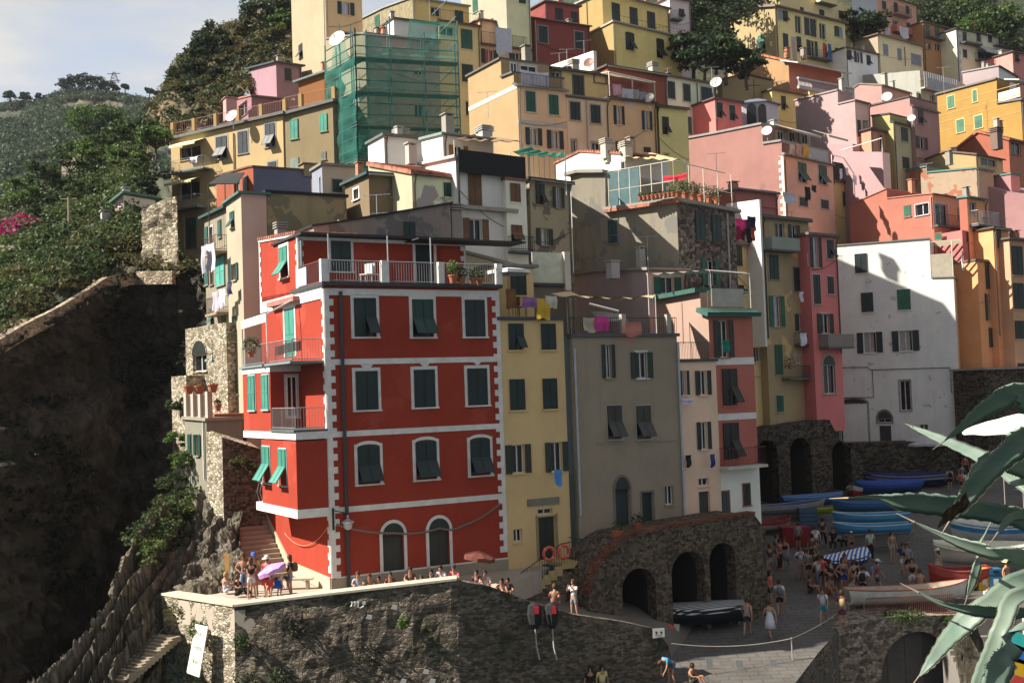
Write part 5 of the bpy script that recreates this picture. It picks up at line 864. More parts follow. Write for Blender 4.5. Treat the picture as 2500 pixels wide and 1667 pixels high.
# cliff below the path; its shade is put into dark rock and scrub colours
D1 = [(-90, 1200, 53), (60, 1120, 59), (150, 1080, 62), (215, 1050, 65), (262, 1020, 68), (330, 1000, 71), (420, 970, 70), (540, 960, 68)]
D2 = [(-90, 1500, 50), (60, 1430, 56), (150, 1400, 59), (215, 1360, 62), (262, 1320, 65), (330, 1280, 68), (420, 1250, 67), (540, 1240, 66)]
D3 = [(-90, 1800, 48), (60, 1780, 54), (150, 1760, 57), (215, 1740, 60), (262, 1700, 63), (330, 1650, 66), (420, 1600, 65), (540, 1600, 65)]
cliff, _ = land('cliff', [EDGE, [(x, (y + b) / 2, Y + 1) for (x, y, Y), (a, b, c) in zip(EDGE, D1)], D1, D2, D3], 150, 120, mShadeRock, 1.0, .12, .7, .6, smooth=False)
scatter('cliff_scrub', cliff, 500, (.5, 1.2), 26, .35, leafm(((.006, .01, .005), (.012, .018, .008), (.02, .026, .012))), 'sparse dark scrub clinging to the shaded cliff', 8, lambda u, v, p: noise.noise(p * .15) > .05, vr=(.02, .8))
mb = MB(); top = [P(*q) for q in EDGE[:-1]]
for a, b in zip(top[:-1], top[1:]): d = (b - a).normalized(); n = d.cross(Vector((0, 0, 1))); mb.prism([a + Vector((0, 0, -.5)), b + Vector((0, 0, -.5)), b + Vector((0, 0, .35)), a + Vector((0, 0, .35))], -n * .35)
o = mb.build('path_wall', stone((.3, .24, .17), (.45, .37, .27), (.3, .24, .17), 3)); tag(o, 'low stone wall along the outer edge of the cliff path', 'wall')
mb = MB()
for a, b in zip(top[:-1], top[1:]): n = (b - a).normalized().cross(Vector((0, 0, 1))); mb.prism([a - n * .36, b - n * .36, b - n * 2.2, a - n * 2.2], (0, 0, .06))
tag(mb.build('path', soil((.2, .14, .1), (.28, .19, .13), (.36, .27, .19), .5)), kind='structure')
# scrubby hillside rising behind the pink house
up, _ = land('upper_slope', [[(330, 420, 113), (420, 330, 112), (500, 290, 112), (570, 240, 113), (640, 210, 114), (760, 190, 115)], [(350, 330, 119), (430, 240, 119), (500, 200, 120), (570, 160, 121), (640, 130, 121), (760, 110, 121)],
    [(385, 290, 125), (440, 190, 126), (500, 130, 127), (560, 95, 128), (640, 50, 128), (760, 20, 128)], [(405, 262, 131), (450, 170, 133), (515, 100, 135), (590, 45, 137), (660, -60, 139), (760, -120, 139)]], 60, 50, mDry, .8, .2, .5, 1)
scatter('hill_scrub', up, 330, (.5, 1.2), 55, .38, mG3, 'dry brown and olive scrub on the steep bank behind the pink house', 9)
scatter('hill_ivy', up, 260, (.6, 1.3), 60, .38, mG2, 'dark green creeping scrub on the steep bank behind the pink house', 10)
for k, (x, y, Y, r, m, s) in enumerate(((515, 105, 125, 3.4, mG2, 1.3), (490, 130, 124, 2.6, mG2, 1.1), (545, 120, 124, 2.4, mG2, 1), (440, 180, 123, 2.6, mG1, 1), (470, 170, 121, 2.5, mG2, 1), (635, 45, 127, 4, mG2, 1.1), (665, 15, 127, 3.6, mG2, 1), (690, 60, 125, 2.6, mGL, .9), (600, 85, 126, 2.4, mG3, .8), (560, 150, 121, 2.3, mG3, .8), (640, 110, 123, 2.2, mG3, .8), (460, 225, 119, 1.9, mG3, .7), (530, 185, 119, 1.8, mG2, .7), (600, 130, 121, 1.8, mG3, .8), (420, 215, 121, 1.7, mG3, .9), (680, 95, 123, 2.2, mG3, .9))):
    tree('bank_tree', x, y, Y, r * .7, r * .58, 'evergreen shrub or small tree on the steep bank behind the pink house', m, 20, 80, .36, .13, s, 'shrubs and small trees on the steep bank')
# hillside beneath the town
mb = MB()
def hz(x, y): k = min(1, max(0, (x - 8) / 12)); return (y - 63 - 36 * k) * (.42 + .38 * k) - 4.8
mb.grid(lambda a, b: (lambda x, y: Vector((x, y, hz(x, y) + 1.0 * noise.noise(Vector((x * .1, y * .1, 0))))))(-24 + a * 190, 60 + b * 190), 90, 90); tag(mb.build('hillside', mEarth), kind='structure')
G = 'trees on the hillside among the houses'
for k, (x, y, Y, r, m) in enumerate(((1700, 20, 135, 4.5, mG2), (1735, 55, 130, 4.5, mG2), (1690, 75, 128, 4, mG1), (1775, 30, 135, 5, mG2), (1830, 5, 140, 5, mG2), (1745, 110, 122, 3.4, mG2), (1720, 150, 112, 3.2, mG2), (1770, 140, 112, 3, mG1), (1690, 130, 114, 3, mG2), (1820, 160, 112, 2.6, mG2), (2265, 30, 170, 5.5, mG1), (2310, 20, 172, 5.5, mG2), (2350, 45, 165, 5, mG1), (2400, 30, 170, 6, mG2), (2420, 70, 160, 4.6, mG1), (2475, 60, 162, 5, mGL), (2250, 65, 165, 4, mG2), (2300, 60, 164, 4, mG1), (2375, 75, 160, 3.8, mGL), (2120, 70, 150, 3.5, mG2), (2085, 75, 148, 3.5, mG2), (2490, 100, 158, 4.4, mG1), (2340, 5, 185, 6, mG2), (2260, -5, 185, 7, mG2), (1660, 40, 130, 3.6, mG2))):
    tree('hillside_tree', x, y, Y + 9, r * 1.0, r * .85, 'dense green tree on the hillside among or above the upper houses', m, 24, 46, .6, .22, .85, G)
# lit rock spur bottom of the picture
def strata(p): q = p.x * .86 - p.y * .38 + p.z * .33; f = q * 1.3 + noise.noise(p * .35) * 1.1; k = f - math.floor(f); return (.9 * (k ** .35) - .45) * (.5 + .6 * abs(noise.noise(p * .4)))
SP = Surf([[(-115, 1800, 58), (105, 1760, 57), (195, 1700, 58), (275, 1600, 60), (335, 1500, 62), (395, 1420, 64), (450, 1330, 66)],
    [(-15, 1740, 44.5), (115, 1668, 46), (195, 1580, 48), (262, 1490, 50), (300, 1400, 53), (345, 1305, 56), (440, 1240, 59)],
    [(30, 1830, 42), (170, 1720, 44), (235, 1630, 46), (290, 1550, 48), (330, 1470, 50), (380, 1395, 53), (445, 1320, 57)],
    [(150, 1900, 42), (240, 1790, 43.5), (300, 1710, 45.5), (345, 1630, 48), (378, 1545, 50.5), (412, 1470, 52.5), (470, 1400, 56)],
    [(260, 1950, 43), (330, 1850, 44.5), (370, 1770, 46.5), (395, 1670, 49), (407, 1585, 51.3), (432, 1500, 54), (500, 1440, 57)]])
def crand(a, b): return noise.cell(Vector((a + .5, b + .5, 7.3)))
def spf(u, v):
    p = SP.at(u, v); n = SP.nrm(u, v); n = n if n.dot(CAMP - p) > 0 else -n
    s_ = v * 8 + .9 * noise.noise(Vector((u * 3.2, v * 2, 1))) + .25 * noise.noise(Vector((u * 14, v * 5, 4))); k = math.floor(s_); fr = s_ - k; hgt = 1.25 * (.7 + .6 * abs(crand(k, 3)))
    drop = min(1, max(0, (fr - .38) / .16)); p = p + Vector((0, 0, hgt * (fr - drop) * (1 if v > .2 else v * 5)))
    q = u * 52 + v * 14 + 1.6 * noise.noise(Vector((u * 9, v * 7, 2))) + k * .37; c = math.floor(q); ed = abs(q - c - .5) * 2; p = p + n * (.13 * crand(c, k) - (.10 if ed > .88 else 0))
    return p + n * (.14 * noise.fractal(p * 1.7, 1, 2, 4) + .3 * noise.noise(p * .4))
mb = MB(); mb.grid(spf, 520, 200); tag(mb.build('rock_spur', mRock), kind='structure')
class spur: f = staticmethod(spf)
def strata(p): q = p.x * .86 - p.y * .38 + p.z * .33; f = q * 1.3 + noise.noise(p * .35) * 1.1; k = f - math.floor(f); return (.9 * (k ** .35) - .45) * (.5 + .6 * abs(noise.noise(p * .4)))
rnd = random.Random(5)
scatter('spur_weeds', spur, 60, (.3, .7), 70, .2, mG1, 'green weeds growing on the upper rock spur', 12, vr=(.25, .5), ur=(.78, 1))
# terrace in front of the red house
sea = MB(); sea.face([(-900, -60, -14), (900, -60, -14), (900, 900, -14), (-900, 900, -14)]); m_, t__, b_ = mnew('water'); b_.inputs['Base Color'].default_value = (.01, .03, .035, 1); b_.inputs['Roughness'].default_value = .15; bump(t__, b_, tex(t__, 'ShaderNodeTexNoise', .5, N(t__, 'ShaderNodeTexCoord').outputs['Object'], Detail=5).outputs[0], .5, .3); tag(sea.build('sea', m_), kind='structure')
mWall = stone((.11, .09, .068), (.21, .175, .135), (.15, .125, .1), 4.4, 2.4, .8, moss=(.03, .04, .02)); mWallSunlit = stone((.30, .25, .18), (.52, .46, .36), (.36, .31, .23), 4.2, 2.2, 1, moss=(.12, .12, .06))  # same stone twice: front coloured as in shade, end face as in sun
pts = [(397, 1452, 51.2, .15), (572, 1480, 47.2, .15), (800, 1452, 47.2, .5), (1115, 1416, 47.4, .9), (1200, 1432, 47.9, .45), (1290, 1466, 48.6, -.3), (1400, 1500, 49.4, -1.0), (1520, 1517, 50.4, -1.5), (1600, 1535, 51, -1.95), (1632, 1575, 51.4, -2.6), (1645, 1640, 51.8, -4)]
gp = [P(x, y, Y) for x, y, Y, z in pts]
def vwall(name, gp, zb, th, mat, mats=None, label=None, cat='wall', bat=0):
    mb = MB()
    for a, b in zip(gp[:-1], gp[1:]):
        d = (b - a); d.z = 0; d.normalize(); n = Vector((d.y, -d.x, 0)); nx = max(1, int((b - a).length / .5))
        mb.grid(lambda s, t: (lambda q: Vector((q.x, q.y, zb + (q.z - zb) * t)) + (Vector((0, -1, 0)) if len(gp) > 2 else n) * (bat * (1 - t) + .10 * noise.fractal(Vector((q.x, q.y, zb + (q.z - zb) * t)) * 1.3, 1, 2, 3)))(a.lerp(b, s)), nx * 2, 36)
        mb.face([a, b, b - n * th, a - n * th]); mb.face([a - n * th, b - n * th, b - n * th + Vector((0, 0, zb - b.z)), a - n * th + Vector((0, 0, zb - a.z))])
    o = mb.build(name, mat); return tag(o, label, cat) if label else o
w1 = vwall('terrace_wall', gp[1:], -14, .7, mWall, label='high stone retaining wall coloured as in shade under the terrace with a curving parapet', bat=.6)
w2 = vwall('wall_end', gp[:2], -14, .7, mWallSunlit); w2.parent = w1; w2.location = w2.location - w1.location; w2['label'] = 'sunlit end face of the terrace wall'
mb = MB()
for a, b in zip(gp[:3], gp[1:4]): d = (b - a).normalized(); n = Vector((d.y, -d.x, 0)); mb.prism([a + n * .08, b + n * .08, b - n * .75, a - n * .75], (0, 0, .09))
cp = mb.build('coping', plaster((.55, .47, .36), .6), w1)
mb = MB(); q = [P(397, 1452, 51.2), P(572, 1480, 47.2), P(1115, 1416, 47.4), Vector((3.5, 60, 0)), Vector((-6, 66, 0)), Vector((-17, 62, 0))]; mb.prism([Vector((v.x, v.y, -.02)) for v in q], (0, 0, -1)); tag(mb.build('terrace_paving', plaster((.42, .36, .29), .5)), kind='structure')
mb = MB(); q = [gp[3], gp[5], gp[7], gp[9], Vector((10, 62, 0)), Vector((-2, 62, 0))]; mb.prism([Vector((v.x, v.y, z)) for k, (v, z) in enumerate(zip([gp[3] + Vector((0, .9, 0)), gp[5] + Vector((0, .9, 0)), gp[7] + Vector((0, .9, 0)), gp[9] + Vector((0, 1.2, 0))] + q[4:], (-.6, -1.3, -2.6, -4.0, -3.2, -.9)))], (0, 0, -1)); tag(mb.build('ramp_path', plaster((.16, .14, .12), .6)), kind='structure')
# weeds and little signs on the wall
for k, (x, y, r, m) in enumerate(((590, 1565, .5, mG1), (600, 1665, .8, mG1), (480, 1535, .55, mGL), (545, 1530, .4, mG1), (500, 1640, .9, mG1), (425, 1500, .6, mG3), (725, 1530, .7, leafm(((.008, .014, .006), (.014, .022, .01)))), (900, 1600, .9, leafm(((.008, .014, .006), (.014, .022, .01)))), (985, 1520, .35, mGL), (680, 1655, .6, mG1))):
    c = P(x, y, 46.9 if x > 572 else 48.6); mb = MB(); clump(mb, c, r * .7, 240, .14, rnd, 1.0); tag(mb.build('wall_weed', m), 'tuft of green weeds rooted in the high terrace wall', 'weed', 'tufts of weeds on the terrace wall')
mb = MB(); WT = Wall(gp[0], math.degrees(atan2(gp[1].x - gp[0].x, gp[1].y - gp[0].y))); u, z = WT.uz(502, 1580, .25); mb.prism([WT.w(u - .62, z - 1.0, .75), WT.w(u + .36, z - 1.05, .75), WT.w(u + .6, z + .95, .45), WT.w(u - .34, z + .95, .45)], WT.n * .04); sg = tag(mb.build('notice_board', flat((.75, .72, .6), .6)), 'tall cream notice board with three worn lines of lettering on the sunlit wall end', 'sign')
def text(s, loc, xd, zd, size, mat, parent, name='lettering'):
    c = bpy.data.curves.new(name, 'FONT'); c.body = s; c.size = size; c.align_x = 'CENTER'; c.extrude = .004; o = bpy.data.objects.new(name, c); COL.objects.link(o); c.materials.append(mat)
    x = Vector(xd).normalized(); z = Vector(zd).normalized(); n = x.cross(z); M = Matrix((x, z, n)).transposed().to_4x4(); M.translation = Vector(loc); o.parent = parent; o.matrix_parent_inverse = Matrix.Identity(4)
    q = parent.location.copy(); o.matrix_local = Matrix.Translation(-q) @ M; bpy.context.view_layer.update(); me = bpy.data.meshes.new_from_object(o.evaluated_get(bpy.context.evaluated_depsgraph_get())); k = bpy.data.objects.new(name, me); COL.objects.link(k); k.parent = parent; k.matrix_local = o.matrix_local; bpy.data.objects.remove(o); return k
for w_, yy in (('VIETATO', .55), ('AI NON', 0), ('RESIDENTI', -.55)): text(w_, WT.w(u + yy * .12, z + yy, .65 - yy * .15), WT.d, (WT.n * -.14 + Vector((0, 0, 1)) + WT.d * .1), .2, flat((.3, .3, .28), .8), sg)
# low scrub and bollards handled below; square
def gz(x, y): return -3.6 + .11 * (y - 57)
def gpt(px, py, dz=0):
    r = ray(px, py); Y = (-3.6 - .11 * 57 + dz - CAMP.z) / (r.z - .11); return CAMP + r * Y
mPave = None
m_, t__, b_ = mnew('harbour_paving'); co = N(t__, 'ShaderNodeTexCoord').outputs['Object']; n1 = tex(t__, 'ShaderNodeTexNoise', .35, co, Detail=8, Roughness=.7); n2 = tex(t__, 'ShaderNodeTexNoise', 6, co, Detail=6)
bk = N(t__, 'ShaderNodeTexBrick'); bk.inputs['Scale'].default_value = .55; bk.inputs['Mortar Size'].default_value = .02; bk.inputs['Color1'].default_value = (.9, .9, .9, 1); bk.inputs['Color2'].default_value = (.75, .75, .75, 1); bk.inputs['Mortar'].default_value = (.45, .45, .45, 1); t__.links.new(co, bk.inputs['Vector'])
a = ramp(t__, n1.outputs[0], [(.3, (.075, .068, .06)), (.7, (.16, .145, .13))]); a = mixc(t__, .8, a, bk.outputs['Color'], 'MULTIPLY'); a = mixc(t__, .2, a, n2.outputs['Color'], 'OVERLAY'); t__.links.new(a, b_.inputs['Base Color']); b_.inputs['Roughness'].default_value = .85; bump(t__, b_, n2.outputs[0], .4, .02)
mb = MB(); q = [gpt(1560, 1760), gpt(1915, 1700), gpt(2000, 1590), gpt(2045, 1540), gpt(2115, 1512), gpt(2330, 1500), gpt(2560, 1500), Vector((75, 75, gz(0, 75))), Vector((75, 112, gz(0, 112))), Vector((10, 112, gz(0, 112))), Vector((6, 62, gz(0, 62))), gpt(1600, 1610)]
fl = [Vector((v.x, v.y, 0)) for v in q]; i0 = len(mb.v)
mb.v += q; mb.f += [tuple(t) for t in tessellate_polygon([fl])]
for k in range(6): a, b = q[k], q[k + 1]; mb.face([a, b, Vector((b.x, b.y, -13)), Vector((a.x, a.y, -13))])
tag(mb.build('harbour_square', m_), kind='structure')
vwall('quay_wall', [v + Vector((.02, -.02, 0)) for v in (q[2] + Vector((-.02, .02, 0)), q[3])][::1] and [Vector((v.x, v.y, v.z)) for v in (q[0], q[1], q[2], q[3], q[4])], -13, .4, mWall, label='dark stone side of the ramp dropping to the water channel')
# quay wall with bridge arch
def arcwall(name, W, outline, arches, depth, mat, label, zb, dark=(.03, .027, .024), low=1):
    """outline: picture points of the top edge left to right; arches: (x0, x1, ytop, ybottom) picture px"""
    o = [W.uz(*p) for p in outline]; root = thing(name, label, 'arcade', W.w(o[0][0], zb)); poly = [(o[0][0], zb)] + o + [(o[-1][0], zb)]; loops = [[Vector((a, b, 0)) for a, b in poly]]; mb = MB(); inn = MB()
    for (x0, x1, yt, yb) in arches:
        xm = (x0 + x1) / 2; u0, u1 = W.uz(x0, (yt + yb) / 2)[0], W.uz(x1, (yt + yb) / 2)[0]; zt = W.uz(xm, yt)[1]; z0 = zb + .05 if low else max(zb + .05, W.uz(xm, yb)[1]); r = (u1 - u0) / 2; um = (u0 + u1) / 2; rz = min(r, (zt - z0) * .6); n = 14
        ring = [(u1, z0)] + [(um + r * cos(pi * k / n), zt - rz + rz * sin(pi * k / n)) for k in range(n + 1)] + [(u0, z0)]; loops.append([Vector((a, b, 0)) for a, b in ring])
        for k in range(len(ring) - 1):
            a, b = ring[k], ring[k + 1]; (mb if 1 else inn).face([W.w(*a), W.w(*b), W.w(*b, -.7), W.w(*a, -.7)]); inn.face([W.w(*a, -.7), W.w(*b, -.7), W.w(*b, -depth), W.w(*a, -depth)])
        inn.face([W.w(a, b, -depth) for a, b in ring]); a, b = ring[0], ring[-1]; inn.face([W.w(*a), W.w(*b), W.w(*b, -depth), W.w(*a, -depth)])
    fl = [p for lp in loops for p in lp]; i0 = len(mb.v); mb.v += [W.w(p.x, p.y) for p in fl]
    for t in tessellate_polygon(loops): mb.f.append(tuple(i0 + k for k in t))
    for a, b in zip(o[:-1], o[1:]): mb.face([W.w(*a), W.w(*b), W.w(*b, -depth - .2), W.w(*a, -depth - .2)])
    for e in (0, -1): a = o[e]; mb.face([W.w(*a), W.w(a[0], zb), W.w(a[0], zb, -depth - .2), W.w(*a, -depth - .2)])
    mb.build('wall', mat, root); inn.build('vault', plaster(dark, .5), root); return root  # vault inside is coloured near black: its shade is painted
q0, q1 = gpt(2050, 1538), gpt(2340, 1500); d = q1 - q0; aq = math.degrees(atan2(d.x, d.y)); WQ = Wall(q0 - Vector((0, .05, 0)), aq).off(.06)
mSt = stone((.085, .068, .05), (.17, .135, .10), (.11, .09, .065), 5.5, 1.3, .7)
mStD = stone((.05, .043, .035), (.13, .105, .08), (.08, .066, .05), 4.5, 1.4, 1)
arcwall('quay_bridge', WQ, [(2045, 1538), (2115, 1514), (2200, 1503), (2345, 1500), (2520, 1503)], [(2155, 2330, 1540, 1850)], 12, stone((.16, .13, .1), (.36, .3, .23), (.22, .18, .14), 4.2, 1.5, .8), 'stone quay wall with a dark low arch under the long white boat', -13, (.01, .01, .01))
WA = Wall(P(1440, 1440, 54), 60)
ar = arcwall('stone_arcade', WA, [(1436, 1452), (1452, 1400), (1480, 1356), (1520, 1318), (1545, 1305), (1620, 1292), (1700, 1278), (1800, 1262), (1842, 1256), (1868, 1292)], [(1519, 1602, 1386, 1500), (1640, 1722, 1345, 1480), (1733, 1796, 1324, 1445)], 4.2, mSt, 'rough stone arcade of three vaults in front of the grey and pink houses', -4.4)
mb = MB(); o = [WA.uz(*p) for p in [(1436, 1452), (1452, 1400), (1480, 1356), (1520, 1318), (1545, 1305), (1620, 1292), (1700, 1278), (1800, 1262), (1842, 1256)]]
for a, b in zip(o[:-1], o[1:]): mb.prism([WA.w(*a, .06), WA.w(*b, .06), WA.w(b[0], b[1] + .16, .06), WA.w(a[0], a[1] + .16, .06)], -WA.n * .6)
mb.build('brick_coping', stone((.16, .06, .04), (.22, .1, .07), (.13, .08, .06), 6, 2, .6), ar)
WB = Wall(P(1846, 1100, 84), 60)
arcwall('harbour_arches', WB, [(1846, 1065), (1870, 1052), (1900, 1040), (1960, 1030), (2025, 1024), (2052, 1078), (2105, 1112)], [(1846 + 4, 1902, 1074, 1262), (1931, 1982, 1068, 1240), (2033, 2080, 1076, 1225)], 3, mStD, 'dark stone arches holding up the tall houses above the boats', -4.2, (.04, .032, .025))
# rocky mass between square and white house
b = H('W5', 'low_rock_wall', 'low dark rock wall with creepers before the white house door', [3, (160, 690)], (1500, 760), 91, (.05, .045, .035), z0=-4, roof=None, aR=95, cat='wall', mat=mStD); b.fin()
b = H('W3', 'maroon_arcade_wall', 'dark red wall under a slanting canopy behind the parasols', [3, (1840, 1060)], (2500, 1150), 93, shd(96, 50, 40), z0=-4, mat=mStD, matR=mStD, roof=(.3, .26, .24), aR=60); b.fin(); t_('S')
# ruined wall, grey tower and steps beside the red house
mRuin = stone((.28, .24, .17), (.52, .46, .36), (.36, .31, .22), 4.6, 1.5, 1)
b = H('V6', 'ruined_wall', 'broken rough stone house wall beside the steps of the red house', [(485, 960), (560, 952), (668, 1022)], (1110, 1155), 57, (.4, .35, .27), z0=-3, aL=140, aR=60, roof=None, dz='auto', mat=mRuin, matR=mSt, cat='wall'); b.fin()  # side turned from the sun gets darker stone, shade put into the colour
b = H('V6', 'grey_cliff_house', 'small grey house with green shutters hanging over the rocks', [(240, 815), (487, 835)], 2, 59.5, lit(205, 194, 165), z0=-5, roof=(.3, .27, .21), ov=.12, aL=140, aR=50, worn=.9, shut=(.02, .1, .07), trim=None)
b.win('L', 'c', 302, 1100, 34, 230); b.win('L', 'o', 388, 1110, 36, 240); b.pipe('L', 465, 850, 1500, (.6, .58, .52)); z = b.rz + .15; W = b.L; u0 = b.out[0][0]
for k in range(4): u = u0 + (0 - u0) * k / 3; mb = MB(); mb.wbox(W, u - .14, u + .14, z, z + 1.35, -.3, -.02); mb.build('terrace_pillar', plaster((.45, .4, .34)), b.root)
railing(W, u0, 0, z, 1.2, -.15, .16, (.3, .25, .2), b.root); b.fin()
b = H('V1', 'arch_tower', 'rough stone tower with one big arched opening', [(245, 1192), (500, 1150), (715, 1115)], 3, 62.5, (.4, .36, .28), z0=-4, aL=140, aR=50, roof=None, mat=mRuin, cat='tower'); t_('V6'); b.win('L', 'g', 415, 150 + 20, 160, 190, arch=.9, trim=None); b.fin()
t_('V6'); b = Bld('low_stone_wall', 'short rough stone wall stub left of the arch tower', [(85, 325), (255, 312)], 2, 64, None, (.4, .36, .28), aL=140, aR=50, roof=None, mat=mRuin, cat='wall'); b.z0 = -4; b.fin()
b = H('V6', 'lane_wall_house', 'shadowed little yellow doorway house in the lane behind the ruin', [4, (640, 790)], (905, 790), 60.5, lit(200, 160, 90), z0=-2, roof=(.3, .12, .07), aR=70, matR=plaster(shd(120, 95, 70))); b.fin()
t_('S')
W = red.L; mb = MB(); n = 17
for k in range(n): mb.wbox(W, -5.3 - .28 * (k + 1), -5.3 - .28 * k, -.5 if k < 4 else .2 * (k - 3), .2 * (k + 1), .12, 2.2)
tag(mb.build('stone_steps', plaster((.34, .27, .21), .7)), 'worn stone steps climbing the lane left of the red house' .replace('left of', 'beside'), 'steps')
t_('X1'); mb = MB(); pp = [W.uz(*p, .07) for p in ((1905, 1225), (1440, 1030), (1165, 480), (1135, 500), (1150, 640), (1440, 1180), (1910, 1385))]; mb.prism([W.w(a, b, .002) for a, b in pp], W.n * .07); mb.build('plinth', plaster((.5, .42, .3), .4), R_)
t_('S')
# rock hump between ruin and terrace wall
hump, _ = land('rock_hump', [[(430, 1400, 56), (470, 1385, 56), (520, 1370, 55.5), (580, 1350, 55.5), (600, 1350, 55)], [(425, 1440, 53), (465, 1405, 53.5), (520, 1385, 54), (570, 1370, 54), (590, 1375, 54)], [(430, 1470, 51), (470, 1450, 51), (530, 1430, 51.8), (570, 1420, 52.5), (585, 1410, 53)], [(440, 1500, 50), (480, 1490, 50), (540, 1480, 50.8), (580, 1460, 51.5), (600, 1450, 52)]], 60, 50, rockmat((.14, .12, .09), (.36, .31, .24)), .3, .8, .25, 2, smooth=False)
hump2, _ = land('rock_base', [[(455, 1230, 62), (490, 1215, 60), (560, 1230, 58), (590, 1260, 57.5)], [(420, 1280, 59), (480, 1290, 57.5), (540, 1300, 56.5), (585, 1310, 56)], [(400, 1370, 55), (470, 1370, 55), (540, 1380, 54.5), (590, 1385, 54.5)], [(400, 1480, 52), (470, 1480, 52), (540, 1480, 52), (590, 1480, 52)]], 60, 60, mRock, .4, .6, .3, 1.6, smooth=False, fn=strata)
scatter('ivy', hump2, 60, (.3, .7), 80, .2, mG1, 'green creepers below the grey cliff house', 14, vr=(0, .3), ur=(0, .3))
for k, (x, y, Y, r, m) in enumerate(((425, 1190, 61, 1.5, mG1), (445, 1130, 61, 1.2, mGL), (410, 1240, 60, 1.4, mG3), (440, 1230, 59.5, 1.2, mG1), (430, 1080, 62, 1.1, mGL), (440, 990, 64, 1.1, mG1), (590, 1135, 56, .8, mG3), (620, 1145, 56, .6, mG3))):
    tree('wall_bush', x, y, Y, r * .6, r * .62, 'leafy bush clinging beside the grey cliff house or the ruined wall', m, 16, 90, .15, .05, .9, 'bushes clinging beside the old walls')

rw, _o = land('rubble_wall', [[(352, 520, 78), (385, 492, 77.5), (432, 480, 77)], [(345, 590, 77), (385, 580, 76.5), (434, 580, 76)], [(352, 690, 75), (390, 685, 74.6), (440, 685, 74.3)]], 30, 40, stone((.2, .17, .12), (.4, .35, .26), (.24, .2, .15), 3.5, 1.6, 1), .4, .5, .1, 2, kind='thing'); del _o['kind']; tag(_o, 'tall rough rubble wall at the foot of the yellow cliff house', 'wall')
t_('X2'); hr = thing('handrail', 'dark handrail on the rock steps at the foot of the terrace wall', 'handrail', P(960, 1540, 47)); mb = MB(); mb.tube([P(935, 1440, 47), P(1240, 1135, 50)], .035, 5); mb.tube([P(960, 1500, 47), P(1240, 1250, 50)], .025, 5); mb.tube([P(935, 1440, 47), P(980, 1560, 46.8)], .035, 5); mb.build('rail', flat(IRON, .5), hr)
mb = MB()
for k in range(14): a = P(860 + k * 28, 1570 - k * 24, 46.2 + k * .27); mb.box(a, 1.3, .5, .22, 30)
tag(mb.build('rock_steps', plaster((.3, .25, .18), .6)), 'small pale steps cut beside the sunlit wall end', 'steps'); t_('S')

b = H('S', 'hillside_retaining_wall', 'long grey retaining wall on the terraced slope below the stone pine', [(150, 390), (285, 352)], 2, 112, (.3, .27, .22), z0=14, roof=None, aL=112, aR=22, cat='wall'); b.fin()
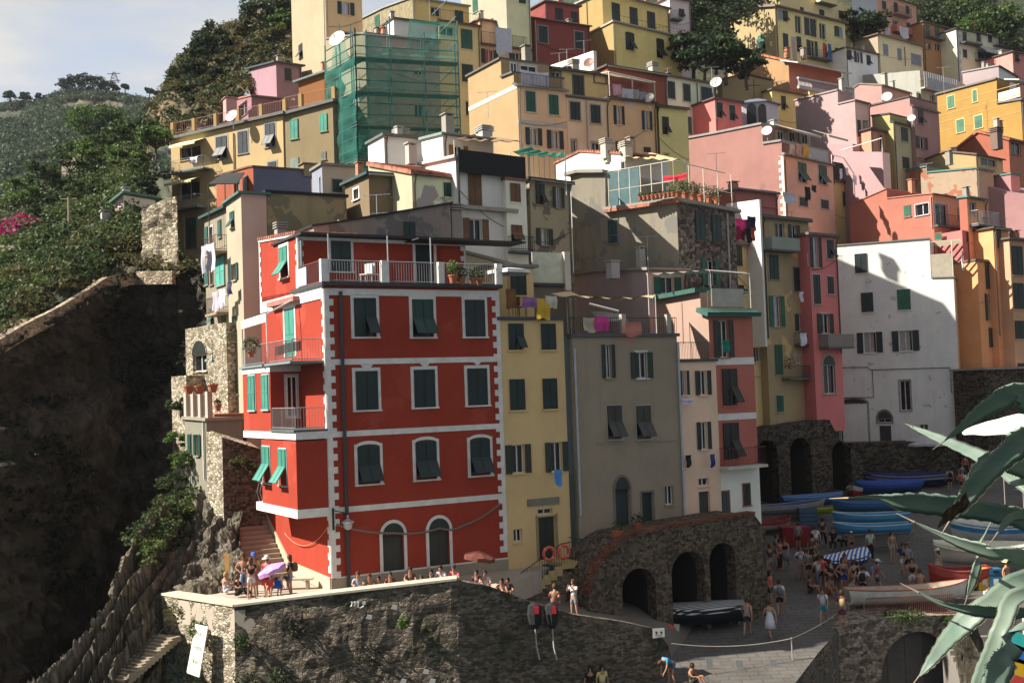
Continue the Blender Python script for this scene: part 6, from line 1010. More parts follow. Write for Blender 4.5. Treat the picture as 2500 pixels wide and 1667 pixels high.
# ---------------------------------------------------------------- people
def skinmesh(name, verts, edges, rad, sub=1):
    me = bpy.data.meshes.new(name); me.from_pydata([Vector(v) for v in verts], edges, []); o = bpy.data.objects.new(name, me); COL.objects.link(o)
    o.modifiers.new('s', 'SKIN'); 
    for i, r in enumerate(rad): me.skin_vertices[0].data[i].radius = r if isinstance(r, tuple) else (r, r)
    me.skin_vertices[0].data[0].use_root = True
    if sub: m = o.modifiers.new('u', 'SUBSURF'); m.levels = sub; m.render_levels = sub
    dg = bpy.context.evaluated_depsgraph_get(); dg.update(); nm = bpy.data.meshes.new_from_object(o.evaluated_get(dg)); bpy.data.objects.remove(o); nm.name = name; nm.shade_smooth(); nm.materials.clear(); nm.materials.append(None); return nm
V3 = Vector
POSE = {}
def mkpose(n, pel, che, nek, hed, kn, an, el, wr, toe=None, curl=(0, -.02, -.07)):
    """facing -Y; kn, an, el, wr hold (left, right) joints"""
    S = [V3((-.17, 0, 0)) + V3(che) + V3((0, 0, .07)), V3((.17, 0, 0)) + V3(che) + V3((0, 0, .07))]; HP = [V3(pel) + V3((-.09, 0, -.03)), V3(pel) + V3((.09, 0, -.03))]
    vs = [V3(pel), V3(pel).lerp(V3(che), .5), V3(che), V3(nek), V3(hed), V3(hed) + (V3(hed) - V3(nek)).normalized() * .09, V3(hed) + V3((0, -.095, -.005))]; rd = [(.145, .105), (.12, .09), (.15, .105), .052, (.082, .09), (.075, .082), .018]; ed = [(0, 1), (1, 2), (2, 3), (3, 4), (4, 5), (4, 6)]
    for s in (0, 1):
        i = len(vs); E, Wq = V3(el[s]), V3(wr[s]); d = (Wq - E).normalized(); pm = Wq + d * .07; sd = d.cross(V3((0, 1, .3))).normalized()
        vs += [S[s], E, Wq, pm]; rd += [.055, .040, .026, (.036, .02)]; ed += [(2, i), (i, i + 1), (i + 1, i + 2), (i + 2, i + 3)]
        for k, (sp, ln) in enumerate(((-.03, .055), (-.011, .07), (.011, .066), (.03, .05))): vs.append(pm + sd * sp + d * ln + V3(curl) * .4); rd.append(.0085); ed.append((i + 3, len(vs) - 1))
        vs.append(Wq + d * .04 + V3((0, -.045, 0)) + sd * -.03); rd.append(.0095); ed.append((i + 2, len(vs) - 1))
        i = len(vs); K, A = V3(kn[s]), V3(an[s]); T = A + (V3(toe[s]) if toe else V3((0, -.15, -.055)))
        vs += [HP[s], K, A, A + V3((0, .02, -.05)), T]; rd += [.085, .055, .036, .036, (.038, .028)]; ed += [(0, i), (i, i + 1), (i + 1, i + 2), (i + 2, i + 3), (i + 3, i + 4)]
    b = skinmesh('person_' + n, vs, ed, rd)
    c = V3(che); p = V3(pel); tv = [c, p.lerp(c, .5), p.lerp(c, -.02), c.lerp(V3(nek), .55)]; tr = [(.165, .125), (.138, .112), (.155, .12), (.075, .07)]; te = [(0, 1), (1, 2), (0, 3)]
    for s in (0, 1): i = len(tv); tv += [S[s], S[s].lerp(V3(el[s]), .62)]; tr += [.072, .062]; te += [(0, i), (i, i + 1)]
    sh = skinmesh('shirt_' + n, tv, te, tr)
    tk = skinmesh('tank_' + n, tv[:4] + [S[0].lerp(c, .35), S[1].lerp(c, .35)], [(0, 1), (1, 2), (0, 3), (0, 4), (0, 5)], tr[:4] + [.06, .06])
    out = {}
    for nm, f in (('shorts', .72), ('trousers', 1.0)):
        qv = [p.lerp(c, .12), p]; qr = [(.15, .115), (.162, .125)]; qe = [(0, 1)]
        for s in (0, 1):
            i = len(qv); K, A = V3(kn[s]), V3(an[s]); qv += [HP[s], HP[s].lerp(K, f)]; qr += [.1, .088]; qe += [(1, i), (i, i + 1)]
            if nm == 'trousers': qv.append(A.lerp(K, .08)); qr.append(.055); qe.append((i + 1, i + 2))
        out[nm] = skinmesh(nm + '_' + n, qv, qe, qr)
    dm = MB(); dz_ = p.z - .42 if p.z > .6 else p.z - .12
    dm.lathe((p.x, p.y, 0), [(.25, dz_), (.21, p.z - .12), (.15, p.z + .12), (.15, p.z + .14)], 14); 
    me = bpy.data.meshes.new('skirt'); me.from_pydata(dm.v, [], dm.f); me.shade_smooth(); me.materials.append(None)
    POSE[n] = dict(body=b, shirt=sh, tank=tk, skirt=me, head=V3(hed), up=(V3(hed) - V3(nek)).normalized(), chest=c, **out)
mkpose('stand', (0, 0, .93), (0, -.01, 1.30), (0, 0, 1.46), (0, -.02, 1.58), ((-.10, -.03, .50), (.11, 0, .50)), ((-.11, .02, .08), (.13, .03, .08)), ((-.25, .02, 1.10), (.25, .02, 1.10)), ((-.26, -.08, .87), (.26, -.06, .87)))
mkpose('hip', (.03, 0, .92), (0, 0, 1.29), (0, -.01, 1.45), (-.02, -.03, 1.57), ((-.12, -.10, .50), (.12, .0, .50)), ((-.16, -.02, .08), (.12, .03, .08)), ((-.34, .05, 1.12), (.24, -.02, 1.08)), ((-.17, -.08, .98), (.20, -.20, .92)))
mkpose('walk', (0, 0, .91), (0, -.04, 1.28), (0, -.06, 1.44), (0, -.08, 1.56), ((-.10, -.20, .52), (.10, .02, .48)), ((-.10, -.30, .10), (.10, .34, .16)), ((-.24, .12, 1.08), (.24, -.14, 1.08)), ((-.24, .14, .84), (.22, -.28, .90)), ((0, -.15, -.04), (0, -.12, -.1)))
mkpose('photo', (0, 0, .93), (0, -.01, 1.30), (0, -.01, 1.46), (0, -.03, 1.58), ((-.12, -.02, .50), (.12, 0, .50)), ((-.15, .02, .08), (.15, .03, .08)), ((-.25, -.16, 1.20), (.25, -.16, 1.20)), ((-.08, -.30, 1.45), (.08, -.30, 1.45)))
mkpose('sit', (0, .10, .50), (0, .10, .87), (0, .06, 1.03), (0, .03, 1.15), ((-.12, -.34, .53), (.12, -.36, .50)), ((-.13, -.36, .09), (.14, -.42, .09)), ((-.24, .0, .68), (.24, .0, .68)), ((-.14, -.22, .60), (.13, -.24, .60)))
mkpose('ground', (0, .10, .16), (0, .14, .53), (0, .10, .69), (0, .06, .81), ((-.16, -.24, .45), (.18, -.22, .42)), ((-.14, -.48, .09), (.16, -.46, .09)), ((-.25, -.02, .42), (.25, -.02, .40)), ((-.15, -.26, .44), (.12, -.28, .42)))
mkpose('bend', (0, .18, .84), (0, -.20, 1.00), (0, -.36, 1.00), (0, -.48, .95), ((-.12, .02, .48), (.13, .04, .48)), ((-.14, .08, .08), (.16, .12, .08)), ((-.20, -.28, .74), (.20, -.30, .72)), ((-.12, -.36, .50), (.10, -.38, .48)))
SK = ((.42, .22, .14), (.33, .17, .10), (.48, .28, .19), (.25, .12, .07)); HC = ((.02, .012, .008), (.07, .035, .015), (.30, .19, .08), (.04, .03, .025))
def setm(o, m): o.material_slots[0].link = 'OBJECT'; o.material_slots[0].material = m
ALLP = []
def person(label, loc, pose, rot, top, bot, kind='shorts', skin=0, hair=1, sc=1.0, hat=None, pack=None, tank=0, longhair=0, group='visitors around the harbour'):
    D = POSE[pose]; o = bpy.data.objects.new('person', D['body']); COL.objects.link(o); o.location = loc; o.rotation_euler = (0, 0, radians(rot)); o.scale = (sc,) * 3
    setm(o, flat(SK[skin], .6, name='skin')); tag(o, label, 'person', group)
    def kid(nm, me, m): k = bpy.data.objects.new(nm, me); COL.objects.link(k); k.parent = o; setm(k, m) if me.materials and me.materials[0] is None else me.materials.append(m); return k
    if top: kid('shirt', D['tank' if tank else 'shirt'], flat(top, .9, name='cloth'))
    if kind == 'dress': kid('skirt', D['skirt'], flat(bot, .9, name='cloth'))
    elif bot: kid(kind, D[kind], flat(bot, .9, name='cloth'))
    H_, U = D['head'], D['up']
    def part(nm, mb, m): me = bpy.data.meshes.new(nm); me.from_pydata(mb.v, [], mb.f); me.shade_smooth(); me.materials.append(m); k = bpy.data.objects.new(nm, me); COL.objects.link(k); k.parent = o; return k
    mb = MB(); hb = H_ + V3((0, .025, .01)); mb.lathe(hb, [(.06, -.09 if not longhair else -.22), (.098, -.03), (.105, .04), (.092, .10), (.055, .14), (.01, .15)], 12, U); part('hair', mb, flat(HC[hair], .7, name='hair'))
    mb = MB()
    for s in (-1, 1): mb.lathe(H_ + V3((s * .033, -.083, .015)), [(.003, -.01), (.012, -.003), (.012, .004), (.003, .01)], 6)
    part('eyes', mb, flat((.01, .01, .01), .3))
    if hat:
        mb = MB(); mb.lathe(hb + U * .045, [(.112 if hat[1] == 'cap' else .2, 0), (.112, .015), (.108, .06), (.07, .115), (.01, .12)], 16, U)
        if hat[1] == 'cap': q = hb + U * .05; mb.prism([q + V3((-.07, -.08, 0)), q + V3((.07, -.08, 0)), q + V3((.05, -.19, -.015)), q + V3((-.05, -.19, -.015))], (0, 0, .012))
        part('hat', mb, flat(hat[0], .85, name='cloth'))
    if pack:
        mb = MB(); c = D['chest'] + V3((0, .19, -.14)); mb.lathe(c, [(.06, -.17), (.13, -.14), (.15, 0), (.13, .17), (.06, .22)], 10)
        for s in (-1, 1): mb.tube([c + V3((s * .09, -.05, .15)), D['chest'] + V3((s * .1, -.02, .17)), D['chest'] + V3((s * .11, -.14, 0)), c + V3((s * .12, -.08, -.1))], .014, 4)
        part('backpack', mb, flat(pack, .8, name='cloth'))
    ALLP.append(o); return o
BKc, WHc, GYc, NVc = (.015, .015, .017), (.6, .6, .62), (.2, .2, .2), (.02, .03, .08)
def gT(px, py, z=.0): r = ray(px, py); t = (z - CAMP.z) / r.z; return CAMP + r * t
t_('X1'); T = [
 ('woman in a black top and white shorts holding up a phone on the terrace', (1010, 1458), 'photo', 200, BKc, (.5, .5, .5), 'shorts', dict(longhair=1)),
 ('man in a yellow green shirt and blue cap with a red bag on the terrace', (1040, 1430), 'stand', 20, (.55, .55, .12), (.25, .2, .15), 'shorts', dict(hat=((.05, .15, .5), 'cap'), pack=(.5, .05, .04), sc=1.06)),
 ('woman in a wide white hat and red dress on the terrace', (1190, 1440), 'stand', -20, (.55, .03, .03), (.5, .05, .04), 'dress', dict(hat=((.7, .66, .55), 'brim'))),
 ('woman in black top and denim shorts with a brown backpack on the terrace', (1458, 1418), 'hip', -75, BKc, (.15, .25, .4), 'shorts', dict(pack=(.12, .07, .03), longhair=1)),
 ('girl in a bright blue skirt bending down on the terrace', (1340, 1432), 'bend', 60, (.55, .5, .5), (.02, .1, .55), 'dress', dict(sc=.8, longhair=1)),
 ('woman in a brown patterned top and jeans at the back of the terrace group', (920, 1405), 'hip', 10, (.25, .15, .1), (.25, .35, .5), 'trousers', dict(tank=1, longhair=1)),
 ('blonde woman in a white tank top sitting by the wooden post', (735, 1405), 'ground', 120, WHc, (.5, .5, .55), 'shorts', dict(hair=2, tank=1)),
 ('person in a black tee crouched on the edge of the terrace wall', (870, 1440), 'ground', 70, BKc, BKc, 'trousers', dict()),
 ('child in a red top half hidden under the lilac umbrella', (1225, 1452), 'sit', 0, (.5, .08, .08), (.5, .1, .1), 'shorts', dict(sc=.8))]
for lb, f, po, ro, tp, bt, kd, kw in T: t_('X1'); person(lb, gT(*f), po, ro, tp, bt, kd, **kw)
t_('X3'); G = 'people sitting in the shade of the red house'
for lb, (x, y), tp, h, kw in (('person in a blue and white shirt sitting nearest the downpipe of the red house', (345, 1190), (.3, .4, .5), 1, {}), ('person in a flowered top sitting second from the downpipe', (475, 1212), (.3, .2, .16), 1, {}), ('small person with dark hair sitting before the first arched door', (578, 1232), (.25, .15, .1), 0, dict(sc=.85)), ('person in sunglasses and a dark red top sitting between the arched doors', (715, 1192), (.2, .04, .04), 3, {}), ('person in a brown top sitting against the wall between the doors', (945, 1135), (.14, .08, .06), 0, {}), ('sunburnt person with bare shoulders sitting under the second door', (1070, 1225), None, 1, dict(sc=.9)), ('dark haired person in a black top beside the woman in white', (1185, 1160), BKc, 0, {}), ('woman in a white tee sitting before the second arched door', (1288, 1115), (.6, .6, .65), 0, {}), ('person in a pink tee and dark cap sitting by the wall corner', (1440, 1110), (.8, .18, .25), 1, dict(hat=((.05, .06, .08), 'cap'))), ('person in shadow under the brown parasol', (1700, 1165), (.1, .05, .05), 0, {}), ('person in a white and blue shirt under the brown parasol', (1805, 1172), (.5, .55, .6), 0, {}), ('woman in a pale strap top by the yellow house corner', (1990, 1262), (.35, .25, .22), 0, dict(longhair=1)), ('man in a black tee leaning by the yellow house corner', (2060, 1255), BKc, 0, {})):
    t_('X3'); sc_ = kw.pop('sc', 1); p = P(x, y, 49.7); person(lb, p - Vector((0, 0, .82 * sc_)), 'ground', 5 if x % 2 else -12, tp, GYc, 'shorts', hair=h, sc=sc_, group=G, **kw)
def sq(x, y): return gpt(x, y)
t_('X5')
for lb, f, po, ro, tp, bt, kd, kw in (
 ('man in a pale grey tee standing inside the vault behind the green lamp post', (765, 1110), 'stand', 0, (.4, .4, .45), BKc, 'trousers', {}),
 ('man in black with a white cap beside the stone arcade', (1165, 1010), 'stand', 160, BKc, BKc, 'trousers', dict(hat=(WHc, 'cap'))),
 ('person in a black top and pink trousers beside the stone arcade', (1235, 1060), 'walk', 190, BKc, (.45, .15, .2), 'trousers', {}),
 ('man in a grey shirt standing before the red skip', (1400, 850), 'hip', 30, (.12, .13, .13), BKc, 'shorts', {}),
 ('woman in a black tank top and grey skirt walking near the red skip', (1500, 885), 'walk', -30, BKc, (.2, .2, .25), 'dress', dict(tank=1)),
 ('man in a white tee with an orange towel over his shoulder', (1850, 735), 'walk', 200, WHc, BKc, 'shorts', {}),
 ('man in a white shirt with a blue bag in the middle of the square', (1672, 1000), 'hip', 20, WHc, (.3, .3, .32), 'shorts', dict(pack=(.02, .2, .45))),
 ('girl in a pale blue top next to the man with the blue bag', (1720, 975), 'walk', 150, (.25, .35, .6), BKc, 'shorts', dict(sc=.93, longhair=1)),
 ('man in a red checked shirt by the blue striped boat cover', (1930, 1115), 'stand', 170, (.45, .05, .06), BKc, 'shorts', {}),
 ('woman in a dark flowered dress behind the man in the checked shirt', (1855, 1030), 'hip', -40, (.06, .04, .04), (.06, .05, .05), 'dress', dict(longhair=1)),
 ('person in dark brown sitting on the ground of the square', (1800, 1170), 'ground', 60, (.06, .03, .025), (.04, .03, .03), 'shorts', {}),
 ('bare backed orange tanned bather sitting on the ground', (2010, 1190), 'ground', 20, None, (.4, .1, .04), 'shorts', dict(skin=1)),
 ('boy in a white tee and teal shorts striding across the ramp', (1935, 1530), 'walk', -20, WHc, (.01, .25, .35), 'shorts', dict(pack=BKc)),
 ('man in a dark grey shirt with a shoulder strap walking down the square', (1195, 1395), 'walk', 10, (.08, .085, .08), (.03, .03, .035), 'trousers', dict(sc=1.04)),
 ('person in a coral orange top near the top of the ramp', (1325, 1310), 'stand', 60, (.75, .10, .06), BKc, 'shorts', dict(longhair=1)),
 ('girl in a white tee with a grey backpack seen from behind', (1435, 1425), 'walk', 170, WHc, BKc, 'shorts', dict(pack=(.12, .13, .16))),
 ('woman in a grey tank top with a black cross strap', (1060, 1655), 'walk', 160, (.25, .27, .3), NVc, 'shorts', dict(tank=1)),
 ('woman in a white and turquoise dress walking up the ramp', (1325, 1690), 'walk', 190, (.45, .65, .7), (.6, .6, .68), 'dress', dict(tank=1)),
 ('heavy man in a pink shirt sitting inside the middle vault', (290, 1390), 'sit', -40, (.3, .13, .12), (.3, .27, .2), 'shorts', dict(sc=1.05)),
 ('person in dark clothes sitting beside the man in pink', (400, 1385), 'sit', -10, (.04, .04, .045), (.04, .04, .04), 'trousers', {}),
 ('person in black leaning against the pillar of the middle vault', (495, 1360), 'sit', 30, BKc, BKc, 'trousers', {}),
 ('man in a black vest sitting on a chair before the green post', (700, 1310), 'sit', 25, BKc, (.2, .05, .05), 'shorts', dict(tank=1)),
 ('person in a blue top sitting low at the side of the middle vault', (150, 1400), 'sit', 20, (.05, .07, .18), BKc, 'trousers', {})):
    t_('X5'); person(lb, sq(*f), po, ro, tp, bt, kd, **{'sc': 1.07, **kw})
t_('S'); person('man in black lifting a phone inside the nearest vault', sq(1557, 1502), 'photo', 10, BKc, BKc, 'trousers'); person('man with a bare back sitting by the arch of the yellow steps', P(1356, 1478, 50.5), 'ground', 170, None, (.2, .1, .1), skin=1, group='visitors around the harbour'); person('man in a white tee looking at his hands below the yellow house', P(1403, 1510, 51.5), 'photo', -40, WHc, GYc, 'shorts')
for lb, f, po, ro, tp, bt, kd, kw in (
 ('man in a white shirt sitting on the trestle below the pale blue boats', (180, 470), 'sit', 10, (.55, .55, .62), BKc, 'trousers', {}),
 ('person in black sitting beside the man in the white shirt', (120, 480), 'sit', -20, BKc, BKc, 'trousers', {}),
 ('old man in a pale green shirt and dark trousers before the pale blue boats', (425, 570), 'stand', 190, (.35, .55, .5), BKc, 'trousers', dict(hair=3)),
 ('child in a white cap beside the trestle', (268, 500), 'stand', 20, (.2, .16, .14), BKc, 'shorts', dict(hat=(WHc, 'cap'), sc=.75)),
 ('person in a navy top and white shorts in the middle of the right square', (690, 690), 'walk', 10, NVc, WHc, 'shorts', {}),
 ('person in a blue grey tee leaning beside the navy one', (735, 700), 'hip', -30, (.2, .25, .33), BKc, 'shorts', {}),
 ('woman in a black halter top and white shorts in the sun', (772, 835), 'photo', -20, BKc, WHc, 'shorts', dict(tank=1, longhair=1)),
 ('bare backed man sitting at the edge of the white boat', (832, 850), 'sit', 175, None, (.1, .1, .12), 'shorts', dict(skin=0)),
 ('woman in a white cap and beige dress standing by the red boat', (985, 752), 'stand', -80, (.5, .4, .33), (.5, .42, .36), 'dress', dict(hat=(WHc, 'cap'), tank=1, longhair=1)),
 ('girl in a white cap with a blue backpack in the open square', (478, 845), 'walk', 60, (.25, .08, .12), (.05, .05, .07), 'shorts', dict(hat=(WHc, 'cap'), pack=(.15, .2, .35))),
 ('man in a blue tank top and royal blue shorts', (205, 830), 'hip', 0, (.02, .05, .16), (.02, .05, .3), 'shorts', dict(tank=1)),
 ('man in a black tank top with a white ring emblem', (298, 850), 'stand', 185, BKc, BKc, 'shorts', dict(tank=1)),
 ('person in a navy shirt leaning over the striped boat cover', (262, 700), 'bend', 100, NVc, (.3, .2, .15), 'shorts', {}),
 ('person in a white tee with a dark bag before the white boat', (372, 900), 'hip', 150, WHc, BKc, 'shorts', dict(pack=BKc)),
 ('person in a flowered shirt sitting by the ramp railing', (285, 930), 'sit', 30, (.25, .2, .17), (.2, .15, .12), 'shorts', {}),
 ('woman in a plum tee with a straw bag by the ramp railing', (195, 1130), 'stand', 170, (.15, .03, .07), (.12, .04, .08), 'shorts', dict(pack=(.4, .28, .14))),
 ('man in a straw hat near the recycling bins', (1545, 860), 'stand', 30, None, GYc, 'shorts', dict(hat=((.6, .5, .3), 'brim'))),
 ('person in a white tee with auburn hair near the agave', (1400, 930), 'ground', 20, WHc, WHc, 'shorts', dict(hair=1))):
    t_('W6'); person(lb, sq(*f), po, ro, tp, bt, kd, **{'sc': 1.1, **kw})
t_('W5')
for lb, f, po, ro, tp, bt, kd, kw in (('person in a white tee with black straps by the grey parasol', (1412, 1290), 'stand', 175, (.45, .45, .55), BKc, 'shorts', dict(pack=BKc)), ('person in a pink top near the parasols', (1560, 1330), 'hip', 20, (.7, .15, .18), BKc, 'shorts', {}), ('person in a white shirt behind the agave tips', (1625, 1340), 'stand', 190, WHc, BKc, 'trousers', {}), ('person in a turquoise top near the parasols', (1570, 1240), 'stand', 0, (.05, .2, .25), BKc, 'shorts', {}), ('person in a dark rose top at the back of the square', (1690, 1200), 'stand', 30, (.2, .05, .07), BKc, 'trousers', {}), ('person in a salmon top at the foot of the white house', (1610, 1110), 'stand', 10, (.4, .1, .1), BKc, 'trousers', {})):
    t_('W5'); person(lb, sq(*f), po, ro, tp, bt, kd, **kw)
t_('X7')
person('man in a blue striped tee bending over bags on the slipway', sq(1465, 965), 'bend', -60, (.05, .25, .4), (.1, .12, .2), 'shorts'); person('tanned woman in a bikini sitting on the slipway', sq(1665, 985), 'ground', 60, (.03, .03, .02), (.03, .03, .03), 'shorts', skin=1, tank=1)
person('woman in a yellow tee at the foot of the stone wall', P(915, 1150, 49.3), 'stand', 20, (.65, .6, .25), BKc, 'shorts', hair=0, longhair=1); person('dark haired woman in black at the foot of the stone wall', P(822, 1160, 49.3), 'stand', -10, BKc, BKc, 'shorts', hair=0, longhair=1)
t_('S'); person('person in a dark striped shirt on the lower stairs behind the agave', P(2375, 1625, 42), 'stand', 180, (.04, .05, .08), (.05, .05, .07), 'trousers'); person('person in a red cap sitting low on the stairs at the corner', P(2425, 1680, 41), 'stand', 0, (.3, .3, .35), BKc, 'shorts', hat=((.6, .04, .05), 'cap'))

for k, (x, y, po, ro, tp, bt, lab) in enumerate(((1905, 1392, 'stand', 40, (.3, .1, .1), BKc, 'person in a brick red top just left of the grey skirted woman'), (1882, 1405, 'walk', 190, (.05, .05, .06), (.3, .3, .3), 'person in black and grey between the arcade and the red skip'), (1830, 1432, 'hip', 100, (.35, .33, .3), BKc, 'person in a stone coloured shirt at the corner of the arcade'), (1975, 1420, 'stand', 10, (.15, .2, .15), BKc, 'person in a dark green shirt among the crowd by the striped boat'), (2000, 1438, 'walk', 200, (.5, .5, .5), (.1, .12, .2), 'person in a light grey tee among the crowd by the striped boat'), (2030, 1447, 'hip', 30, (.03, .03, .03), (.2, .05, .05), 'person in black with maroon shorts before the striped boat'), (1985, 1378, 'stand', 170, (.1, .06, .05), BKc, 'person in dark brown behind the striped boat'), (2065, 1432, 'stand', 0, (.25, .08, .03), (.05, .05, .06), 'person in a rust top at the bow of the striped boat'), (2092, 1452, 'walk', 90, (.02, .02, .02), (.05, .1, .2), 'person in black with blue shorts by the stern of the striped boat'), (1770, 1480, 'ground', 20, (.3, .25, .2), (.1, .1, .1), 'person in a tan top sitting near the white plastic chair'), (1845, 1478, 'stand', 190, (.12, .15, .2), BKc, 'person in slate blue walking behind the coral orange top'), (2180, 1372, 'stand', 20, (.35, .2, .15), (.3, .3, .3), 'person in an ochre brown top at the end of the trestle'), (2010, 1335, 'walk', 150, (.05, .05, .06), BKc, 'person in black behind the blue striped boat cover'), (1950, 1345, 'stand', 200, (.2, .2, .22), (.02, .02, .03), 'person in grey behind the man with the orange towel'))):
    t_('S'); person(lab, gpt(x, y), po, ro, tp, bt, 'shorts' if k % 2 else 'trousers', skin=k % 3, hair=k % 2, sc=1.05)
# ---------------------------------------------------------------- boats, parasols, harbour things
t_('S')
def boat(name, label, c, L, B, Hh, head, hull, inner, stripe=None, cover=None, rim=None, zoff=0, thwarts=3, tilt=0, group='boats pulled up on the square', bottom=None):
    """c is the keel middle on the ground; head is the bow's azimuth"""
    root = thing(name, label, 'boat', c, group); f = az(head); s = az(head + 90); c = Vector(c) + Vector((0, 0, zoff)); up = Vector((0, 0, 1))
    def sec(t): # t -1 stern .. 1 bow
        w = B / 2 * (max(.0, 1 - abs(t) ** 2.6) ** .75 if t > 0 else .62 + .38 * (1 - abs(t) ** 2)); sheer = Hh * (1 + .28 * t * t * (1.3 if t > 0 else .5)); return w, sheer
    nt_ = 22; prof = [(0, 0), (.45, .05), (.8, .3), (.95, .62), (1, 1)]
    def pt(t, k, side, ins=0):
        w, h = sec(t); a, b = prof[k]; w = max(0, w * (a if a < 1 else 1) - ins); y = c + f * (t * L / 2 * (1 - .06 * (1 - b))) + s * side * w; return y + up * (h * b + (Hh * .3 * max(0, t) ** 4 * (1 - b)) + (ins * .8 if k == 0 else 0))
    def strip(ks, ins, flip=False):
        mb = MB()
        for side in (-1, 1): mb.grid(lambda a, b: pt(-1 + 2 * a, ks[0] + round(b * (len(ks) - 1)), side, ins), nt_, len(ks) - 1)
        w = [pt(-1, k, -1, ins) for k in ks] + [pt(-1, k, 1, ins) for k in ks][::-1]; mb.face(w); return mb
    strip([0, 1, 2, 3], 0).build('hull', flat(bottom or hull, .45, name='boat_paint'), root, smooth=True)
    m = MB()
    for side in (-1, 1): m.grid(lambda a, b: pt(-1 + 2 * a, 3 + round(b), side, -.004), nt_, 1)
    m.face([pt(-1, 3, -1), pt(-1, 4, -1), pt(-1, 4, 1), pt(-1, 3, 1)]); m.build('strake', flat(stripe or hull, .45, name='boat_paint'), root, smooth=True)
    if cover:
        mb = MB(); n = 44; cm = cover
        mb.grid(lambda a, b: (lambda t: (lambda w, h: c + f * (t * L / 2 * 1.01) + s * ((b * 2 - 1) * (w + .05)) + up * (h + .03 + (1 - (b * 2 - 1) ** 2) * Hh * .38 * (1 - t * t * .6) - (.16 if abs(b * 2 - 1) > .97 else 0)))(*sec(t)))(-1 + 2 * a * .995), n, 14); mb.build('boat_cover', cm, root, smooth=True)
    else:
        strip([1, 2, 3, 4], .05).build('inside', flat(inner, .6, name='boat_paint'), root, smooth=True)
        mb = MB(); mb.grid(lambda a, b: c + f * ((-.97 + 1.85 * a) * L / 2) + s * ((b * 2 - 1) * sec(-.97 + 1.85 * a)[0] * .75) + up * Hh * .28, 14, 2); mb.build('floor', flat(sc3(inner, .7), .7, name='boat_paint'), root)
        for k in range(thwarts): t = -.6 + 1.1 * k / max(1, thwarts - 1); w, h = sec(t); mb = MB(); q = c + f * t * L / 2 + up * h * .74; mb.prism([q - s * w * .94 - f * .13, q + s * w * .94 - f * .13, q + s * w * .94 + f * .13, q - s * w * .94 + f * .13], up * .04); mb.build('thwart', flat(inner, .6, name='boat_paint'), root)
    mb = MB()
    for side in (-1, 1): mb.tube([pt(-1 + 2 * k / nt_, 4, side) for k in range(nt_ + 1)], .035, 5)
    mb.build('gunwale', flat(rim or stripe or hull, .5, name='boat_paint'), root); return root
def stripes(a, b, sc, ax='Z', rot=0, wob=.3):
    m, t, bs = mnew('striped_canvas'); co = N(t, 'ShaderNodeTexCoord').outputs['Object']; mpn = N(t, 'ShaderNodeMapping'); mpn.inputs['Rotation'].default_value = (0, 0, radians(rot)); t.links.new(co, mpn.inputs[0]); w = N(t, 'ShaderNodeTexWave', wave_type='BANDS', bands_direction='X'); w.inputs['Scale'].default_value = sc; w.inputs['Distortion'].default_value = wob; t.links.new(mpn.outputs[0], w.inputs['Vector'])
    t.links.new(ramp(t, w.outputs[0], [(.48, a), (.52, b)]), bs.inputs['Base Color']); bs.inputs['Roughness'].default_value = .9; return m
LB = (.07, .30, .55); LBW = (.45, .55, .58)
t_('W6')
b1 = gpt(440, 470); boat('rowing_boat', 'pale blue open boat with a grey rim on the front of the trestle', b1, 4.6, 1.5, .62, -84, LB, LB, rim=LBW, zoff=.85, bottom=(.05, .22, .42)); b2 = b1 + Vector((.9, 3.2, .35)); boat('rowing_boat', 'second pale blue open boat just behind the one on the trestle', b2, 4.8, 1.5, .6, -86, LB, LB, rim=LBW, zoff=.8)
boat('rowing_boat', 'darker blue open boat furthest back of the three blue ones', b1 + Vector((1.6, 6.2, .7)), 4.6, 1.5, .6, -86, (.04, .14, .32), (.04, .16, .35), zoff=.9)
tr = thing('boat_trestle', 'rough wooden trestle carrying the pale blue boats', 'trestle', b1); mb = MB()
for x in (-1.7, 1.3):
    for y in (-.7, .7): mb.tube([b1 + Vector((x, y, 0)), b1 + Vector((x, y, 1.05))], .05, 5)
    mb.tube([b1 + Vector((x, -.8, 1.0)), b1 + Vector((x, .8, 1.0))], .05, 5); mb.tube([b1 + Vector((x, -.7, .1)), b1 + Vector((x + 1, -.7, 1.0))], .04, 5)
mb.tube([b1 + Vector((-2, -.75, 1.0)), b1 + Vector((2, -.75, 1.0))], .05, 5); mb.tube([b1 + Vector((-2, -.75, .25)), b1 + Vector((2, -.75, .25))], .05, 5); mb.build('timber', flat((.16, .13, .1), .9, name='wood'), tr)
t_('W5')
boat('fishing_boat', 'big red boat with a grey band beneath the grey parasol', gpt(930, 1150), 6.2, 1.9, 1.0, -88, (.25, .05, .045), (.2, .1, .08), (.22, .24, .25), zoff=.2)
boat('fishing_boat', 'navy boat under a dark blue cover before the big red one', gpt(860, 1250), 6.2, 1.8, .75, -85, (.015, .02, .07), NVc, (.25, .28, .35), cover=flat((.015, .02, .08), .8, name='canvas'), zoff=.1)
boat('fishing_boat', 'royal blue covered boat with its bow to the camera side', gpt(620, 1340), 5.4, 1.8, .7, -105, (.02, .05, .2), NVc, (.03, .08, .3), cover=flat((.02, .06, .28), .8, name='canvas'), zoff=.1)
boat('rowing_boat', 'small dark red boat between the arches and the blue covers', gpt(195, 1380), 2.6, 1.2, .6, 200, (.3, .02, .02), (.2, .03, .03), (.4, .4, .4), zoff=.1)
t_('W4')
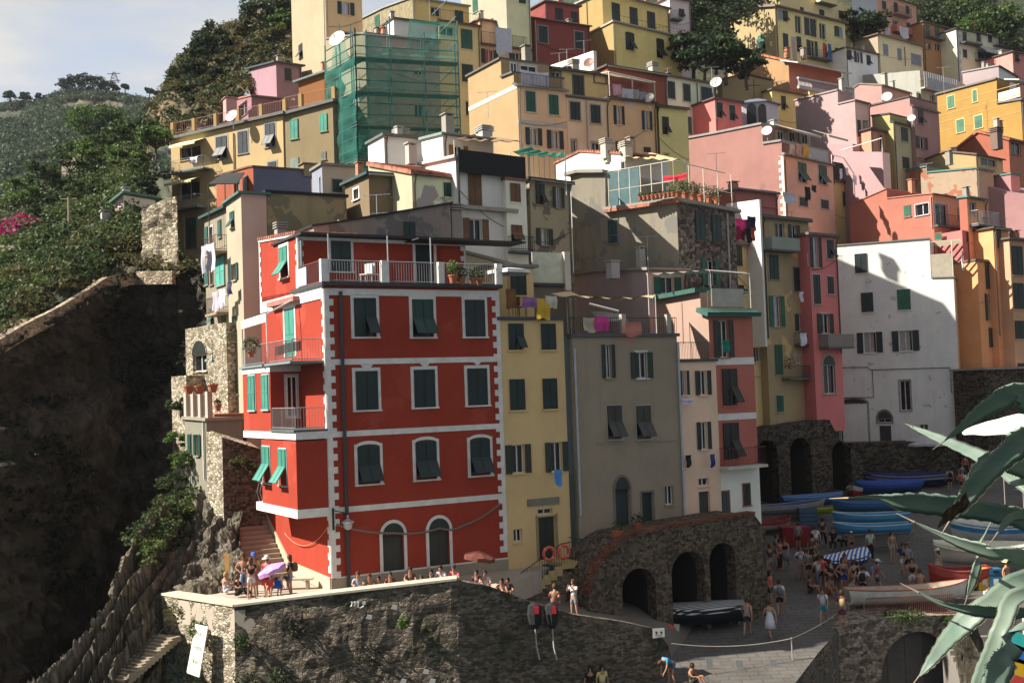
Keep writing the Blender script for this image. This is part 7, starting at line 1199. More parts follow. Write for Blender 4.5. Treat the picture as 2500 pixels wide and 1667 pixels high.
boat('rowing_boat', 'long grey white boat below the first harbour arch', gpt(1130, 1420), 6.6, 1.6, .6, 70, (.22, .22, .22), (.05, .09, .2), (.28, .28, .27), zoff=.5); boat('kayak', 'yellow green kayak beside the grey white boat', gpt(1560, 1400), 2.6, .7, .35, 110, (.45, .5, .02), (.3, .35, .02), zoff=.4, thwarts=1)
boat('fishing_boat', 'boat heaped with blue nets behind the grey white one', gpt(1480, 1300), 4.6, 1.6, .6, 80, (.03, .08, .22), NVc, cover=flat((.08, .16, .32), .9, name='canvas'), zoff=.4); boat('rowing_boat', 'white and red boat tucked against the pink house corner', gpt(960, 1570), 3.4, 1.4, .6, 60, (.5, .45, .4), (.2, .03, .03), (.3, .04, .04), zoff=.2)
t_('X5'); q = gpt(1605, 605); sk = thing('skip', 'dark red metal skip between the boats and the grey shirted man', 'skip', q); mb = MB()
for (x0, x1, y0, y1, z0, z1) in ((-.85, .85, -.6, -.54, 0, 1.05), (-.85, .85, .54, .6, 0, 1.05), (-.85, -.79, -.54, .54, 0, 1.05), (.79, .85, -.54, .54, 0, 1.05), (-.79, .79, -.54, .54, 0, .1)): mb.box(q + Vector(((x0 + x1) / 2, (y0 + y1) / 2, z0)), x1 - x0, y1 - y0, z1 - z0)
for k in range(5): mb.box(q + Vector((-.7 + k * .35, -.62, .05)), .06, .05, .95)
mb.build('body', flat((.28, .015, .02), .5), sk); mb = MB(); mb.box(q + Vector((0, 0, 1.06)), 1.76, 1.26, .06); mb.build('rim', flat((.2, .015, .02), .5), sk)
t_('X5'); q = gpt(1755, 500); ck = thing('locker', 'blue slatted storage locker beyond the red skip', 'locker', q); mb = MB(); mb.box(q, 1.2, .6, 1.75); mb.build('body', flat((.03, .07, .13), .6), ck); mb = MB()
for k in range(6): mb.box(q + Vector((0, -.32, .15 + k * .27)), 1.1, .04, .2)
mb.build('slat', flat((.05, .11, .18), .6), ck)
t_('X7')
boat('rowing_boat', 'boat under a black and white striped cover at the edge of the ramp', gpt(1690, 520) , 4.9, 1.9, .75, -100, (.012, .014, .022), NVc, cover=stripes((.02, .022, .03), (.45, .46, .45), 2.6, rot=75, wob=1.2), zoff=.25)
boat('rowing_boat', 'bright blue open boat behind the parapet end', gpt(1180, 470), 3.6, 1.4, .7, 88, (.05, .28, .6), (.06, .3, .62), (.06, .32, .65), zoff=.3, thwarts=2)
t_('W6'); boat('rowing_boat', 'boat under a blue and white striped cover in the middle of the square', gpt(215, 680), 4.4, 2.0, .6, 48, (.03, .06, .15), NVc, cover=stripes((.03, .09, .32), (.6, .62, .65), 1.5, rot=20, wob=1.5), zoff=.4)
boat('long_boat', 'long white boat with red trim lying behind the quay railing', gpt(760, 965) + Vector((0, .6, 0)), 6.4, 1.5, .75, 86, (.62, .6, .54), (.5, .42, .33), (.62, .6, .54), rim=(.35, .1, .07), zoff=.25)
boat('rowing_boat', 'bright red open boat beside the recycling bins', gpt(1150, 790), 3.2, 1.5, .95, -85, (.42, .045, .03), (.25, .04, .03), (.45, .08, .06), zoff=.05)
boat('fishing_boat', 'boat with a smooth cream cover behind the red one', gpt(1330, 680), 5, 2.0, .9, -82, (.6, .58, .5), NVc, (.5, .45, .35), cover=flat((.68, .65, .52), .8, name='canvas'), zoff=.6); boat('fishing_boat', 'blue and white boat half hidden by the agave leaves', gpt(1500, 470), 6, 2.1, 1.0, -85, (.6, .6, .58), NVc, (.03, .25, .55), cover=flat((.6, .57, .5), .8, name='canvas'), zoff=.4)
def bin_(px, py, col, lab):
    t_('W6'); q = gpt(px, py); r_ = thing('recycling_bin', lab, 'bin', q, 'recycling bins by the red boat'); mb = MB(); mb.box(q, .62, .55, .8); mb.build('body', flat(col, .5), r_); mb = MB(); mb.box(q + Vector((0, 0, .81)), .66, .6, .3); mb.build('lid', flat(sc3(col, .9), .5), r_); mb = MB(); mb.box(q + Vector((0, -.31, .92)), .3, .02, .1); mb.build('slot', flat(BLK, .5), r_); mb = MB(); mb.box(q + Vector((0, -.285, .3)), .25, .015, .28); mb.build('sticker', flat((.7, .68, .6), .5), r_)
bin_(1342, 798, (.62, .38, .02), 'yellow recycling bin next to the red boat'); bin_(1438, 798, (.03, .16, .3), 'blue recycling bin beside the yellow one')
def parasol(name, label, c, R, h, col, n=8, poleh=None, tilt=0, rot=0, rise=.32, cat='parasol', pole=(.3, .28, .25)):
    c = Vector(c); r_ = thing(name, label, cat, c); top = c + Vector((0, 0, h)); ax = Vector((sin(radians(tilt)) * cos(radians(rot)), sin(radians(tilt)) * sin(radians(rot)), cos(radians(tilt)))); x = ax.orthogonal().normalized(); y = ax.cross(x); mb = MB()
    for k in range(n):
        a0, a1 = 2 * pi * k / n, 2 * pi * (k + 1) / n; ap = top + ax * rise * R
        def e(a, t, s=0): return ap + (x * cos(a) + y * sin(a)) * R * t - ax * (rise * R * (t ** 1.3) + s)
        am = (a0 + a1) / 2
        for (t0, t1) in ((.02, .35), (.35, .7), (.7, 1)): mb.face([e(a0, t0), e(a0, t1), e(am, t1 * .96, -.03 * t1), e(am, t0 * .96, -.03 * t0)]); mb.face([e(am, t0 * .96, -.03 * t0), e(am, t1 * .96, -.03 * t1), e(a1, t1), e(a1, t0)])
        mb.face([e(a0, 1), e(a0, 1, .16), e(am, .97, .14), e(am, .96, -.03)]); mb.face([e(am, .96, -.03), e(am, .97, .14), e(a1, 1, .16), e(a1, 1)])
    mb.build('canopy', flat(col, .85, name='canvas'), r_); mb = MB(); mb.tube([c, top + ax * rise * R], .025 if R > 1 else .012, 6); mb.build('pole', flat(pole, .5), r_); mb = MB()
    for k in range(n): a = 2 * pi * k / n; mb.tube([top + ax * rise * R * .55, top + (x * cos(a) + y * sin(a)) * R * .7 + ax * rise * R * .32], .01, 3)
    mb.build('rib', flat(pole, .5), r_); return r_
t_('W5'); parasol('parasol', 'grey white market parasol over the big red boat', gpt(1150, 1180), 2.2, 3.0, (.42, .42, .44)); t_('S'); parasol('parasol', 'big sunlit white parasol behind the agave', P(2455, 1250, 62), 2.0, 4.3, (.75, .74, .72)); parasol('parasol', 'second white parasol at the picture edge behind the first', P(2500, 1240, 66), 2.2, 4.6, (.75, .74, .72))
t_('X3'); parasol('parasol', 'brown beach parasol tilted by the wall corner of the red house', gT(1740, 1200, .3) + Vector((0, 0, -.3)), .75, 1.15, (.16, .05, .035), tilt=12, rot=0)
t_('X1'); q = gT(1250, 1440); parasol('umbrella', 'lilac umbrella shading a child among the terrace group', q + Vector((0, -.2, .25)), .62, .95, (.50, .28, .60), tilt=22, rot=200, cat='umbrella')
t_('V3'); parasol('parasol', 'white cantilever parasol on the cluttered yellow house terrace', P(195, 800, 56.4) , 1.15, 1.15, (.72, .72, .7), n=4, rise=.15)
t_('X1'); q = gT(725, 1395); wp = thing('signpost', 'wooden signpost with an ochre board at the back of the terrace', 'signpost', q); mb = MB(); mb.tube([q, q + Vector((0, 0, 1.75))], .05, 6); mb.build('post', flat((.45, .2, .06), .7, name='wood'), wp); mb = MB(); mb.box(q + Vector((.05, -.06, .95)), .2, .04, .75); mb.build('board', flat((.6, .35, .12), .7, name='wood'), wp)
t_('X1'); q = gT(1550, 1345); be = thing('bench', 'low pale stone bench on the terrace by the red house corner', 'bench', q); mb = MB(); mb.box(q + Vector((-.2, 0, .38)), 1.7, .45, .08); mb.build('seat', flat((.5, .43, .33), .9), be)
for dx in (-.8, .4): mb = MB(); mb.box(q + Vector((dx, 0, 0)), .12, .4, .38); mb.build('leg', flat((.4, .34, .26), .9), be)
# green harbour lamp post, quay railing, ropes
t_('X5'); q = gpt(615, 1110); lp = thing('lamp_post', 'green iron lamp post between two vaults of the stone arcade', 'lamp post', q); mb = MB(); mb.tube([q, q + Vector((0, 0, 3.1))], .07, 8, .045); mb.tube([q + Vector((0, 0, 3.1)), q + Vector((.05, -.2, 3.35)), q + Vector((.1, -.45, 3.3))], .035, 6); mb.build('post', flat((.03, .12, .1), .5), lp); mb = MB(); mb.lathe(q + Vector((.1, -.45, 2.95)), [(.05, 0), (.16, .06), (.24, .28), (.06, .4)], 12); mb.build('shade', flat((.04, .13, .11), .5), lp)
t_('S'); mb = MB(); a, b = gpt(2118, 1512), gpt(2332, 1499); a.y += .1; b.y += .1
for k in range(45): p = a.lerp(b, k / 44); mb.tube([p, p + Vector((0, 0, 1.0))], .013, 3)
for h_ in (.1, 1.0): mb.tube([a + Vector((0, 0, h_)), b + Vector((0, 0, h_))], .025, 5)
tag(mb.build('quay_railing', flat((.22, .08, .06), .6)), 'rusty iron railing along the quay edge under the long white boat', 'railing')
def weed(c, r, n, mat, lab, leaf=.14): mb = MB(); clump(mb, Vector(c), r, n, leaf, rnd, .8); return tag(mb.build('quay_weed', mat), lab, 'weed', 'green weeds hanging over the quay arch')
for x, y, r in ((2185, 1512, .9), (2225, 1515, 1.0), (2330, 1520, .6)): weed(P(x, y, gpt(2200, 1510).y - .4), r * .8, 500, mG1, 'thick tuft of green weeds spilling over the quay arch')
pl = [gpt(2110, 1490) + Vector((0, 0, 0)), gpt(1935, 1610), gpt(1690, 1605)]
mb = MB()
for p in (pl[0], pl[1]): mb.tube([p, p + Vector((0, 0, 1.0))], .03, 5)
c0, c1, c2 = pl[0] + Vector((0, 0, .95)), pl[1] + Vector((0, 0, .95)), P(1640, 1570, 51)
for a, b in ((c0, c1), (c1, c2)):
    mb.tube([a + (b - a) * k / 16 - Vector((0, 0, .9 * (k / 16) * (1 - k / 16))) for k in range(17)], .02, 4)
tag(mb.build('rope_barrier', flat((.35, .32, .28), .8)), 'sagging rope barrier strung on posts across the ramp', 'barrier')
for x, y, s_ in ((1722, 1605, .25), (1878, 1608, .25), (1795, 1610, .15)): p = P(x, y, 52); mb = MB(); mb.prism([p, p + Vector((.3, 0, -.02)), p + Vector((.34, .05, -.5)), p + Vector((.06, .05, -.48))], (0, .015, 0)); tag(mb.build('paper_notice', flat((.4, .4, .38), .8)), 'pale paper notice hanging from the rope barrier', 'notice', 'paper notices on the rope barrier')
t_('X7'); WW = Wall(gp[7], 88); p = P(1372, 555, 49.8); mb = MB(); mb.prism([p + Vector((-.25, 0, -.2)), p + Vector((.25, .03, -.17)), p + Vector((.25, .03, .2)), p + Vector((-.25, 0, .19))], (0, .03, 0)); ws = tag(mb.build('warning_sign', flat((.6, .58, .52), .6)), 'small white warning sign with two black pictograms on the wall end', 'sign'); mb = MB()
for dx in (-.1, .11): mb.lathe(p + Vector((dx, -.012, .04)), [(.01, 0), (.05, .004), (.05, .008), (.01, .01)], 8, (0, -1, 0)); mb.tube([p + Vector((dx - .05, -.015, -.08)), p + Vector((dx + .05, -.015, .0))], .02, 4)
mb.build('pictogram', flat(BLK, .6), ws)
q = gpt(1520, 590); bk = thing('bucket', 'white plastic bucket on the ledge under the striped boat', 'bucket', q + Vector((0, 0, .3))); mb = MB(); mb.lathe(q + Vector((0, 0, .3)), [(.12, 0), (.16, .3), (.17, .31), (.14, .29), (.1, .05)], 12); mb.build('body', flat((.6, .58, .52), .5), bk); q = gpt(1465, 605); mb = MB(); mb.lathe(q + Vector((0, 0, .3)), [(.05, 0), (.2, .1), (.22, .25), (.1, .4), (.03, .44)], 12); tag(mb.build('float_buoy', flat((.6, .07, .03), .6), smooth=True), 'orange float lying beside the white bucket', 'buoy')
# climbing tackle on the wall: life vests and lines hanging
for px, lab in ((350, 'dark life vest with a red patch hanging on the terrace wall'), (490, 'second dark vest with red straps hanging on the terrace wall')):
    t_('X7'); p = P(px, 380, 48.2); vv = thing('life_vest', lab, 'life vest', p + Vector((0, 0, -.8)), 'vests hung on the terrace wall'); mb = MB(); mb.lathe(p + Vector((0, -.1, -.45)), [(.1, -.2), (.26, 0), (.3, .4), (.24, .75), (.08, .85)], 8); mb.build('body', flat((.02, .02, .022), .9, name='cloth'), vv); mb = MB(); mb.box(p + Vector((.1, -.42, .0)), .18, .04, .3); mb.build('patch', flat((.45, .02, .03), .8), vv); mb = MB(); mb.tube([p + Vector((0, -.2, -.3)), p + Vector((.05, -.15, -1.4)), p + Vector((.15, -.15, -1.9))], .03, 4); mb.build('rope', flat((.4, .38, .33), .9), vv)
t_('X6'); WWk = Wall((gp[1].x, gp[1].y - .45), 90)
def onw(x, y): return WWk.hit(x, y)
mb = MB()
for pts_ in (((1195, 335), (1205, 330), (1212, 298), (1200, 300)), ((1228, 298), (1228, 330)), ((1222, 300), (1236, 298)), ((1240, 300), (1240, 322)), ((1250, 300), (1262, 298), (1258, 340), (1275, 348), (1305, 330))):
    mb.tube([onw(*p) for p in pts_], .028, 4)
mb.prism([onw(1292, 296), onw(1320, 296), onw(1320, 318), onw(1292, 318)], (0, -.03, 0)); tag(mb.build('wall_graffiti', flat((.5, .5, .48), .9)), 'white painted letters and a pale square on the dark terrace wall', 'graffiti')
for x, y, a in ((1555, 335, 0), (1350, 415, 1), (1815, 862, 2), (1868, 938, 3), (1630, 940, 4)): p = onw(x, y); mb = MB(); mb.prism([p + Vector((-.13, -.12, -.06)), p + Vector((.1, -.12, -.1)), p + Vector((.14, -.12, .05)), p + Vector((-.05, -.12, .1))], (0, -.04, 0)); tag(mb.build('pale_stone', flat((.4, .4, .38), .9)), 'single pale stone standing out of the dark terrace wall', 'stone', 'pale stones in the terrace wall')
t_('S')
# scaffold with netting
m, t, bs = mnew('scaffold_netting'); g = N(t, 'ShaderNodeBsdfTransparent'); tl = N(t, 'ShaderNodeBsdfTranslucent'); tl.inputs[0].default_value = (.06, .48, .38, 1); bs.inputs['Base Color'].default_value = (.03, .25, .2, 1); bs.inputs['Roughness'].default_value = .8
co = N(t, 'ShaderNodeTexCoord').outputs['Object']; n1 = tex(t, 'ShaderNodeTexNoise', .35, co, Detail=5); m1 = N(t, 'ShaderNodeMixShader'); m1.inputs[0].default_value = .45; m2 = N(t, 'ShaderNodeMixShader'); t.links.new(bs.outputs[0], m1.inputs[1]); t.links.new(tl.outputs[0], m1.inputs[2]); fr = ramp(t, n1.outputs[0], [(.3, (.34, .34, .34)), (.7, (.62, .62, .62))])
t.links.new(fr, m2.inputs[0]); t.links.new(g.outputs[0], m2.inputs[1]); t.links.new(m1.outputs[0], m2.inputs[2]); t.links.new(m2.outputs[0], t.nodes['Material Output'].inputs['Surface']); mNet = m
t_('T2'); A = P(1052, 600, 90.5); WL_ = Wall(A, 145); WR_ = Wall(A, 72); zt_ = WL_.uz(1045, 330)[1]; u0 = WL_.uz(762, 600)[0]; u1 = WR_.uz(2045, 900)[0]; zb_ = WL_.uz(900, 1660)[1] - 1
sf = thing('scaffold', 'tall scaffold hung with translucent green netting', 'scaffold', (A.x, A.y, zb_)); pol = MB(); net = MB(); dk = MB()
for Wq, ua, ub in ((WL_, u0, 0), (WR_, 0, u1)):
    n = max(2, int(round(abs(ub - ua) / 2.5)))
    for k in range(n + 1):
        u = ua + (ub - ua) * k / n
        for o_ in (0, -1.0): pol.tube([Wq.w(u, zb_, o_), Wq.w(u, zt_ + (1.6 if k % 2 else .5), o_)], .065, 5)
    z = zt_
    lev = 0
    while z > zb_:
        pol.tube([Wq.w(ua, z, .03), Wq.w(ub, z, .03)], .055, 4)
        if lev % 3 == 2: dk.wbox(Wq, ua, ub, z - .06, z - .02, -1.0, -.05); pol.tube([Wq.w(ua, z + .25, .03), Wq.w(ub, z + .25, .03)], .03, 4)
        z -= .9; lev += 1
    for k in range(n): a_, b_ = ua + (ub - ua) * k / n, ua + (ub - ua) * (k + 1) / n; pol.tube([Wq.w(a_, zb_ + (k % 5) * 2.2, -.5), Wq.w(b_, zb_ + (k % 5) * 2.2 + 2.2, -.5)], .03, 4)
    def nf(a, b, Wq=Wq, ua=ua, ub=ub):
        u = ua + (ub - ua) * a; top = zt_ - (1.6 * max(0, sin(a * 9)) * (1 if Wq is WL_ else 0)) - (.9 if .25 < a < .5 and Wq is WR_ else 0) + (1.4 if a > .52 and Wq is WR_ else 0)
        z = zb_ + (top - zb_) * b; return Wq.w(u, z, .08 + .14 * noise.noise(Vector((u * .8, z * .9, 3))) + .05 * sin(z * 4.6))
    net.grid(nf, 46, 70)
pol.build('pole', flat((.16, .26, .25), .4, .5), sf); net.build('netting', mNet, sf, smooth=True); dk.build('deck', flat((.10, .12, .13), .8), sf)
a_ = u1; mb = MB()
for k in range(9): z = zb_ + 1.5 + k * 2.0; mb.tube([WR_.w(u1 - 2, z, -.3), WR_.w(u1, z + 2, -.3)], .035, 4)
mb.build('brace', flat((.16, .26, .25), .4, .5), sf)
# chapel turret
t_('T4'); c = P(1150, 1420, 120); r_ = thing('bell_turret', 'little white chapel turret with slate pyramid roof and iron cross', 'turret', c - Vector((0, 0, 3))); mb = MB(); R0 = 2.35; pr = [(R0, -4), (R0, P(1150, 1235, 120).z - c.z)]; mb.lathe(c, [(r, h_) for r, h_ in pr], 6); mb.build('wall', plaster((.52, .52, .56)), r_)
zr = pr[1][1]; mb = MB(); mb.lathe(c, [(R0 + .35, zr), (R0 + .35, zr + .12), (.05, P(1145, 1130, 120).z - c.z)], 6); mb.build('roof', flat((.16, .17, .22), .7, name='roofing'), r_); mb = MB(); zc = P(1145, 1130, 120).z; q = Vector((c.x, c.y, zc)); mb.tube([q, q + Vector((0, 0, 2))], .04, 4); mb.tube([q + Vector((-.6, 0, 1.35)), q + Vector((.6, 0, 1.35))], .04, 4); mb.build('cross', flat(IRON, .5), r_)
for x, w in ((1108, 40), (1232, 34)):
    p0 = P(x, 1330, 117.7); mb = MB(); ring = [(p0 + Vector((cos(pi * k / 10) * w / 88, 0, .8 + sin(pi * k / 10) * w / 88))) for k in range(11)] + [p0 + Vector((-w / 88, 0, -1.2)), p0 + Vector((w / 88, 0, -1.2))]; mb.prism(ring, (0, .3, 0)); mb.build('bell_opening', flat((.03, .03, .03), .9), r_)
t_('S')
# dishes, aerials, poles
def dish(px, py, Y, r, lab, col=(.6, .6, .6), a=205):
    c = P(px, py, Y); n = (az(a) + Vector((0, 0, .45))).normalized(); o = thing('satellite_dish', lab, 'satellite dish', c - Vector((0, 0, r + .4)), 'satellite dishes on the roofs'); mb = MB(); mb.lathe(c - n * .12 * r, [(.05 * r, 0), (.6 * r, .08 * r), (r, .28 * r), (r * 1.02, .3 * r), (.55 * r, .14 * r), (.05 * r, .05 * r)], 20, n); mb.build('reflector', flat(col, .5), o); mb = MB(); mb.tube([c - n * .2, c - Vector((0, 0, r + .4)) - n * .2], .03, 5); mb.tube([c - Vector((0, 0, r * .8)), c + n * r * .9], .02, 4); mb.build('mount', flat(GALV, .5), o)
for q in ((566, 284, 97, .55, 'white satellite dish on the pink and yellow terrace rail'), (824, 96, 91, .7, 'large pale satellite dish above the scaffold netting'), (1438, 154, 92, .45, 'rusty brown satellite dish on the white parapet'), (1584, 240, 87, .42, 'dark satellite dish on the laundry terrace'), (1748, 202, 109, .55, 'grey satellite dish above the pale green house'), (1872, 320, 102, .47, 'white satellite dish on the salmon house terrace'), (2165, 237, 122, .55, 'pinkish satellite dish on the rose gabled house'), (2225, 289, 117, .4, 'small white satellite dish at the mauve house corner')): dish(*q, col=(.28, .14, .1) if 'rusty' in q[4] else ((.05, .05, .05) if 'dark' in q[4] else (.6, .6, .6)))
def aerial(px, py, Y, h, lab):
    c = P(px, py, Y); o = thing('roof_aerial', lab, 'aerial', c - Vector((0, 0, h)), 'television aerials on the roofs'); mb = MB(); mb.tube([c - Vector((0, 0, h)), c], .02, 4); mb.build('mast', flat(GALV, .5), o); mb = MB(); d = az(100); mb.tube([c - d * .7, c + d * .7], .012, 4)
    for k in range(6): q = c + d * (-.6 + k * .24); mb.tube([q - az(10) * .25, q + az(10) * .25], .008, 3)
    mb.build('antenna', flat(GALV, .5), o)
for q in ((919, 476, 59, 2.6, 'bare television aerial on the grey gabled roof'), (935, 520, 58.5, 1.6, 'lower bent aerial on the grey gabled roof'), (1365, 130, 92, 2.0, 'aerial behind the white parapet wall'), (1425, 100, 103, 2.2, 'aerial before the lower yellow house'), (1190, 225, 81, 1.8, 'aerial before the apricot gable'), (1048, 0, 107, 2.0, 'aerial on the mottled house roof'), (1737, 165, 109, 2.4, 'tall thin aerial beside the pale green house'), (2302, 165, 130, 3.0, 'slanting aerial on the whitewashed terrace'), (1748, 375, 92, 2, 'aerial pole before the shaded salmon wall')): aerial(*q)
t_('U1'); q = P(665, 850, 84); up_ = thing('utility_pole', 'tall wooden utility pole on the green slope', 'pole', q); tp = P(657, 318, 84); mb = MB(); mb.tube([q - Vector((0, 0, 1)), tp], .13, 8, .09); mb.build('post', flat((.33, .24, .14), .9, name='wood'), up_); mb = MB(); mb.tube([tp - Vector((.6, 0, .15)), tp + Vector((.6, 0, -.15))], .05, 4); mb.build('crossarm', flat((.25, .18, .11), .9, name='wood'), up_)
t_('S'); cable([tp, P(312, 335, 96), P(420, 230, 104)], 1.0, .03, (.08, .09, .09), 'overhead cable running from the wooden pole up the hillside')
t_('T1'); q = P(935, 680, 400); tw = thing('pylon', 'tiny lattice pylon on the far ridge', 'pylon', q); mb = MB(); tp = P(932, 592, 400)
for dx in (-1, 1): mb.tube([q + Vector((dx * 1.6, 0, 0)), tp + Vector((dx * .3, 0, 0))], .22, 4)
for k in range(7): a = k / 7; b_ = (k + 1) / 7; s_ = (-1) ** k; mb.tube([q.lerp(tp, a) + Vector((s_ * (1.6 - 1.3 * a), 0, 0)), q.lerp(tp, b_) - Vector((s_ * (1.6 - 1.3 * b_), 0, 0))], .12, 3)
mb.build('lattice', flat((.3, .32, .34), .5), tw); mb = MB()
for zz in (-.5, -3): mb.tube([tp + Vector((-2.2, 0, zz)), tp + Vector((2.2, 0, zz))], .2, 4)
mb.build('crossarm', flat((.3, .32, .34), .5), tw)
# slope buildings, fences and path things
b = H('U1', 'shed_house', 'small yellow hut with green shutters on the slope below the pole', [(640, 690), (820, 655)], 3, 82, lit(250, 225, 140), z0=9, roof=(.14, .13, .11), ov=.3, aL=120, aR=30, trim=None, shut=(.03, .1, .07)); b.win('L', 'f', 700, 735, 42, 90); b.win('L', 'f', 800, 715, 38, 80); b.fin()
b = H('U1', 'glazed_shed', 'blue grey garden shed with a white window next to the yellow hut', [(825, 625), (915, 600)], 2.5, 82, (.2, .25, .3), z0=9, roof=(.2, .18, .15), ov=.3, aL=120, aR=30, trim=WHITE); b.win('L', 'g', 878, 680, 46, 110); b.fin()
b = H('U1', 'pink_hut', 'narrow pink and cream hut with a slanting green roof on the slope', [(1098, 365), (1180, 300)], 3, 83.5, lit(250, 205, 180), z0=10, roof=(.08, .16, .13), ov=.3, aL=120, aR=30, trim=WHITE, matR=plaster((.7, .66, .58))); b.win('L', 'g', 1150, 385, 24, 50); b.fin()
b = H('U1', 'brown_hut', 'flat roofed brown hut below the bougainvillea', [(-30, 800), (185, 812)], 3, 81, (.16, .12, .09), z0=8, roof=(.25, .24, .22), ov=.25, aL=110, aR=20, trim=None); b.win('L', 'g', 100, 900, 120, 110); b.fin()
t_('U1')
for pts_, lab in ((((900, 880), (985, 860), (1050, 880)), 'green wooden fence on the slope beside the path'), (((1170, 870), (1245, 900), (1365, 945), (1420, 1000)), 'wooden fence with pale rails leading down to the orange barrier')):
    t_('U1'); r_ = thing('wooden_fence', lab, 'fence', P(*pts_[0], 79)); mb = MB(); ml = MB(); ps = [P(*p, 79 + k * .5) for k, p in enumerate(pts_)]
    for a, b in zip(ps[:-1], ps[1:]):
        for k in range(3): q = a.lerp(b, k / 3); mb.tube([q - Vector((0, 0, 1.6)), q + Vector((0, 0, .15))], .05, 5)
        for zz in (0, -.45, -.9): ml.prism([a + Vector((0, 0, zz)), b + Vector((0, 0, zz)), b + Vector((0, 0, zz + .12)), a + Vector((0, 0, zz + .12))], (0, .04, 0))
    mb.build('post', flat((.12, .13, .09), .9, name='wood'), r_); ml.build('rail', flat((.42, .37, .27), .9, name='wood'), r_)
t_('U1'); q = P(1400, 1085, 76.5); q2 = P(1540, 1095, 77); ob = thing('safety_barrier', 'orange plastic mesh barrier folded across the cliff path', 'barrier', q); mb = MB(); m_or = flat((.75, .08, .035), .6)
mb.grid(lambda a, b: q.lerp(q2, a) + Vector((0, .15 * sin(a * 12), b * (.7 - .2 * sin(a * 5)))), 20, 6); qq = P(1485, 1060, 77); mb.grid(lambda a, b: qq + Vector((a * .8, .12 * sin(a * 9), b * 1.5)), 10, 10); mb.build('mesh', m_or, ob)
t_('U1'); p = P(980, 1150, 76); person('person in pink resting on the cliff path with a dark pack', Vector((p.x, p.y, p.z)), 'ground', 40, (.55, .3, .3), (.06, .04, .04), 'shorts', sc=1.1)
t_('S'); q = P(347, 450, 92); mb = MB(); mb.grid(lambda a, b: q + Vector((-.7 + 1.6 * a, .3 * sin(a * 5), .55 * sin(a * 3.1) * (b - .2) - .15 + .2 * b)), 16, 6); tag(mb.build('blue_flag', stripes((.03, .10, .4), (.12, .2, .5), 1.2, rot=30, wob=2)), 'blue flag flapping above the little pink hut', 'flag')
# laundry, pots, chairs on the terraces
rl = random.Random(21)
def cloth(px, py, Y, w, h, col, lab, a=60, cat='laundry', nm='hanging_cloth', group='washing hung out to dry', wav=.05, legs=0):
    """w, h in metres; px, py is the top middle"""
    c = P(px, py, Y); d = az(a); n = az(a + 90); ph = rl.uniform(0, 6); mb = MB()
    mb.grid(lambda s, t: c + d * ((s - .5) * w * (1 - .12 * t * sin(ph + s * 3))) + n * (.06 + wav * sin(s * 9 + ph) * (.3 + t) + .03 * sin(t * 7 + ph)) - Vector((0, 0, t * h * (1 - .08 * sin(s * 6 + ph)) + .04 * sin(s * pi) * w)), 14, 8)
    if legs: f_ = len(mb.v); sh = [v for v in mb.f]; mb.f = [q for k, q in enumerate(mb.f) if not (k // 14 < legs and (k % 14 < 3 or k % 14 > 10) and False) and not (k // 14 >= 3 and 6 <= k % 14 <= 7 and legs == 2) and not (k // 14 >= 3 and (k % 14 < 3 or k % 14 > 10) and legs == 1)]
    return tag(mb.build(nm, flat(col, .9, name='cloth'), smooth=True), lab, cat, group)
WHs = (.62, .6, .68)
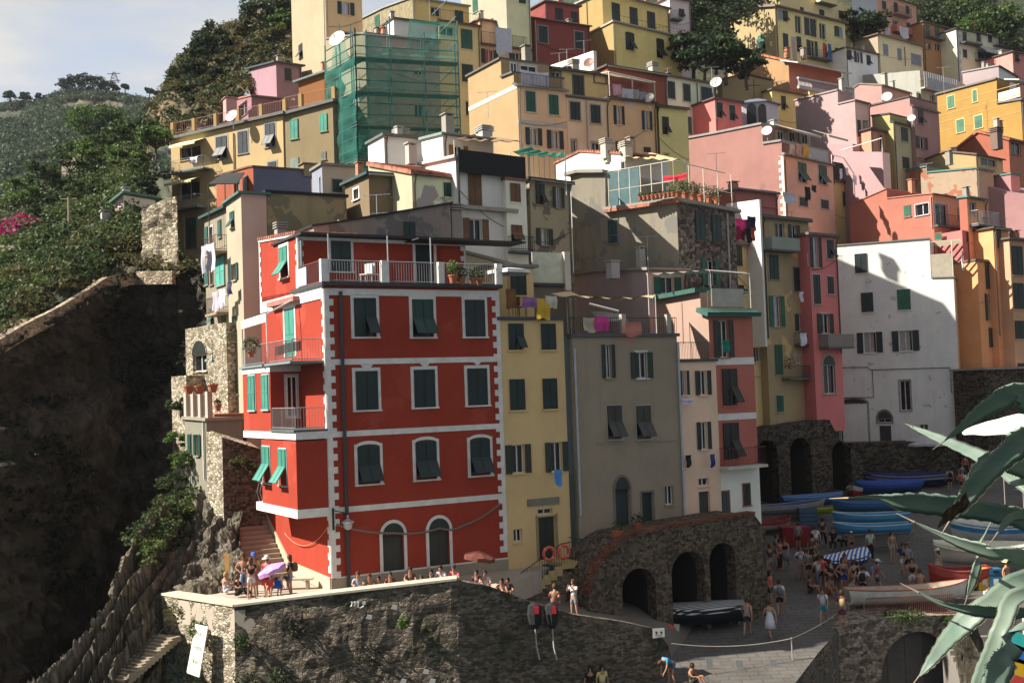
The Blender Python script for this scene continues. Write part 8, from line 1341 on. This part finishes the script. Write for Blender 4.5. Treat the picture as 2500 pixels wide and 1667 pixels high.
for q in ((516, 595, 63.6, .9, 1.5, WHs, 'large white sheet draped over the uppermost cliff side balcony', 140), (498, 600, 63.6, .6, 1.6, (.45, .42, .5), 'grey and white clothes beside the large white sheet', 140), (562, 688, 62, .6, .7, (.03, .03, .08), 'navy top drying on a line by the cream tower', 140), (543, 705, 62.5, .7, 1.0, WHs, 'white shirt drying below the navy top', 140), (528, 712, 63, .6, 1.1, (.5, .45, .52), 'lilac towel drying lowest on the cliff side line', 140), (474, 383, 97.5, .9, .5, (.6, .6, .65), 'white towels over the awning balcony rail', 120),
 (1305, 174, 83, 2.3, 1.9, WHs, 'wide white sheet hung on the apricot house terrace', 60), (1228, 68, 107, 1.7, 2.4, (.55, .56, .65), 'tall white sheet on the terrace beside the brick red house', 60), (1505, 206, 86.5, .8, .8, (.6, .35, .38), 'pink towel highest on the laundry pergola', 60), (1531, 217, 87, 1.1, 1.3, (.55, .52, .6), 'lilac grey sheet in the middle of the laundry pergola', 60), (1551, 219, 87.5, .5, 1.2, (.5, .5, .42), 'cream cloth on the laundry pergola', 60), (1567, 224, 88, .7, .9, (.5, .48, .55), 'pale shirt at the end of the laundry pergola', 60),
 (1810, 534, 84, 1.4, .9, (.8, .05, .22), 'hot pink towel on the white roof wall', 50), (1832, 528, 84.5, 1.0, 1.0, (.02, .02, .05), 'black cloth next to the hot pink towel', 50), (1806, 552, 83.8, .9, 1.0, (.25, .02, .05), 'dark red clothes under the hot pink towel', 50), (1825, 557, 84, .8, 1.0, BKc, 'black clothes under the black cloth', 50), (1836, 556, 84.3, .5, .9, (.5, .06, .04), 'red shirt at the end of the washing line', 50), (1787, 545, 83.6, .6, .9, (.15, .25, .5), 'blue shirt at the start of the washing line', 50),
 (1948, 352, 103.3, .9, 1.0, (.6, .32, .28), 'salmon towel on the salmon house parapet', 45), (1966, 353, 103.9, .9, 1.1, (.7, .36, .05), 'orange towel on the salmon house parapet', 45), (1932, 352, 103, .8, .9, (.6, .5, .38), 'cream towel on the salmon house parapet', 45), (1970, 456, 103.4, .9, 1.2, BKc, 'black trousers hanging under the salmon house shutters', 45), (1985, 452, 103.8, .8, .6, (.03, .03, .06), 'dark tops beside the black trousers', 45),
 (1924, 470, 90, 1.6, .8, (.5, .52, .6), 'blue striped cloth on the roof shelter line', 50), (2052, 412, 114.6, .5, 1.0, WHs, 'white shirt hung before the black net terrace', 48), (2066, 410, 115, .5, .7, WHs, 'small white top next to the white shirt', 48), (2085, 428, 115.3, .6, .9, WHs, 'white tee lower down the black net terrace', 48), (2100, 428, 115.7, .8, .8, WHs, 'white underclothes at the end of the net terrace', 48),
 (2346, 610, 93.6, 1.5, 1.5, (.55, .5, .55), 'large pale sheet under the white house pergola', 25), (2350, 646, 103.9, 1.9, 1.0, (.52, .48, .5), 'crumpled pale sheet over the balcony rail of the white house', 25), (1360, 1145, 55.6, .45, .75, (.1, .28, .6), 'blue and white towel hanging from the yellow house window', 60), (1678, 972, 60.4, .65, .28, (.55, .52, .68), 'white cloth on the sill line of the pink house', 60), (1679, 1110, 60.4, .38, .6, BKc, 'black tee hanging on the pink house front', 60), (1738, 1108, 61, .3, .65, (.03, .04, .25), 'blue shorts hanging on the pink house front', 60), (1770, 830, 61.3, .55, .6, (.015, .2, .14), 'green cloth hanging in the terracotta house window', 60),
 (1960, 812, 86, .8, .9, WHs, 'white shirt on the tiny balcony of the olive tenement', 52), (1954, 712, 86.2, .5, .7, (.6, .6, .62), 'white pair of socks under the olive tenement shutter', 52), (2010, 105, 143, .5, 1.6, (.5, .05, .05), 'red clothes below the loggia house shutters', 54), (2024, 108, 143.6, .6, 1.8, (.05, .12, .25), 'dark blue clothes below the loggia house shutters', 54), (1936, 90, 141.5, 1.0, 3, (.4, .36, .36), 'patterned sheet down the loggia house front', 54), (2167, 68, 158, .9, 1, WHs, 'white towel on the salmon balcony house', 52), (2205, 66, 158.6, 2.2, 1.5, WHs, 'wide white sheet on the salmon balcony house', 52),
 (1650, 426, 70, 1.6, .35, (.5, .02, .04), 'red cloth strung along the roof garden frame', 128), (1325, 728, 56.2, .7, 1.0, (.6, .38, .04), 'mustard towel over the yellow terrace rail', 60), (1292, 725, 55.9, .8, .5, (.28, .12, .3), 'purple cloth on the yellow terrace rail', 60), (1345, 722, 56.4, .6, .6, (.55, .5, .4), 'checked cloth on the yellow terrace rail', 60), (1246, 705, 55.4, .55, .9, (.2, .09, .03), 'brown towel over a chair on the yellow terrace', 60), (1468, 772, 58, .8, .7, (.55, .05, .25), 'magenta cushion cloth on the grey house terrace rail', 60), (1437, 775, 57.8, .8, .7, (.45, .4, .3), 'straw coloured cloth on the grey house terrace rail', 60), (1545, 785, 58.6, 1.0, .7, (.5, .2, .15), 'red patterned cloth on the grey house terrace rail', 60)):
    t_('S'); cloth(*q[:7], a=q[7])
# sun sails and straw roofs
def sail(pts_, col, lab, nm='shade_sail', cat='awning', sag=.25, m=None, th=.03):
    mb = MB(); c = [P(*p) for p in pts_]
    for s in (0, th): mb.grid(lambda a, b: c[0].lerp(c[1], a).lerp(c[3].lerp(c[2], a), b) + Vector((0, 0, -sag * 4 * a * (1 - a) * (.4 + b) + .05 * sin(a * 30) + s)), 40, 8)
    for k in range(4): pass
    r_ = thing(nm, lab, cat, c[0] - Vector((0, 0, 2.2))); mb.build('canopy', m or flat(col, .9, name='canvas'), r_)
    for p in c: mb = MB(); mb.tube([p, p - Vector((0, 0, 2.2))], .03, 5); mb.build('pole', flat((.5, .5, .48), .5), r_)
    return r_
t_('V3'); sail([(620, 800, 57.5), (1850, 830, 60.5), (1880, 795, 63), (860, 765, 60)], (.6, .42, .2), 'striped ochre sun sail over the grey house terrace', m=stripes((.6, .52, .38), (.5, .28, .1), 1.0, rot=60, wob=.5))
t_('U3'); sail([(1450, 200, 66.5), (2240, 215, 69), (1900, 165, 73), (1680, 140, 71)], (.22, .14, .08), 'brown reed sun roof before the apricot gable', sag=.1); t_('U4'); sail([(1530, 395, 73.5), (2210, 430, 76), (1840, 340, 80), (1560, 380, 78)], (.5, .36, .2), 'pale reed sun roof beside the tiled white wall', sag=.15)
t_('U4'); sail([(215, 345, 65.3), (845, 400, 67), (840, 350, 70), (430, 283, 69)], (.015, .16, .1), 'dark green awning over the netted terrace', sag=.1)
t_('V4'); sail([(-360, 1160, 63.5), (430, 1095, 65), (940, 1140, 68.5), (440, 1110, 68)], (.5, .46, .4), 'flat cream canopy on white pipes before the stone house', sag=.02)
b = H('U4', 'tiled_white_house', 'white gabled house with a thin red tile verge beside the straw roof', [(740, 470), (1015, 338), (1480, 362)], 4, 77, WHITE, roof=(.42, .16, .09), tile=True, ov=.1, th=.1, aL=140, z0=3); b.fin(); t_('U4'); b.chim(1518, 205, 77.5, .5, 2.0, (.4, .4, .36)); b.chim(1325, 190, 78, .4, 1.6, (.5, .45, .35), caps=1)
t_('T3'); r_ = thing('slatted_pergola', 'white slatted pergola above the laundry terrace', 'pergola', P(1515, 900, 87)); mb = MB(); a_, b_ = P(1515, 690, 86.5), P(1950, 790, 90)
for k in range(26): p = a_.lerp(b_, k / 25); mb.prism([p, p + Vector((.12, 0, 0)), p + Vector((-.35, 1.6, .35)), p + Vector((-.47, 1.6, .35))], (0, 0, .06))
mb.tube([a_, b_], .06, 5)
for p in (a_, a_.lerp(b_, .5), b_): mb.tube([p, p - Vector((0, 0, 3))], .05, 5)
mb.build('frame', flat((.6, .56, .46), .6), r_)
# plants and pots
def pot(px, py, Y, r, h, lab, col=(.38, .13, .07), m=None, n=120, pr=.35, cat='potted plant', nm='potted_plant'):
    c = P(px, py, Y); o = thing(nm, lab, cat, c, 'potted plants on the terraces'); mb = MB(); mb.lathe(c, [(pr * .32, 0), (pr * .48, pr * .7), (pr * .55, pr * .72), (pr * .55, pr * .85), (pr * .4, pr * .84)], 12); mb.build('pot', flat(col, .8), o); mb = MB(); clump(mb, c + Vector((0, 0, pr * .85 + h * .4)), r, n, .13, rl, 1.0); mb.build('foliage', m or mG1, o)
t_('S'); pot(1107, 692, 52.9, .32, .9, 'tall leafy potted plant at the third pillar of the red terrace', m=mGL, n=260, pr=.45); pot(1128, 694, 53.1, .28, .6, 'bushy plant in a clay pot behind the red terrace railing', n=200); pot(1155, 695, 53.4, .25, .5, 'low potted plant near the end of the red terrace', n=150); pot(1172, 696, 53.7, .22, .4, 'small potted plant by the tilted red screen', n=120)
pot(613, 872, 53.5, .4, .7, 'green plant in the corner of the red house balcony', n=260); pot(532, 1003, 58.5, .2, .25, 'clay pot with a dry plant on the lane wall', m=mG3); 
for k, (x, y) in enumerate(((461, 962), (487, 962), (520, 958))): pot(x, y, 59, .12, .1, 'terracotta trough on the parapet pillars of the grey cliff house', m=mG3, n=20, pr=.5)
G_ = 'pots'
for k in range(9): t_('U4'); pot(1710 + k * 47, 895 - k * 6, 68.5 - k * .12, .14, .15, 'small terracotta pot in the row along the glazed roof garden', m=mG1, n=40, pr=.3)
for k in range(6): t_('U4'); pot(2140 + k * 90, 870 + k * 12, 68.2 + k * 1.0, .5, .6, 'shaggy shrub spilling along the corner of the stone house roof garden', m=mG3 if k % 2 else mG1, n=260, pr=.5)
t_('X4'); pot(1450, 790, 55.5, .3, .3, 'terracotta pot with a small shrub by the grey house door', n=90, pr=.55); pot(1690, 690, 57, .35, .3, 'dark bush in a tub between the grey house doors', m=mG2, n=160, pr=.5)
t_('W2'); pot(1450, 1050, 85.6, .5, .5, 'red leaved plant on the green door balcony', m=leafm(((.10, .02, .02), (.16, .04, .03), (.05, .06, .02))), n=160); t_('S')
def chair(px, py, Y, rot, col, lab, nm='terrace_chair'):
    c = P(px, py, Y); o = thing(nm, lab, 'chair', c, 'chairs on the terraces'); m = flat(col, .6); a = rot
    mb = MB(); mb.box(c + Vector((0, 0, .42)), .44, .44, .05, a); mb.build('seat', m, o); mb = MB(); q = c + az(a) * .2; mb.box(q + Vector((0, 0, .5)), .44, .04, .45, a); mb.build('backrest', m, o)
    for sx in (-1, 1):
        for sy in (-1, 1): mb = MB(); q = c + az(a + 90) * sx * .19 + az(a) * sy * .19; mb.tube([q, q + Vector((0, 0, .43))], .02, 5); mb.build('leg', m, o)
chair(895, 694, 53, 30, (.6, .58, .56), 'white chair behind the first railing of the red terrace'); chair(912, 694, 53.4, 200, (.6, .58, .56), 'second white chair facing the first on the red terrace'); chair(1256, 772, 56.8, 60, (.25, .12, .05), 'brown chair on the yellow house terrace'); chair(1275, 772, 57, 100, (.2, .1, .05), 'second brown chair on the yellow house terrace'); chair(1795, 1522, gpt(1795, 1522).y, 20, (.5, .5, .55), 'white plastic chair at the end of the striped boat'); chair(1645, 1500, gpt(1645, 1500).y, 50, (.5, .5, .52), 'white plastic chair inside the middle vault')
chair(872, 0 + 900, 1, 0, WHITE, 'x') if 0 else None
t_('V3'); r_ = thing('sun_loungers', 'stack of white slatted loungers leaning on the grey house terrace', 'lounger', P(1230, 1240, 60)); mb = MB()
for k in range(3):
    a_ = P(1140 + k * 60, 1000 + k * 10, 60.5); b_ = P(1260 + k * 60, 1100, 60)
    for j in range(9): p = a_.lerp(b_, j / 8); mb.prism([p, p + Vector((.9, .45, 0)), p + Vector((.9, .45, .04)), p + Vector((0, 0, .04))], (0, -.06, 0))
mb.build('slats', flat((.5, .5, .46), .6), r_); mb = MB(); a_ = P(1120, 915, 61.5); b_ = P(1460, 1000, 63); mb.prism([a_, b_, b_ + Vector((0, 0, .08)), a_ + Vector((0, 0, .08))], (.1, .9, .1)); mb.build('back', flat((.45, .44, .38), .6), r_)
t_('S')

# chimneys, gutters and pipes on the rest of the roofs
rq = random.Random(77)
for b in ALLB:
    d_ = b.C.y
    if d_ < 62 or 'wall' in b.root.name or b.root.name.startswith('stone') or b.ru < 2.5 or not b.roof or b.L.a > 155 or b.L.a < 100: continue
    for k in range(1 + (b.ru > 6)):
        a, f = rq.uniform(.15, .85) * b.ru, rq.uniform(.25, .7) * (b.out[0][0]); i = min(range(len(b.out)), key=lambda q: abs(b.out[q][0] - f)); z = b.out[i][1] - .1; p = b.L.w(f, z) + b.R.d * a; w = rq.uniform(.35, .6); h = rq.uniform(.7, 1.4); mb = MB(); mb.box(p, w, w, h, -30); mb.box(p + Vector((0, 0, h + .1)), w * 1.3, w * 1.3, .06, -30)
        for c in (-1, 1): mb.box(p + b.R.d * c * w * .35 + Vector((0, 0, h)), .1, w * .8, .1, -30)
        mb.build('chimney', plaster(rq.choice(((.42, .4, .36), (.3, .27, .23), (.4, .2, .13)))), b.root)
    if b.L.a > 125:
        mb = MB(); u = b.ru - .15 if rq.random() < .5 else .12; mb.tube([b.R.w(u, b.rz - .1, .25), b.R.w(u, b.rz - .5, .08), b.R.w(u, b.rz - 9, .08)], .05, 5); mb.tube([b.R.w(-.1, b.rz - .02, b.ov + .06), b.R.w(b.ru + .1, b.rz - .02 + b.dz, b.ov + .06)], .06, 5); mb.build('gutter', flat(rq.choice(((.06, .05, .045), (.2, .19, .17), (.1, .06, .04))), .6), b.root)
        if rq.random() < .6:
            mb = MB(); q0 = b.R.w(.1, b.rz - rq.uniform(1.5, 4), .04); q1 = b.R.w(b.ru - .1, b.rz - rq.uniform(1.5, 4), .04); mb.tube([q0.lerp(q1, k / 8) - Vector((0, 0, .25 * sin(pi * k / 8))) for k in range(9)], .018, 3); mb.build('wire', flat((.05, .05, .05), .7), b.root)
for k in range(26):
    b = rq.choice([q for q in ALLB if 64 < q.C.y < 135 and q.roof and q.out[0][0] < -1]); f = b.out[0][0] * rq.uniform(.2, .8); i = min(range(len(b.out)), key=lambda q: abs(b.out[q][0] - f)); p = b.L.w(f, b.out[i][1] + 2.2) + b.R.d * b.ru * rq.uniform(.2, .8); o = thing('roof_aerial', 'thin aerial on the roof of the ' + b.root.name.replace('_', ' '), 'aerial', p - Vector((0, 0, 2.3)), 'television aerials on the roofs'); mb = MB(); mb.tube([p - Vector((0, 0, 2.3)), p], .02, 4); mb.build('mast', flat(GALV, .5), o); mb = MB(); d = az(rq.uniform(60, 140)); mb.tube([p - d * .6, p + d * .6], .014, 4)
    for j in range(5): q = p + d * (-.5 + j * .25); mb.tube([q - az(10) * .22, q + az(10) * .22], .01, 3)
    mb.build('antenna', flat(GALV, .5), o)
# ---------------------------------------------------------------- agave close to the camera
t_('S'); mAg, t, b = mnew('agave_leaf'); co = N(t, 'ShaderNodeTexCoord').outputs['Object']; n1 = tex(t, 'ShaderNodeTexNoise', 3.5, co, Detail=7, Roughness=.6); n2 = tex(t, 'ShaderNodeTexNoise', 14, co, (1, 1, 1), Detail=4); n3 = tex(t, 'ShaderNodeTexNoise', 2.2, co, Detail=2)
a = ramp(t, n1.outputs[0], [(.3, (.09, .135, .105)), (.55, (.145, .2, .155)), (.75, (.19, .25, .19))]); a = mixc(t, .15, a, n2.outputs['Color'], 'OVERLAY'); a = mixc(t, ramp(t, n3.outputs[0], [(.6, (0, 0, 0)), (.63, (.35, .35, .35))]), a, (.2, .25, .19)); t.links.new(a, b.inputs['Base Color']); b.inputs['Roughness'].default_value = .5; b.inputs['Specular IOR Level'].default_value = .35; bump(t, b, n2.outputs[0], .15, .003)
mDryLeaf = rockmat((.16, .10, .055), (.42, .33, .22), 12); base = P(2760, 1480, 3.6) 
ag = thing('agave_plant', 'large blue green agave reaching in from the side close to the camera', 'agave', base - Vector((0, 0, .5)))
def leaf(pts_, mat=None, name='leaf', fold=.12, spikes=True, tilt=-.9, tipdry=0):
    """pts_: (px, py, depth, width px) from tip to root"""
    C_ = [P(x, y, Y) for x, y, Y, w in pts_]; Wd = [w * Y / FPX for x, y, Y, w in pts_]; n = (len(C_) - 1) * 8; cen = []; wd_ = []
    for k in range(n + 1):
        f = k / 8; i = min(int(f), len(C_) - 2); q = f - i; g = lambda j: C_[min(max(j, 0), len(C_) - 1)]; h_ = lambda j: Wd[min(max(j, 0), len(Wd) - 1)]
        cen.append(crom(g(i - 1), g(i), g(i + 1), g(i + 2), q)); wd_.append(max(.001, crom(h_(i - 1), h_(i), h_(i + 1), h_(i + 2), q)))
    mb = MB(); nr = len(cen); row = []
    for k, c in enumerate(cen):
        d = (cen[min(k + 1, nr - 1)] - cen[max(k - 1, 0)]).normalized(); view = (CAMP - c).normalized(); vv = (view + Vector((0, 0, tilt))).normalized(); s = d.cross(vv).normalized(); u = s.cross(d).normalized(); w = wd_[k] / 2; wv = .06 * w * sin(k * 1.9)
        prof = [(-1, fold), (-.55, .04), (0, -.05), (.55, .04), (1, fold), (.5, -.16), (0, -.22), (-.5, -.16)]; row.append([c + s * (a * (w + wv)) + u * (h_ * w) for a, h_ in prof])
    for r0, r1 in zip(row[:-1], row[1:]):
        for j in range(8): mb.face([r0[j], r0[(j + 1) % 8], r1[(j + 1) % 8], r1[j]])
    mb.face(row[-1]); mb.face(row[0][::-1]); o = mb.build(name, mat or mAg, ag, smooth=False)
    bm = bmesh.new(); bm.from_mesh(o.data); bmesh.ops.remove_doubles(bm, verts=bm.verts, dist=1e-5); bmesh.ops.recalc_face_normals(bm, faces=bm.faces); bm.to_mesh(o.data); bm.free(); o.data.shade_smooth()
    if spikes:
        sp = MB()
        for k in range(3, nr - 1, 1):
            for j, sg in ((0, -1), (4, 1)):
                for q in (0, .5):
                    p = row[k][j].lerp(row[k + 1 if k + 1 < nr else k][j], q); d = (p - cen[k]).normalized(); a_ = (cen[k - 1] - cen[k]).normalized(); L = .0015 + .0012 * ((k * 7 + j) % 3); sp.face([p + a_ * .002, p - a_ * .002, p + d * L + a_ * .002])
        sp.build('edge_thorns', flat((.16, .12, .08), .6), o)
        tb = MB(); d = (cen[0] - cen[2]).normalized(); tb.tube([cen[1], cen[0] + d * .01, cen[0] + d * .05], max(.003, wd_[1] * .3), 5, .0008); tb.build('tip_spine', flat((.2, .16, .12) if not tipdry else (.5, .38, .25), .6), o)
    return o
leaf([(2224, 1040, 4.6, 8), (2290, 1068, 4.4, 26), (2360, 1098, 4.2, 36), (2430, 1130, 4.0, 50), (2510, 1175, 3.8, 70), (2700, 1300, 3.6, 90)], tilt=.7)
leaf([(2305, 1076, 3.3, 3), (2345, 1045, 3.25, 20), (2390, 1008, 3.2, 40), (2440, 978, 3.15, 58), (2500, 965, 3.1, 85), (2640, 1060, 3.2, 110), (2740, 1330, 3.4, 120)])
leaf([(2066, 1215, 3.4, 6), (2140, 1213, 3.35, 20), (2185, 1222, 3.3, 55), (2260, 1226, 3.25, 76), (2350, 1236, 3.2, 72), (2440, 1252, 3.2, 66), (2520, 1275, 3.2, 70), (2700, 1400, 3.4, 90)], tipdry=1)
leaf([(2326, 1262, 2.7, 20), (2365, 1205, 2.7, 46), (2410, 1152, 2.65, 52), (2470, 1098, 2.6, 62), (2530, 1070, 2.6, 80), (2660, 1180, 2.9, 110), (2740, 1400, 3.3, 120)], fold=.2, tilt=-.5)
leaf([(2290, 1287, 2.66, 4), (2305, 1268, 2.66, 20), (2322, 1250, 2.66, 40), (2345, 1232, 2.67, 44), (2362, 1212, 2.68, 36)], mat=mDryLeaf, name='dry_tip', spikes=False)
leaf([(2229, 1272, 3.0, 3), (2290, 1301, 2.95, 20), (2350, 1326, 2.9, 42), (2420, 1345, 2.85, 56), (2500, 1362, 2.8, 66), (2700, 1430, 3.2, 90)])
leaf([(2240, 1444, 2.9, 3), (2300, 1472, 2.85, 20), (2370, 1486, 2.8, 36), (2440, 1492, 2.8, 44), (2520, 1492, 2.8, 54), (2720, 1470, 3.2, 80)], fold=.2)
leaf([(2243, 1652, 3.0, 3), (2275, 1612, 3.0, 26), (2310, 1566, 2.95, 46), (2355, 1520, 2.9, 56), (2420, 1470, 2.9, 50), (2520, 1410, 3.0, 56), (2720, 1440, 3.3, 80)], tilt=.6)
leaf([(2368, 1760, 2.8, 20), (2395, 1660, 2.75, 40), (2422, 1590, 2.7, 40), (2450, 1520, 2.7, 40), (2500, 1450, 2.8, 50), (2700, 1440, 3.2, 80)], fold=.2, tilt=.6)
leaf([(2400, 1780, 2.5, 40), (2430, 1660, 2.5, 62), (2460, 1590, 2.5, 66), (2510, 1520, 2.6, 70), (2700, 1460, 3.1, 100)], fold=.2)
leaf([(2362, 1456, 3.4, 4), (2374, 1420, 3.4, 20), (2388, 1370, 3.4, 20), (2400, 1310, 3.5, 12), (2470, 1270, 3.6, 20), (2720, 1440, 3.7, 40)])
leaf([(2372, 1215, 3.8, 20), (2382, 1180, 3.8, 44), (2400, 1140, 3.8, 56), (2440, 1120, 3.8, 60), (2560, 1180, 3.8, 70), (2740, 1400, 3.8, 90)], fold=.2)
leaf([(2436, 1300, 3.1, 6), (2460, 1270, 3.1, 24), (2490, 1256, 3.1, 36), (2560, 1260, 3.1, 50), (2720, 1400, 3.4, 80)], spikes=True)
mb = MB(); mb.tube([P(2352, 1540, 5), P(2385, 1600, 5), P(2372, 1700, 5)], .06, 7, .05); mb.tube([P(2330, 1545, 5.1), P(2345, 1610, 5.1), P(2362, 1700, 5.1)], .02, 6); tag(mb.build('weathered_stake', rockmat((.14, .12, .09), (.36, .32, .26), 6)), 'weathered grey stake standing behind the agave leaves', 'stake')
# colourful boards, stairs and wall at the corner
q = P(2470, 1640, 36); bd = thing('painted_boards', 'stack of boards painted red yellow blue and turquoise at the corner', 'boards', q); 
for k, (c_, z_) in enumerate((((.06, .55, .5), 1.15), ((.03, .2, .6), .75), ((.75, .42, .02), .35), ((.6, .07, .06), -.2), ((.6, .07, .06), -.9))): mb = MB(); z_ *= 1; p = q + Vector((.1, 0, z_)); mb.prism([p + Vector((-.55, 0, -.25)), p + Vector((.5, 0, -.6)), p + Vector((.5, 0, -.1)), p + Vector((-.3, 0, .25))], (0, .12, 0)); mb.build('board', flat(c_, .5), bd)
q = P(2500, 1560, 37); mb = MB(); mb.box(q + Vector((.35, 0, -4)), .5, .6, 4.6); tag(mb.build('concrete_pillar', plaster((.45, .42, .36))), 'pale concrete pillar cut by the picture edge behind the painted boards', 'pillar')
# stairs below the quay at the corner
mb = MB(); a_ = gpt(2345, 1520)
for k in range(16): mb.box(a_ + Vector((2.5 + .0 * k, -.35 * k - .3, -.6 - .22 * k - 6)), 7, .36, 6)
tag(mb.build('lower_stairs', plaster((.2, .18, .16), .5)), 'broad stairs dropping below the quay behind the agave', 'stairs')
# ---------------------------------------------------------------- air
m = bpy.data.materials.new('air'); m.use_nodes = True; t = m.node_tree; t.nodes.clear(); o_ = N(t, 'ShaderNodeOutputMaterial'); v = N(t, 'ShaderNodeVolumePrincipled'); v.inputs['Color'].default_value = (.86, .92, 1, 1); v.inputs['Density'].default_value = .00009; v.inputs['Anisotropy'].default_value = .3; t.links.new(v.outputs[0], o_.inputs['Volume'])
mb = MB(); mb.box((0, 220, -16), 1300, 760, 126); tag(mb.build('haze', m), kind='stuff')
SC.cycles.volume_bounces = 0; SC.cycles.volume_step_rate = 4
